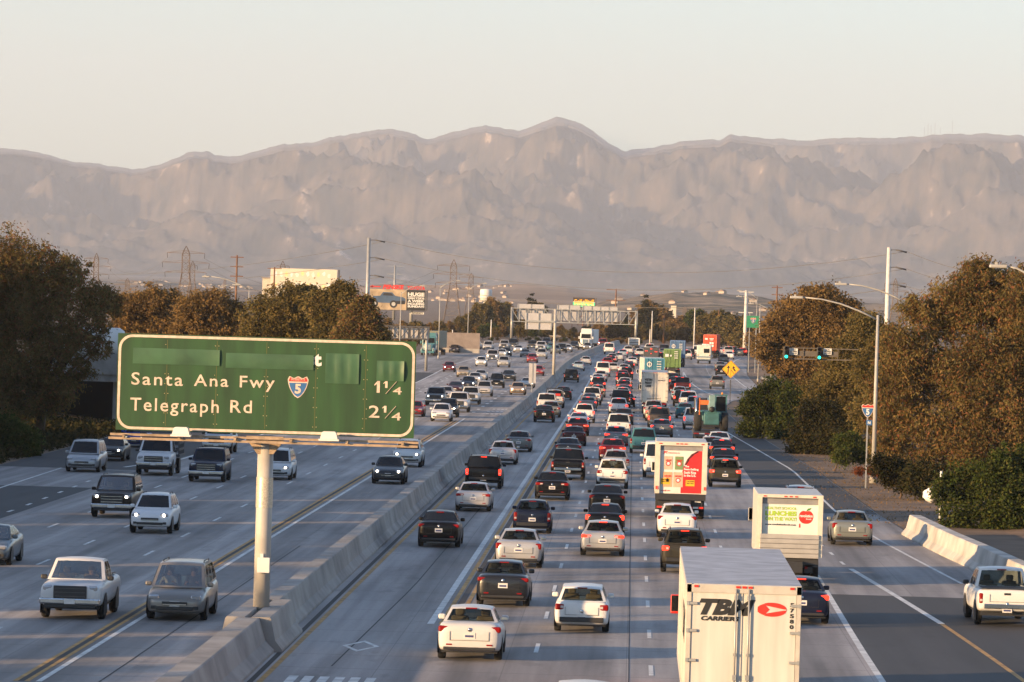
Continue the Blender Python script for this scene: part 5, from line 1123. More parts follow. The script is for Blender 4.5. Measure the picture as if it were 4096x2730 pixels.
# sound wall, building blocks, guard rail, water tower, tied white bag
mb = MB(); a, c = at(985, 763, 830), at(1103, 768, 830); z0 = gz(a.x, 830); mb.box(((a.x+c.x)/2, 830, (a.z+z0)/2), (c.x-a.x, .3, a.z-z0)); mb.box(((a.x+c.x)/2, 829.7, z0+.4), (c.x-a.x, .5, .8), mi=1)
thing(mb, 'sound_wall', [pm('block_wall', (.20, .165, .15), .9, var=.15, scale=1), BCONC], 'plain brown grey sound wall above the far left traffic', 'wall')
t = empty('water_tower', (at(1116, 700, 1800).x, 1800, 4)); put(t, 'white water tower with a wide drum on a column behind the trees', 'water tower'); k_ = 1.7408/F*1800; zt_ = at(1116, 664, 1800).z-4
mb = MB(); mb.lathe([(.1, zt_), (13*k_, zt_-.3), (14*k_, zt_-.8), (14*k_, zt_-24*k_), (9*k_, zt_-29*k_)], seg=24); mb.add('tank', WHITE, t)
mb = MB(); mb.tube([(0, 0, 0), (0, 0, zt_-27*k_)], 5.5*k_, 18); mb.add('column', WHITE, t); mb = MB(); mb.lathe([(14.5*k_, zt_-22*k_), (16*k_, zt_-22*k_), (16*k_, zt_-21*k_), (14.5*k_, zt_-21*k_)], seg=24); mb.add('walkway', STEEL, t)
t = empty('guard_rail', (17.6, 640, elev(640))); put(t, 'short weathered guard rail beside the curve at the right', 'guard rail')
mb = MB()
for i in range(7): mb.box((.55*i*.4, i*-6, .4), (.12, .15, .8))
mb.add('rail_post', WOOD, t); mb = MB(); mb.bar((-.1, 2, .62), (1.4, -38, .62), .06, .3); mb.add('rail', STEEL, t)
t = empty('delineator_post', (15.0, 229, 0)); put(t, 'slim white marker post beside the green bush', 'marker post'); mb = MB(); mb.tube([(.3, 0, 0), (.3, 0, 2.6)], .06, 8); mb.add('post', WHITE, t)
mb = MB(); bmesh.ops.create_icosphere(mb.b, subdivisions=3, radius=.42)
for v in mb.b.verts: v.co *= 1+.32*mnoise.noise(v.co*5)+.22*mnoise.noise(v.co*11); v.co.z *= .9
for f in mb.b.faces: f.smooth = True
thing(mb, 'white_bag', pm('bag_plastic', (.78, .77, .76), .4, var=.05), 'crumpled white plastic bag tied to a post above the pale ramp barrier', 'bag', loc=(14.75, 227, 1.45))
# left overpass with a tank truck on it
t = empty('overpass', (-48, 352, 0)); put(t, 'grey concrete overpass seen between the left tree and the green sign', 'overpass')
mb = MB(); mb.box((1.5, 0, 4.75), (17, .4, 1.6)); mb.box((1.5, 5.5, 4.0), (17, 11, 1.2)); mb.add('deck', BCONC, t); mb = MB()
for x in (-6, 8.6): mb.box((x, 5, 1.8), (1.2, 8, 3.6))
mb.add('pier', BCONC, t); mb = MB(); mb.box((1.5, 12, 1.9), (17, .4, 3.8)); mb.add('void_shade_sheet', BLACK, t)  # black sheet behind the piers paints the dark void under the deck
t = empty('tank_truck', (-42.6, 356, 4.6)); put(t, 'white tank truck on the overpass glinting through the left tree', 'truck')
mb = MB(); mb.lathe([(.1, -1.9), (.9, -1.85), (1.15, -1.5), (1.15, 1.5), (.9, 1.85), (.1, 1.9)], seg=20); tm_ = mb.mesh('tank', WHITE); tm_.transform(Matrix.Rotation(math.pi/2, 4, 'Y')); link('tank', tm_, t, (1.0, 1.5, 1.75))
mb = MB(); mb.box((-2.0, 1.5, 1.5), (1.7, 2.3, 2.1), bev=.15); mb.add('cab', WHITE, t); mb = MB(); mb.box((-2.0, .33, 1.9), (1.2, .02, .7)); mb.add('side_window', GLASS, t); mb = MB(); mb.box((0, 1.5, .5), (6, 1.2, .3)); mb.add('chassis', TRIM, t)
for x in (-2, .8, 2.0): wl = link('wheel', TRW[0], t, (x, .5, .5), math.pi/2); link('rim', TRW[1], wl)
# low buildings among the far trees
for i, (dx, w_, dyt, Y, c, lab) in enumerate(((1168, 14, 760, 1090, (.5, .48, .44), 'pale blank sign back standing among the far left shrubs'), (1275, 22, 774, 1080, (.33, .24, .16), 'tan low wall panel behind the oncoming traffic'), (1245, 40, 757, 1300, (.5, .48, .45), 'low white building glimpsed between palms under the gantry'), (618, 30, 640, 1050, (.52, .46, .37), 'cream building corner left of the big billboard'), (1548, 12, 703, 2400, (.62, .55, .45), 'small white hut on the slope above the trees'), (1390, 60, 765, 1320, (.35, .3, .26), 'long low shed behind the far traffic jam'))):
    p = at(dx, dyt, Y); z = gz(p.x, Y); hw_ = w_*1.7408/F*Y; mb = MB(); mb.box((0, 3, (p.z-z)/2), (hw_, 6, p.z-z)); t = empty('low_building', (p.x, Y, z)); put(t, lab, 'building'); mb.add('wall', pm('bldg%d' % i, c, .8), t)
    mb = MB(); mb.box((0, 3, p.z-z+.12), (hw_+.5, 6.6, .25)); mb.add('roof', pm('flat_roof', (.25, .22, .2), .8), t)
    mb = MB(); mb.box((-hw_*.25, -.03, (p.z-z)*.6), (hw_*.2, .05, (p.z-z)*.25)); mb.add('opening', DARKSTEEL, t)
# ------------------------------------------------------------------ plants
EUC = leafmat('eucalyptus_leaves', [(0.070, 0.065, 0.025), (0.132, 0.109, 0.042), (0.181, 0.131, 0.048), (0.222, 0.136, 0.052), (0.118, 0.101, 0.039), (0.237, 0.089, 0.046), (0.098, 0.089, 0.035), (0.153, 0.119, 0.046)])
DRY = leafmat('dry_brown_leaves', [(0.106, 0.077, 0.033), (0.170, 0.109, 0.045), (0.213, 0.128, 0.052), (0.142, 0.104, 0.043), (0.242, 0.140, 0.055)])
OLV = leafmat('olive_leaves', [(0.061, 0.057, 0.022), (0.115, 0.093, 0.032), (0.176, 0.125, 0.047), (0.088, 0.080, 0.029), (0.203, 0.136, 0.052)])
GRN = leafmat('green_leaves', [(0.026, 0.041, 0.012), (0.048, 0.068, 0.018), (0.072, 0.086, 0.022), (0.036, 0.050, 0.014), (0.102, 0.090, 0.030)])
DKG = leafmat('dark_leaves', [(.018, .022, .010), (.03, .034, .014), (.045, .042, .017), (.06, .045, .02), (.028, .030, .013)])
def leaf_mesh(name, blobs, n, size, asp, droop, seed, mt, clump=60):
    R = np.random.default_rng(seed); B = np.array(blobs, float); wv = (B[:, 3]*B[:, 4]*B[:, 5])**(2/3); wv /= wv.sum()
    nc = max(8, n//clump); bi = R.choice(len(B), nc, p=wv); d = R.normal(size=(nc, 3)); d /= np.linalg.norm(d, axis=1)[:, None]
    rr_ = R.random(nc)**(1/2.6)*np.where(R.random(nc) < .14, 1.22, 1.0); C = B[bi, :3]+d*rr_[:, None]*B[bi, 3:6]
    cs = (B[bi, 3:6].mean(1)*.10+.07)*R.uniform(.5, 1.6, nc)
    ci = R.integers(0, nc, n); P_ = C[ci]+R.normal(size=(n, 3))*cs[ci][:, None]*np.array([1, 1, .85])
    ax = R.normal(size=(n, 3)); ax[:, 2] = ax[:, 2]*(1-droop)-droop*1.6; ax /= np.linalg.norm(ax, axis=1)[:, None]
    nn = R.normal(size=(n, 3)); od = (P_-B[bi[ci], :3])/B[bi[ci], 3:6]; od /= (np.linalg.norm(od, axis=1)[:, None]+1e-6); nn = nn*.75+od*1.1; nn -= ax*(nn*ax).sum(1)[:, None]; nn /= np.linalg.norm(nn, axis=1)[:, None]
    s_ = size*R.uniform(.6, 1.4, n)[:, None]; a_ = ax*s_; b_ = nn*s_*asp
    V = np.stack([P_, P_+a_*.45+b_*.5, P_+a_, P_+a_*.45-b_*.5], 1).reshape(-1, 3)
    me = bpy.data.meshes.new(name); me.vertices.add(4*n); me.vertices.foreach_set('co', V.ravel().astype(np.float32)); me.loops.add(4*n); me.loops.foreach_set('vertex_index', np.arange(4*n, dtype=np.int32))
    me.polygons.add(n); me.polygons.foreach_set('loop_start', np.arange(0, 4*n, 4, dtype=np.int32)); me.update(calc_edges=True); me.validate(); me.materials.append(mt); return me
def trunk_mesh(base, blobs, r0, lean=(0, 0)):
    mb = MB(); B = blobs; cz = sum(b[2] for b in B)/len(B); cx = sum(b[0] for b in B)/len(B); cyy = sum(b[1] for b in B)/len(B)
    fork = Vector((base[0]+(cx-base[0])*.35+lean[0], base[1]+(cyy-base[1])*.35, base[2]+max(.4, (cz-base[2])*.42)))
    mb.tube([base, Vector(base).lerp(fork, .5)+Vector((.1, 0, 0)), fork], [r0*1.25, r0, r0*.8], 10)
    for b in B:
        e = Vector(b[:3])+Vector((0, 0, b[5]*.35)); m1 = fork.lerp(e, .5)+Vector((.12*b[3], .1*b[4], -.1*b[5])); mb.tube([fork, m1, e], [r0*.5, r0*.3, r0*.10], 7)
    return mb.mesh('trunk', BARK)
def px_blobs(pts, Y, depth=.9):
    """clumps of a crown given as (dx, dy, radius in metres[, extra distance])"""
    out = []
    for q_ in pts:
        yy = Y+(q_[3] if len(q_) > 3 else random.uniform(-1.2, 1.2)); p = at(q_[0], q_[1], yy); out.append((p.x, yy, p.z, q_[2], q_[2]*depth, q_[2]*.9))
    return out
def tree(name, label, cat, pts, Y, n, size, asp, droop, mt, base, r0=.25, group=None, seed=1):
    bl = px_blobs(pts, Y); z = gz(base[0], base[1]); t = empty(name, (base[0], base[1], z)); put(t, label, cat, group)
    bl = [(b[0]-base[0], b[1]-base[1], b[2]-z, *b[3:]) for b in bl]
    link('crown', leaf_mesh('crown', bl, n, size, asp, droop, seed, mt), t)
    link('trunk', trunk_mesh((0, 0, -.2), bl, r0), t); return t
tree('eucalyptus_tree', 'tall dark eucalyptus filling the left edge, a leaning limb at its right', 'tree', [(0, 610, 2.6), (60, 625, 2.1), (120, 620, 1.7), (165, 640, 1.5), (25, 700, 3.0), (120, 710, 2.3), (215, 690, 1.3), (245, 700, 1.1), (215, 750, 1.3), (60, 800, 2.8), (150, 790, 1.5), (225, 800, .9), (0, 890, 2.8), (90, 900, 2.1), (150, 880, 1.2), (185, 850, 1.0), (-60, 700, 3.0), (-50, 850, 3)], 312, 110000, .24, .32, .55, EUC, (-40.6, 314), .32, seed=11)
tree('eucalyptus_tree', 'broad golden brown eucalyptus overhanging the right shoulder behind the street lamp', 'tree', [(2250, 665, 1.9), (2215, 690, 2.0), (2300, 690, 2.1), (2353, 680, 2.2), (2160, 730, 1.9), (2110, 715, 1.2), (2250, 620, .9), (2080, 790, 1.7), (2060, 870, 1.8), (2150, 860, 2.6), (2250, 850, 2.8), (2340, 840, 2.8), (2060, 950, 1.8), (2040, 1030, 1.2), (2120, 1000, 2.2), (2220, 990, 2.4), (2310, 980, 2.6), (2100, 1080, 1.3), (2180, 1090, 1.5), (2400, 780, 3), (2400, 950, 3), (2260, 1080, 1.6)], 288, 190000, .23, .30, .6, EUC, (22.2, 290), .42, seed=12)
tree('olive_tree', 'yellowish olive tree between the signal mast and the right lamp post', 'tree', [(1990, 770, 1.7), (1950, 830, 1.9), (2018, 850, 1.8, -17), (1900, 900, 1.7), (1960, 920, 2.0), (2015, 950, 1.8, -17), (2030, 800, 1.1, -17), (1870, 950, 1.3), (1930, 990, 1.6), (1980, 1040, 1.3), (2020, 1050, 1.1)], 345, 80000, .21, .42, .3, OLV, (16.0, 347), .2, seed=13)
tree('oak_tree', 'round brown tree right of centre, behind the ramp signals', 'tree', [(1830, 735, 2.4), (1890, 710, 2.4), (1860, 685, 1.5), (1945, 735, 2.1), (1985, 770, 1.9), (1785, 760, 1.8), (1760, 800, 1.2), (1850, 800, 2.6), (1920, 810, 2.4), (1790, 830, 1.6), (1850, 870, 2.0)], 436, 90000, .26, .5, .15, DRY, (15.2, 438), .35, seed=14)
tree('green_shrub', 'lush green shrub beside the right shoulder, left end of the hedge', 'shrub', [(1735, 930, 1.3), (1775, 905, 1.3), (1815, 915, 1.3), (1725, 985, 1.0), (1790, 975, 1.5), (1840, 960, 1.4), (1800, 1010, 1.0)], 372, 45000, .19, .55, .1, GRN, (10.3, 373), .1, seed=15)
tree('green_shrub', 'dark green shrub in the middle of the right hand hedge, nearer the camera', 'shrub', [(1880, 960, 1.5), (1850, 1010, 1.3), (1920, 1010, 1.6), (1890, 1060, 1.2), (1960, 1050, 1.4), (1830, 1050, .8), (1930, 1080, 1.0)], 335, 50000, .18, .55, .1, DKG, (11.9, 337), .1, seed=16)
tree('green_shrub', 'small light green shrub at the foot of the right street lamp', 'shrub', [(1950, 1020, .8), (1975, 1040, .7), (1935, 1050, .6)], 300, 12000, .15, .5, .1, GRN, (12.9, 301), .06, seed=17)
tree('green_bush', 'leafy green bush above the pale ramp barrier at the right edge', 'shrub', [(2175, 1130, .75), (2230, 1110, 1.1), (2300, 1100, 1.3), (2353, 1080, 1.4), (2190, 1190, .8), (2250, 1190, 1.1), (2330, 1180, 1.4), (2290, 1240, .8), (2360, 1260, 1.1), (2210, 1230, .5), (2390, 1150, 1.5)], 226, 60000, .15, .55, .15, GRN, (17.2, 227), .08, seed=18)
tree('green_bush', 'low shadowed bush under the big right tree, beside the guard of dead leaves', 'shrub', [(2060, 1090, .9), (2110, 1100, 1.0), (2150, 1110, 1.0), (2030, 1070, .7)], 258, 16000, .17, .5, .1, DKG, (14.9, 259), .06, seed=19)
tree('dead_shrub', 'tangle of red brown dead leaves at the foot of the right street lamp', 'shrub', [(2000, 1083, .28), (2025, 1085, .30), (1975, 1082, .25), (2045, 1090, .25)], 278, 2500, .12, .4, .0, leafmat('rust_leaves', [(.12, .035, .015), (.20, .06, .02), (.09, .03, .015)]), (14.1, 279), .02, seed=20)
tree('green_shrub', 'bright green shrub low at the left edge under the dark eucalyptus', 'shrub', [(20, 985, 1.0), (55, 1010, .9), (0, 1020, 1.1), (70, 1040, .5), (40, 1045, .7), (-40, 990, 1.3)], 283, 26000, .17, .55, .1, GRN, (-38.6, 285), .08, seed=21)
row = [('brown tree at the left of the tree row, right beside the dark eucalyptus', [(300, 715, 2.0), (345, 700, 1.9), (385, 695, 1.5), (290, 780, 2.2), (360, 775, 2.3), (320, 830, 2), (400, 760, 1.6)], 452, DRY), ('brown tree second in the row, with a lamp post in front of it', [(450, 715, 2.0), (495, 705, 1.9), (530, 725, 1.8), (430, 780, 2.0), (490, 780, 2.2), (540, 790, 1.9)], 440, DRY), ('broad dark green brown tree hiding the foot of the white billboard', [(610, 725, 2.0), (660, 700, 2.0), (700, 700, 1.9), (590, 780, 1.9), (650, 770, 2.4), (710, 770, 2.3), (690, 680, 1.0)], 425, OLV), ('tall pointed tree between the white billboard and the steel pole', [(780, 670, 1.0), (790, 690, 1.5), (760, 720, 1.9), (800, 740, 2.0), (760, 785, 2.0), (735, 700, 1.4)], 415, OLV), ('dark ragged tree in front of the pickup truck billboard', [(835, 705, 1.0), (830, 740, 1.6), (845, 780, 1.6), (805, 785, 1.7)], 405, EUC)]
for i, (lab, pts, Y, mt) in enumerate(row):
    p = at(pts[0][0]+20, 900, Y); tree('roadside_tree', lab, 'tree', pts, Y, 60000, .26, .42, .3, mt, (p.x, Y+1), .25, 'trees in the left row', 30+i)
# unseen trees placed left of view to shade the road, gapped for sun streaks
SH = leaf_mesh('crown', [(0, 0, 3.6, 4.6, 4.2, 2.7), (2.6, 1.5, 3.2, 3, 3, 2.3), (-2.8, -1, 3.0, 3, 3, 2.4), (0, 0, 1.4, 4.4, 4, 1.3)], 16000, .55, .7, .2, 40, OLV); SHT = trunk_mesh((0, 0, -.3), [(0, 0, 3.6, 3, 3, 2.5), (2.6, 1.5, 3.2, 2, 2, 2), (-2.8, -1, 3, 2, 2, 2)], .25)
rg = random.Random(5)
for a_, b_ in ((12, 98.6), (101.0, 108.6), (110.6, 118.4), (121.8, 129), (130.4, 146.6), (149.2, 160), (161, 181.2), (184, 189.6), (192.4, 206), (207.2, 300)):
    R_ = 3.3; n_ = max(1, int(math.ceil((b_-a_)/(1.55*R_))))
    for i in range(n_):
        y = a_+R_*.95+(b_-a_-1.9*R_)*(i/(n_-1) if n_ > 1 else .5); s_ = rg.uniform(1.16, 1.34)*(.95 if y < 92 else 1.06 if y < 165 else 1.18); x = -52+rg.uniform(-.6, .6); t = empty('shade_tree', (x, y, gz(x, y)-1.4), rg.uniform(0, 6)); t.scale = (R_/5.2, R_/5.2, s_); put(t, 'unseen leafy tree beyond the left edge, casting shade across the road', 'tree', 'shade trees beside the left shoulder')
        link('crown', SH, t); link('trunk', SHT, t)
for y, x, s_ in ((276, -56, 1.9), (296, -58, 2.2), (334, -54, 2.3), (342, -55, 2.4)):  # tall unseen trees added to darken the eucalyptus and the overpass
    t = empty('shade_tree', (x, y, gz(x, y)-1.4), y); t.scale = (1.3, 1.3, s_); put(t, 'unseen leafy tree beyond the left edge, casting shade across the road', 'tree', 'shade trees beside the left shoulder'); link('crown', SH, t); link('trunk', SHT, t)
# distant trees: four kinds, each tree its own object
PR = [(leaf_mesh('crown', [(0, 0, 5.2, 3.2, 3, 2.8), (2, 0, 4.6, 2.2, 2.2, 2), (-2.2, .6, 4.5, 2.2, 2.2, 2), (.5, 0, 7.2, 1.8, 1.8, 1.4), (0, 0, 2.6, 2.6, 2.4, 1.6)], 9000, .55, .6, .2, 51, DRY), 'bushy brown tree'),
      (leaf_mesh('crown', [(0, 0, 4.5, 3.4, 3, 2.6), (1.6, 0, 6.2, 2, 2, 1.8), (-1.5, 0, 6.8, 2.1, 2, 1.9), (0, 0, 2.2, 3, 2.6, 1.6)], 9000, .55, .6, .2, 52, OLV), 'olive green tree'),
      (leaf_mesh('crown', [(0, 0, 2.0, 1.9, 1.9, 1.6), (0, 0, 4.4, 1.7, 1.7, 2), (.2, 0, 7.0, 1.25, 1.25, 2), (0, 0, 9.4, .65, .65, 1.6), (-.6, 0, 5.8, 1, 1, 1.6)], 9000, .5, .5, .3, 53, DKG), 'dark pointed conifer'),
      (leaf_mesh('crown', [(0, 0, 4.8, 2.9, 2.8, 2.8), (.4, 0, 6.6, 2.2, 2.2, 1.9), (-.4, 0, 2.6, 2.4, 2.2, 1.8)], 9000, .5, .6, .15, 54, GRN), 'round fresh green tree')]
mb = MB()
for i in range(16):
    a_ = i*2.4; up = .9-.09*i
    for j in range(5):
        r0_, r1_ = j*.5, (j+1)*.5; z0_ = 6+up*r0_-.22*r0_*r0_; z1_ = 6+up*r1_-.22*r1_*r1_; c_, s_ = math.cos(a_), math.sin(a_); w_ = .34
        mb.poly([(c_*r0_-s_*w_, s_*r0_+c_*w_, z0_-.12), (c_*r0_, s_*r0_, z0_), (c_*r1_, s_*r1_, z1_), (c_*r1_-s_*w_, s_*r1_+c_*w_, z1_-.12)]); mb.poly([(c_*r0_, s_*r0_, z0_), (c_*r0_+s_*w_, s_*r0_-c_*w_, z0_-.12), (c_*r1_+s_*w_, s_*r1_-c_*w_, z1_-.12), (c_*r1_, s_*r1_, z1_)])
PR.append((mb.mesh('crown', OLV), 'palm tree'))
TRK = [trunk_mesh((0, 0, -.3), [(0, 0, 5, 2, 2, 2), (1.5, 0, 5, 1.5, 1.5, 1.5), (-1.5, 0, 5, 1.5, 1.5, 1.5)], .3)]; mb = MB(); mb.tube([(0, 0, 0), (.1, 0, 3), (0, 0, 6)], [.3, .24, .22], 8); TRK.append(mb.mesh('trunk', BARK))
PH = [8.8, 8.7, 11.0, 8.6, 7.2]
far = [(985, 742, 960, 0, 1), (1008, 735, 980, 1, 1), (1035, 738, 1060, 0, 1.1), (1060, 725, 1080, 1, 1), (1085, 716, 1120, 1, 1.2), (1108, 692, 1180, 1, 1), (1132, 684, 1200, 0, 1), (1152, 690, 1220, 1, .9), (1110, 745, 1040, 3, 1.2), (1140, 752, 1060, 1, 1.2), (1166, 742, 1100, 1, 1.2), (1222, 678, 1320, 2, 1.4), (1192, 706, 1250, 2, .7), (1185, 752, 1100, 3, 1.1), (1212, 756, 1080, 4, 1.1), (1236, 742, 1160, 4, 1), (1262, 748, 1120, 4, 1.2), (1290, 756, 1140, 1, 1.2), (1318, 752, 1180, 0, 1.2), (1345, 748, 1200, 1, 1.2), (1374, 742, 1210, 0, 1.2), (1398, 748, 1160, 4, 1.1), (1425, 738, 1200, 0, 1.2), (1440, 716, 1260, 2, .8), (1455, 744, 1180, 1, 1.2), (1484, 682, 1220, 2, 1.2), (1504, 700, 1230, 2, 1), (1470, 720, 1240, 2, .9), (1520, 738, 1160, 1, 1.1), (1540, 730, 1140, 0, 1.2), (1562, 726, 1120, 0, 1.3), (1585, 738, 1100, 0, 1.1), (1602, 707, 1080, 3, 1), (1624, 722, 1060, 1, 1.1), (1650, 709, 1060, 1, 1.2), (1672, 722, 1020, 1, 1.2), (1700, 720, 980, 1, 1.2), (1722, 738, 940, 1, 1.2), (1745, 752, 880, 0, 1.2), (1712, 766, 980, 0, 1.1), (1680, 768, 1000, 0, 1.1), (1640, 766, 1040, 1, 1.1), (1605, 768, 1060, 0, 1.1), (1570, 768, 1080, 1, 1.1), (1535, 772, 1100, 3, 1), (890, 732, 900, 0, 1.1), (928, 738, 880, 0, 1.1), (960, 735, 900, 1, 1.1), (866, 742, 860, 1, 1.1), (1490, 760, 1120, 1, 1.1), (1400, 772, 1220, 1, 1), (1330, 774, 1230, 0, 1), (1250, 772, 1200, 3, .8), (1300, 776, 1240, 3, .8), (1160, 772, 1080, 3, .9), (1770, 790, 760, 0, 1.1), (2035, 745, 520, 0, 1), (1130, 775, 1000, 3, 1), (1098, 770, 990, 3, .8)]
rg = random.Random(33)
far += [(dx+rg.uniform(-6, 6), rg.uniform(738, 764), rg.uniform(1066, 1130), rg.choice((0, 0, 1, 1, 2, 3)), rg.uniform(1.0, 1.4)) for dx in range(1000, 1770, 15)]
far += [(dx+rg.uniform(-5, 5), rg.uniform(774, 781), rg.uniform(1020, 1040), rg.choice((1, 3, 0)), rg.uniform(1.5, 2.0)) for dx in range(1120, 1480, 14)]
FT = []
rg = random.Random(21)
far += [(dx+rg.uniform(8, 18), dyt+rg.uniform(4, 22), Y+rg.uniform(25, 70), rg.choice((0, 0, 1, 1, 3)), ws*rg.uniform(1.0, 1.3)) for dx, dyt, Y, k_, ws in far if 1000 < dx < 1760 and k_ != 4 and dyt < 762]
for i, (dx, dyt, Y, k_, ws) in enumerate(far):
    p = at(dx, dyt, Y); z = gz(p.x, Y); s_ = (p.z-z)/PH[k_]; t = empty(('far_tree', 'far_tree', 'conifer_tree', 'far_tree', 'palm_tree')[k_], (p.x, Y, z), i*1.7); t.scale = (s_*ws, s_*ws, s_); FT.append((t, dx, k_))
    link('crown', PR[k_][0], t); link('trunk', TRK[1 if k_ == 4 else 0], t); t['category'] = 'tree'; t['group'] = 'trees beyond the far traffic'
MARK = [(880, 'below the pickup truck billboard'), (950, 'right of the pickup truck billboard'), (1030, 'behind the sound wall'), (1090, 'near the lattice tower'), (1125, 'beside the water tower'), (1160, 'right of the water tower'), (1215, 'left of the cantilever sign'), (1262, 'behind the cantilever sign backs'), (1300, 'right of the cantilever post'), (1345, 'under the yellow lettered sign'), (1400, 'below the gantry signs'), (1440, 'by the right end of the gantry'), (1487, 'above the green container'), (1540, 'behind the blue container'), (1590, 'left of the red container'), (1640, 'behind the red container'), (1690, 'left of the pale steel pole'), (1740, 'beside the green route sign'), (1800, 'left of the ramp signals'), (2035, 'behind the right lamp post')]
used = {}
for t, dx, k_ in sorted(FT, key=lambda q_: (q_[1])):
    mk = min(MARK, key=lambda q_: abs(q_[0]-dx))[1]; lab = '%s %s, in the far tree line' % (PR[k_][1], mk); used.setdefault(lab, []).append(t)
for lab, ts in used.items():
    ts.sort(key=lambda t: t.location.x/t.location.y)
    ORDT = ['first', 'second', 'third', 'fourth', 'fifth', 'sixth', 'seventh', 'eighth', 'ninth', 'tenth', 'eleventh', 'twelfth', 'thirteenth', 'fourteenth', 'fifteenth', 'sixteenth', 'seventeenth', 'eighteenth', 'nineteenth', 'twentieth']
    for i, t in enumerate(ts): t['label'] = lab if len(ts) == 1 else lab.replace(', in the far tree line', '')+', %s of %d from left' % (ORDT[i], len(ts))
# ground ivy on the left slope and leaf litter on the right verge
def cover(name, x0, x1, y0, y1, n, size, mt, zmax, seed):
    R = np.random.default_rng(seed); me = leaf_mesh(name, [(0, 0, 0, 1, 1, 1)], n, size, .6, .0, seed, mt); co = np.empty(n*12, np.float32); me.vertices.foreach_get('co', co); co = co.reshape(n, 4, 3); co -= co[:, :1, :]
    px_, py_ = R.uniform(x0, x1, n), R.uniform(y0, y1, n); pz = np.array([gz(a_, b_) for a_, b_ in zip(px_, py_)])+R.random(n)**1.5*zmax*(.5+.5*np.sin(px_*1.3+py_*.7)**2)
    co += np.stack([px_, py_, pz], 1)[:, None, :]; me.vertices.foreach_set('co', co.ravel()); me.update(); return put(link(name, me), kind='stuff')
cover('ground_ivy', -48, -37.2, 262, 345, 26000, .28, DKG, 1.0, 61); cover('leaf_litter', 10.6, 17, 225, 345, 5000, .09, DRY, .05, 62)
# ------------------------------------------------------------------ hills and mountains
def terrainmat(name, c0, c1, c2, sc, sc2):
    mt = bpy.data.materials.new(name); mt.use_nodes = True; n = mt.node_tree; L = n.links; bs = n.nodes['Principled BSDF']; bs.inputs['Roughness'].default_value = .95; bs.inputs['Specular IOR Level'].default_value = .1
    tc = n.nodes.new('ShaderNodeTexCoord'); a_ = n.nodes.new('ShaderNodeTexNoise'); a_.inputs['Scale'].default_value = sc; a_.inputs['Detail'].default_value = 8; a_.inputs['Roughness'].default_value = .65; mp = n.nodes.new('ShaderNodeMapping'); mp.inputs['Scale'].default_value = (1.5, .45, 1.0) if sc2 else (1, 1, 1); L.new(tc.outputs['Object'], mp.inputs[0]); L.new(mp.outputs[0], a_.inputs['Vector'])
    cr = n.nodes.new('ShaderNodeValToRGB'); cr.color_ramp.elements[0].position = .38; cr.color_ramp.elements[0].color = (*c0, 1); cr.color_ramp.elements[1].position = .62; cr.color_ramp.elements[1].color = (*c1, 1); e = cr.color_ramp.elements.new(.74); e.color = (*c2, 1)
    L.new(a_.outputs['Fac'], cr.inputs[0]); L.new(cr.outputs[0], bs.inputs['Base Color'])
    if sc2:
        mp2 = n.nodes.new('ShaderNodeMapping'); mp2.inputs['Scale'].default_value = (1.0, .55, .8); mp2.inputs['Rotation'].default_value = (0, 0, .35); L.new(tc.outputs['Object'], mp2.inputs[0])
        rn = n.nodes.new('ShaderNodeTexNoise'); rn.noise_type = 'RIDGED_MULTIFRACTAL'; rn.inputs['Scale'].default_value = .0019; rn.inputs['Detail'].default_value = 9; rn.inputs['Roughness'].default_value = .62; rn.inputs['Lacunarity'].default_value = 2.1; L.new(mp2.outputs[0], rn.inputs['Vector'])
        bu = n.nodes.new('ShaderNodeBump'); bu.inputs['Strength'].default_value = 1.0; bu.inputs['Distance'].default_value = 130; L.new(rn.outputs['Fac'], bu.inputs['Height']); L.new(bu.outputs[0], bs.inputs['Normal'])
    return mt
def ridge_hill(name, crest, Y, sig, mt, amp, seed, x0d, x1d, nx=160, ny=44, kx=90):
    b = bmesh.new(); rows = []
    for j in range(ny+1):
        y = Y-2.6*sig+5.2*sig*j/ny; row = []
        for i in range(nx+1):
            dx = x0d+(x1d-x0d)*i/nx; X = (dx*1.7408-2544)/F*Y; top = at(dx, lerp(crest, dx), Y).z; g0 = gz(X, y); h_ = max(0, top-gz(X, Y)); f = math.exp(-((y-Y)/sig)**2)
            nz_ = mnoise.fractal(Vector((X/kx, y/kx/2.2, seed)), 1, 2, 5); row.append(b.verts.new((X*(y/Y), y, g0-.6+h_*f+amp*nz_*f)))
        rows.append(row)
    for p, q_ in zip(rows, rows[1:]):
        for i in range(nx): fc = b.faces.new((p[i], p[i+1], q_[i+1], q_[i])); fc.smooth = True
    me = bpy.data.meshes.new(name); b.to_mesh(me); b.free(); me.materials.append(mt); put(link(name, me), kind='structure')
ridge_hill('hill', [(500, 700), (760, 668), (830, 659), (1000, 656), (1200, 655), (1300, 660), (1400, 671), (1500, 688), (1600, 700)], 5400, 520, terrainmat('dry_grass_hill', (.27, .18, .12), (.44, .30, .20), (.52, .38, .26), .004, 0), 3, 1, 520, 1600)
ridge_hill('brushy_hill', [(1300, 715), (1400, 692), (1470, 680), (1560, 673), (1640, 671), (1720, 680), (1800, 690), (1950, 697), (2100, 700), (2400, 690)], 3900, 300, terrainmat('brush_hill', (.06, .055, .04), (.32, .23, .15), (.46, .34, .23), .025, 0), 3.5, 2, 1300, 2450, kx=40)
ridge_hill('town_slope', [(-100, 672), (200, 662), (320, 648), (360, 645), (420, 655), (560, 662), (760, 670), (900, 680)], 7400, 800, terrainmat('town_slope', (.06, .055, .04), (.14, .11, .08), (.2, .17, .13), .008, 0), 6, 3, -150, 950, kx=120)
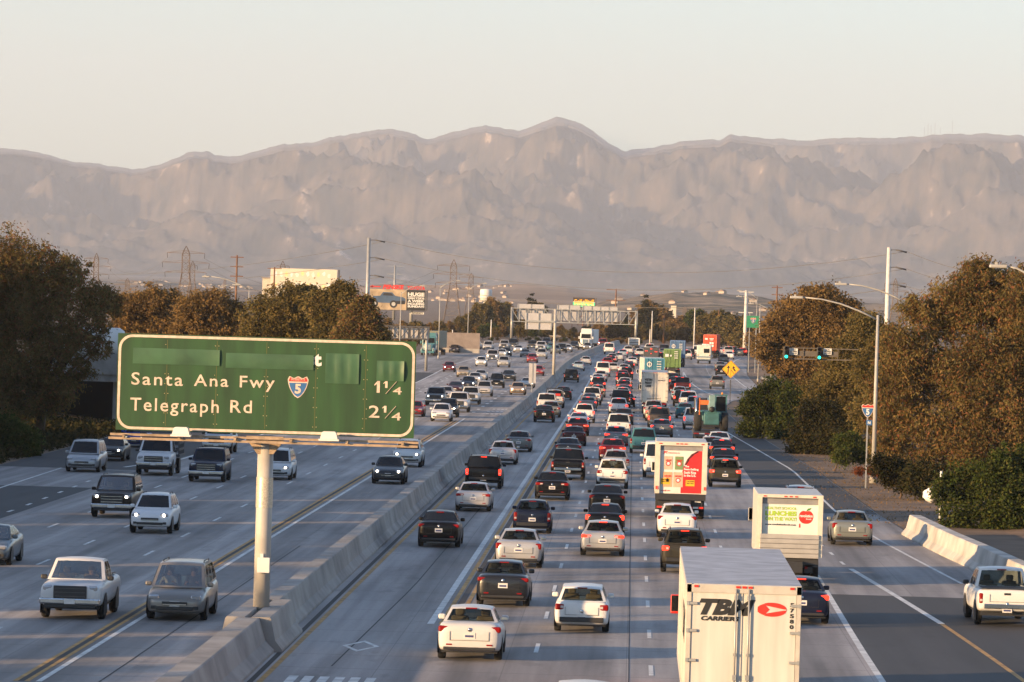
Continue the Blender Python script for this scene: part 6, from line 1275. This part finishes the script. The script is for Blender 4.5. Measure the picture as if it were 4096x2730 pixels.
# the mountain range: crest line as it stands 28 km away, spurs running down towards the plain
CR = [(-1000, 395), (-750, 350), (-500, 352), (-200, 345), (0, 342), (75, 350), (110, 360), (150, 372), (215, 377), (290, 391), (350, 380), (420, 353), (460, 350), (480, 361), (530, 362), (600, 344), (640, 330), (700, 330), (745, 315), (830, 303), (850, 299), (880, 298), (940, 310), (970, 322), (1000, 314), (1040, 303), (1090, 291), (1104, 289), (1140, 297), (1180, 303), (1210, 293), (1240, 282), (1265, 273), (1290, 277), (1320, 288), (1350, 305), (1390, 333), (1425, 353), (1445, 347), (1470, 343), (1500, 338), (1560, 326), (1640, 321), (1665, 309), (1700, 313), (1760, 322), (1850, 325), (1900, 320), (2000, 322), (2100, 317), (2150, 310), (2250, 311), (2353, 315), (2600, 305), (2900, 330), (3200, 325), (3400, 350)]
NX, NY = 1150, 400; b = bmesh.new(); rows = []
for j in range(NY+1):
    t_ = j/NY; Y = 15500+13500*t_**.9; row = []
    for i in range(NX+1):
        dx = -1000+4400*i/NX; X = (dx*1.7408-2544)/F*Y
        crest = at(dx, lerp(CR, dx)+2.6*mnoise.fractal(Vector((dx/22, 3, 1)), 1, 2, 4), 29000).z
        wx = X/1500+.45*Y/3300+.8*mnoise.noise(Vector((X/2600, Y/3000, 4))); wy = Y/3300
        rid = mnoise.ridged_multi_fractal(Vector((wx+.35*wy, wy, 1.3)), .85, 2.1, 7, 1.0, 2.0)-1.0
        rid2 = mnoise.ridged_multi_fractal(Vector((X/540+.5*wx+.2*Y/900, Y/1050, 7.7)), .85, 2.2, 5, 1.0, 2.0)-1.0
        rid3 = mnoise.noise(Vector((X/190-Y/300, Y/260, 3)))
        big = mnoise.fractal(Vector((X/3800, Y/3800, 9)), 1, 2, 3)
        f = t_**.85; mid = 4*t_*(1-t_)
        fr = f+mid*(.20*big+.40*rid+.17*rid2+.012*rid3)+.07*(1-t_)*rid*min(1, t_*6)
        fr = min(fr, .93+.07*t_) if t_ < .97 else fr*(1-(t_-.97)/.03)+1.0*(t_-.97)/.03
        z = 70+(crest-70)*max(0, fr)+(mnoise.noise(Vector((X/160, Y/300, 2)))*20+mnoise.noise(Vector((X/70, Y/150, 5)))*11)*min(1, t_*5)*(1-.8*t_**4)*1.5
        if t_ < .985: z = min(z, HC+(crest-HC)*(Y/29000)*(.995-.05*(1-t_)))
        row.append(b.verts.new((X, Y, z)))
    rows.append(row)
rows.append([b.verts.new((v.co.x, 31000, 60)) for v in rows[-1]])
for p, q_ in zip(rows, rows[1:]):
    for i in range(NX): fc = b.faces.new((p[i], p[i+1], q_[i+1], q_[i])); fc.smooth = True
me = bpy.data.meshes.new('mountains'); b.to_mesh(me); b.free(); me.materials.append(terrainmat('chaparral_rock', (.034, .034, .032), (.135, .104, .080), (.56, .44, .34), .0060, 1)); put(link('mountains', me), kind='structure')
mb = MB()
t = empty('summit_antennas', (at(2140, 311, 28900).x, 28900, at(2140, 313, 28900).z-30)); put(t, 'cluster of hair thin antenna masts on the far right ridge', 'antenna')
for i, (d, h) in enumerate(((2124, 22), (2132, 30), (2139, 26), (2148, 32), (2160, 20), (2188, 38))):
    mb = MB(); x_ = at(d, 311, 28900).x-t.location.x; mb.tube([(x_, 0, 0), (x_, 0, 30+h*2.6)], 1.3, 5); mb.add('mast', WIRE, t)
# houses scattered over the far slopes
mb = MB(); mb.box((0, 0, 2.2), (11, 9, 4.4)); HW_ = mb.mesh('wall', pm('house_stucco', (.46, .38, .31), .8, objcol=False)); mb = MB(); mb.prism([(-6.2, 4.4), (6.2, 4.4), (0, 7.2)], -5, 5); HR_ = mb.mesh('roof', pm('house_roof', (.22, .15, .11), .8))
rg = random.Random(9); dg = bpy.context.evaluated_depsgraph_get(); dg.update()
for i in range(120):
    if i < 50: dx, Y = rg.uniform(290, 600), rg.uniform(6300, 7600)
    elif i < 90: dx, Y = rg.uniform(985, 1180), rg.uniform(4300, 5300)
    else: dx, Y = rg.uniform(1380, 1900), rg.uniform(3300, 4100)
    X = (dx*1.7408-2544)/F*Y; ok, hit, *_ = SC.ray_cast(dg, Vector((X, Y, 300)), Vector((0, 0, -1)))
    t = empty('hillside_house', (X, Y, hit.z-.3 if ok else gz(X, Y)), rg.uniform(-.8, .8)); s_ = rg.uniform(.30, .52); t.scale = (s_, s_, s_)
    put(t, 'tiny pale house among many scattered on the hazy far slopes', 'house', 'houses on the far slopes'); link('wall', HW_, t); link('roof', HR_, t)
# the hazy evening air
mb = MB(); mb.box((0, 19500, 999), (26000, 41000, 2000.0)); hz = mb.mesh('haze', []); hm = bpy.data.materials.new('haze_air'); hm.use_nodes = True; n = hm.node_tree; n.nodes.clear()
pv = n.nodes.new('ShaderNodeVolumePrincipled'); pv.inputs['Color'].default_value = (.80, .87, 1.0, 1); pv.inputs['Density'].default_value = HAZE; pv.inputs['Anisotropy'].default_value = .0
ou = n.nodes.new('ShaderNodeOutputMaterial'); n.links.new(pv.outputs[0], ou.inputs['Volume']); hz.materials.append(hm); put(link('haze', hz), kind='stuff')
hm.cycles.homogeneous_volume = True
# ------------------------------------------------------------------ traffic: direction, kind, colour, flags, x, near end y
# flags: L lights lit, r rack, n near enough for a see-through cabin
CARS = """
t pickup white n -17.34 142.7
t minivan plum n -14.17 143.7
t sedan slate n -23.80 169.7
t suv white L -20.44 195.6
t bigsuv espresso L -23.52 208.2
t minivan silver - -31.17 260.2
t sedan black L -31.75 278.9
t hatch blue L -33.09 304.9
t staketruck white - -26.88 258.1
t bigsuv navy - -23.28 251.5
t pickup white - -26.92 297.3
t minivan white L -20.03 257.1
t sedan charcoal L -13.58 256.1
t suv white L -13.89 283.4
t hatch white - -16.51 394.5
t sedan red - -19.53 408.1
t suv black L -16.56 409.2
t bigsuv white - -16.41 429.8
t pickup grey L -19.59 453.4
t sedan silver - -19.73 480.1
t coupe maroon - -20.02 513.5
t sedan navy L -19.58 541.7
t pickup white - -16.53 463.9
t suv silver - -16.50 504.6
t sedan silver L -19.98 574.2
t sedan silver - -20.03 597.0
t sedan tan - -22.95 615.5
t hatch darkred L -26.23 648.9
t suv black - -16.57 552.6
t sedan charcoal - -16.42 597.9
t hatch white L -23.38 698.6
t suv silver - -19.90 696.1
t bigsuv silver L -23.07 742.5
t sedan white L -23.08 793.5
t sedan charcoal L -22.54 803.7
t sedan silver L -30.45 879.8
t minivan silver - -28.07 875.2
t sedan navy - -32.58 827.5
t pickup silver - -25.23 883.6
t bigsuv black - -24.10 903.7
t sedan silver L -21.66 849.9
t sedan grey - -19.18 801.0
t sedan red - -16.66 743.5
t pickup charcoal - -20.20 898.2
t bigsuv white - -18.11 880.1
t suv silver - -16.03 786.1
t suv navy - -18.45 950.8
t sedan teal - -16.25 891.5
t suv slate - -14.75 846.2
t suv black - -13.89 863.8
t sedan silver L -13.04 879.8
t suv charcoal - -12.19 913.9
t sedan red - -13.55 638.9
t coupe silver L -12.98 556.3
t sedan gold L -13.14 517.6
t sedan plum L -9.56 909.5
t pickup red L -6.84 951.5
a minivan black - -8.31 601.6
a sedan paleblue - -8.43 684.5
a sedan silver - -7.89 736.8
a sedan black - -7.69 498.4
a pickup silver r -7.96 458.8
a bigsuv white - -8.31 437.5
a hatch grey - -7.58 420.4
a sedan black - -7.84 401.9
a sedan grey - -7.93 319.2
a sedan silver n -8.27 292.9
a bigsuv black nL -8.19 253.8
a sedan silver n -7.75 225.6
a sedan black n -7.97 191.5
a sedan white n -4.50 131.2
a sedan charcoal n -4.24 155.1
a sedan silver n -4.31 178.1
a hatch navy n -4.40 205.5
a sedan black n -4.17 241.2
a pickup black n -3.79 270.2
a sedan charcoal - -4.31 307.3
a sedan maroon - -4.32 336.2
a sedan maroon L -4.41 362.7
a coupe white L -4.62 386.5
a suv white rL -4.34 403.8
a sedan grey L -4.53 449.9
a coupe grey - -4.61 472.6
a pickup white - -4.41 476.7
a sedan charcoal - -4.33 497.7
a sedan tan L -4.15 517.3
a suv navy L -4.38 549.8
a coupe white - -4.78 593.5
a sedan silver - -4.58 615.0
a van white L -4.53 646.9
a wagon silver - -3.30 681.1
a hatch red - -4.39 727.0
a sedan charcoal L -4.03 752.7
a sedan silver - -3.89 774.3
a sedan silver - -2.88 787.4
a sedan paleblue L -2.29 830.3
a suv white - -1.34 858.1
a van white L -4.94 864.6
a sedan silver nL -1.13 188.4
a sedan black nL -1.16 205.0
a sedan black n -1.20 226.4
a suv white n -1.11 259.2
a hatch silver - -1.03 282.5
a sedan darkred L -1.35 305.7
a sedan grey L -1.26 339.3
a pickup white - -1.17 361.6
a sedan charcoal - -0.89 401.4
a suv white L -1.47 435.4
a sedan black L -0.80 470.3
a bigsuv black - -1.38 467.1
a sedan silver L -1.29 505.9
a sedan slate - -1.18 520.1
a sedan maroon L -1.27 549.6
a sedan white - -1.23 568.6
a suv black L -1.52 588.0
a sedan red - -1.66 623.0
a suv black L -1.17 627.4
a sedan silver - -1.62 669.1
a coupe black L -0.96 709.1
a sedan white - -0.51 743.5
a sedan charcoal L 0.21 776.2
a suv silver - 0.78 836.2
a sedan teal - 1.55 870.7
a utility white - -0.35 929.1
a bigsuv white L 2.76 894.2
a sedan silver - 3.54 881.6
a bigsuv charcoal - 5.51 889.1
a sedan slate - 5.18 857.6
a suv black L 4.31 791.9
a suv silver r 1.79 426.8
a sedan tan L 1.88 416.9
a pickup brown L 2.17 392.5
a sedan slate L 2.23 365.2
a minivan teal - 0.74 323.8
a van white - 1.62 277.5
a sedan white n 2.06 205.3
a suv bronze nL 2.11 178.2
a suv silver - 8.30 226.5
a sedan sage n 9.76 203.3
a sedan navy nL 5.66 150.9
a pickup white nt 12.45 152.9
a suv bronze nL 5.36 266.0
a sedan black L 5.74 290.5
a sedan black L 6.04 313.4
a sedan silver - 5.52 320.7
a sedan white - 6.17 330.7
a pickup white L 5.18 391.6
a sedan teal - 4.79 431.5
a suv white L 5.95 452.5
a pickup white L 5.53 471.3
a suv black L 4.99 483.0
a hatch paleblue - 5.00 514.6
a sedan silver - 5.94 501.0
a pickup maroon L 5.76 556.5
a sedan darkred - 5.08 558.6
a sedan black L 5.26 587.8
a sedan charcoal - 5.07 611.4
a suv grey - 10.46 585.3
a hatch black - 12.71 679.7
a sedan grey - 13.29 720.8
a suv tan - 15.10 791.6
a sedan white - 17.11 841.9
a bigsuv silver L 17.94 889.3
a suv black L 19.06 891.5
a sedan silver L 16.35 900.1
a sedan slate - 20.00 889.9
a hatch brightred L 20.77 891.4
a wagon slate - 22.01 893.8
a pickup white L 9.09 821.0
a pickup black - 9.89 837.8
a sedan red - 11.08 875.8
a van white - 11.76 870.4
a sedan white n -0.97 105.3
"""
ORD = ['first', 'second', 'third', 'fourth', 'fifth', 'sixth', 'seventh', 'eighth', 'ninth', 'tenth', 'eleventh', 'twelfth']
def lane_of(d, x, y):
    x -= shift(y)
    if d == 't':
        for lim, nme in ((-15.4, 'oncoming carpool lane'), (-18.3, 'first oncoming main lane'), (-21.6, 'second oncoming main lane'), (-25.0, 'third oncoming main lane'), (-28.4, 'fourth oncoming main lane')):
            if x > lim: return nme
        return 'far left oncoming ramp'
    if x < -6.2: return 'outbound carpool lane'
    for lim, nme in ((-2.75, 'first outbound main lane'), (.6, 'second outbound main lane'), (3.6, 'third outbound main lane'), (7.3, 'fourth outbound main lane')):
        if x < lim: return nme
    return 'right merging roadway'
cars = []
for ln in CARS.strip().splitlines():
    d, kn, col, fl, x, y = ln.split(); x, y = float(x), float(y)
    if kn == 'sedan' and (int(y*10) % 3 == 0) and y > 180 and col not in ('sage',): kn = 'oldsedan'
    if d == 'a' and abs(y-131.2) < .1: kn = 'sedan'
    cars.append([d, kn, col, fl, x, y])
cars.append(['a', 'wagon', 'white', 'n', -1.45, 143.9])
# keep bumper gaps
cars.sort(key=lambda c: c[5])
occ = [(2.4, 223.5, 236), (5.95, 173, 184), (2.66, 105.5, 127), (1.95, 447, 468), (5.2, 655, 672), (6.7, 745, 762), (2.3, 556, 573), (13.6, 850, 868), (11.6, 786, 794), (2.45, 735, 745), (5.9, 352, 367), (-8.9, 921, 940)]
for i, c in enumerate(cars):
    L_ = KIND[c[1]]['L']
    for _ in range(8):
        moved = False
        for (ox, a_, b_) in occ:
            if abs(ox-c[4]) < 1.9 and c[5] < b_+.8 and c[5]+L_ > a_-.8:
                c[5] = b_+.9 if c[5]+L_/2 > a_ else a_-L_-.9; moved = True
        if not moved: break
    occ.append((c[4], c[5], c[5]+L_))
for c in cars: c.append(lane_of(c[0], c[4], c[5]))
lanes = {}
for c in cars: lanes.setdefault(c[6], []).append(c)
def desc(c): return '%s %s' % (WORD.get(c[2], c[2]), KWORD.get(c[1], c[1]))
labs = {}
for ln, cs in lanes.items():
    cs.sort(key=lambda c: c[5]); cnt = {}
    for i, c in enumerate(cs):
        own = desc(c); near_ = cs[i-1] if i else None; far_ = cs[i+1] if i+1 < len(cs) else None
        same = [k for k in cs if desc(k) == own]
        if len(same) == 1: lab = '%s in the %s' % (own, ln)
        else:
            same = [k for k in cs if desc(k) == own and near_ is not None and cs.index(k) > 0 and desc(cs[cs.index(k)-1]) == desc(near_)] if near_ else [c]
            if near_ is None: lab = '%s in the %s, nearest the camera' % (own, ln)
            elif len(same) == 1: lab = '%s in the %s, just beyond a %s' % (own, ln, desc(near_))
            elif far_ is not None: lab = '%s between %s and %s, %s' % (own, desc(near_), desc(far_), ln)
            else: lab = '%s last visible in the %s' % (own, ln)
        if len(same) == 1 and len([k for k in cs if desc(k) == own]) == 1:
            ex = 'with lit %s' % ('headlights' if c[0] == 't' else 'red tail lights') if 'L' in c[3] else ('following a %s' % desc(near_) if c[0] == 't' and near_ else 'driving away' if c[0] == 'a' else '')
            if ex: lab = lab+', '+ex
        labs.setdefault(lab, []).append(c); c.append(lab)
for lab, cs in labs.items():
    if len(cs) > 1:
        for i, c in enumerate(sorted(cs, key=lambda k: k[5])): c[7] = lab.replace(', oncoming', ' oncoming').rsplit(', ', 1)[0]+', %s such from the camera, %s' % (ORD[i], c[6])
seen = set()
HOSTS = {}
for c in cars:
    d, kn, col, fl, x, y, ln, lab = c
    o = build_car(kn, d, col, x, y, 'L' in fl, 'r' in fl, 'n' in fl or (d == 't' and col in ('espresso',)), single=y > 430, turn=(-math.atan(2*5.4e-5*max(0, y-650)) if y > 650 else 0)+(.03 if 't' in fl else 0))
    assert lab not in seen and len(lab.split()) < 17, lab; seen.add(lab)
    put(o, lab, KCAT.get(kn, kn), 'oncoming traffic' if d == 't' else 'outbound traffic')
    HOSTS[(d, kn, col)] = HOSTS.get((d, kn, col), o)
# lettering on two readable plates, badge of the white pickup
def plate_text(o, s_):
    for ch in o.children:
        if ch.name.startswith('number_plate'): text(s_, (-.13, .13, -.045, .025), -.010, PLATEB, ch, .02)
plate_text(HOSTS[('a', 'sedan', 'white')], '6ZAU184')
o = HOSTS[('t', 'pickup', 'white')]; k = KIND['pickup']; mb = MB(); mb.b.faces.new([mb.b.verts.new((.13*math.cos(a_), k['L']/2+.035, .93+.055*math.sin(a_))) for a_ in [i*math.pi/10 for i in range(20)]]); mb.add('badge', pm('badge_blue', (.02, .06, .22), .3), o)
# people seen through the windscreens
SKIN = pm('skin', (.36, .20, .13), .55, var=.05)
def person(host, sx, shirt, hair, label):
    k = KIND[host[1]]; o = host[0]; V = []; E_ = []; Rd = []
    def v(p, r, par=None):
        V.append(p); Rd.append(r)
        if par is not None: E_.append((par, len(V)-1))
        return len(V)-1
    pel = v((0, 0, 0), .15); ch = v((0, -.07, .26), .15, pel); up = v((0, -.08, .42), .13, ch); nk = v((0, -.06, .54), .055, up); hd = v((0, -.03, .64), .085, nk); tp_ = v((0, -.03, .74), .085, hd); v((0, .075, .66), .018, hd)
    for s_ in (-1, 1):
        sh = v((s_*.18, -.07, .44), .065, up); el = v((s_*.26, .12, .22), .045, sh); wr = v((s_*.17, .40, .34), .030, el); pa = v((s_*.16, .46, .36), .034, wr)
        for f_ in range(4): f1 = v((s_*.16+(f_-1.5)*.022, .51, .375), .010, pa); v((s_*.16+(f_-1.5)*.022, .53-.004*abs(f_-1.5), .345), .009, f1)
        v((s_*.16-s_*.045, .48, .385), .010, pa)
        kn_ = v((s_*.11, .42, .06), .085, pel); ft = v((s_*.11, .55, -.32), .05, kn_); v((s_*.11, .70, -.36), .04, ft)
    me = bpy.data.meshes.new('body'); me.from_pydata(V, E_, []); t_ = bpy.data.objects.new('tmp', me); COL.objects.link(t_); md = t_.modifiers.new('skin', 'SKIN')
    for i, r_ in enumerate(Rd): me.skin_vertices[0].data[i].radius = (r_, r_)
    me.skin_vertices[0].data[0].use_root = True; t_.modifiers.new('s', 'SUBSURF').levels = 1
    g_ = bpy.context.evaluated_depsgraph_get(); bd = bpy.data.meshes.new_from_object(t_.evaluated_get(g_)); bpy.data.objects.remove(t_); bd.materials.clear(); bd.materials.append(SKIN)
    for p in bd.polygons: p.use_smooth = True
    zs = .55 if k['H'] < 1.6 else .8; ys = k['cab'][3]-k['L']/2+.08
    wp = o.matrix_basis @ Vector((sx*k['W']*.20, ys, zs-.02)); pe = link('person', bd, None, wp, o.rotation_euler.z); put(pe, label, 'person')
    s2 = bd.copy(); bm2 = bmesh.new(); bm2.from_mesh(s2); bmesh.ops.delete(bm2, geom=[f for f in bm2.faces if f.calc_center_median().z > .50 or f.calc_center_median().y > .25 or f.calc_center_median().z < -.02], context='FACES')
    for q_ in bm2.verts: q_.co += q_.normal*.014
    bm2.to_mesh(s2); bm2.free(); s2.materials.clear(); s2.materials.append(pm('shirt_%s' % shirt, {'pale': (.5, .46, .40), 'dark': (.04, .04, .05), 'brown': (.2, .12, .08)}[shirt], .9)); link('shirt', s2, pe)
    mb = MB(); mb.lathe([(.01, .115), (.07, .095), (.098, .04), (.10, -.02), (.085, -.05)], (0, -.045, .70), 14); mb.add('hair', pm('hair_%s' % hair, (.03, .02, .014), .8), pe)
    mb = MB()
    for s_ in (-1, 1): mb.box((s_*.034, .062, .675), (.03, .015, .014))
    mb.box((0, .062, .60), (.045, .012, .01)); mb.add('face_features', CABIN_FACE, pe)
CABIN_FACE = pm('face_dark', (.06, .03, .03), .6)
def host(d, kn, col):
    return (HOSTS[(d, kn, col)], kn)
person(host('t', 'minivan', 'plum'), -1, 'dark', 'dark', 'driver in a dark shirt behind the windscreen of the mauve grey minivan')
person(host('t', 'minivan', 'plum'), 1, 'pale', 'dark', 'passenger in a pale top behind the windscreen of the mauve grey minivan')
person(host('t', 'bigsuv', 'espresso'), -1, 'brown', 'dark', 'driver behind the windscreen of the dark brown large SUV')
person(host('t', 'pickup', 'white'), -1, 'dark', 'dark', 'driver in the shaded cab of the white oncoming pickup')
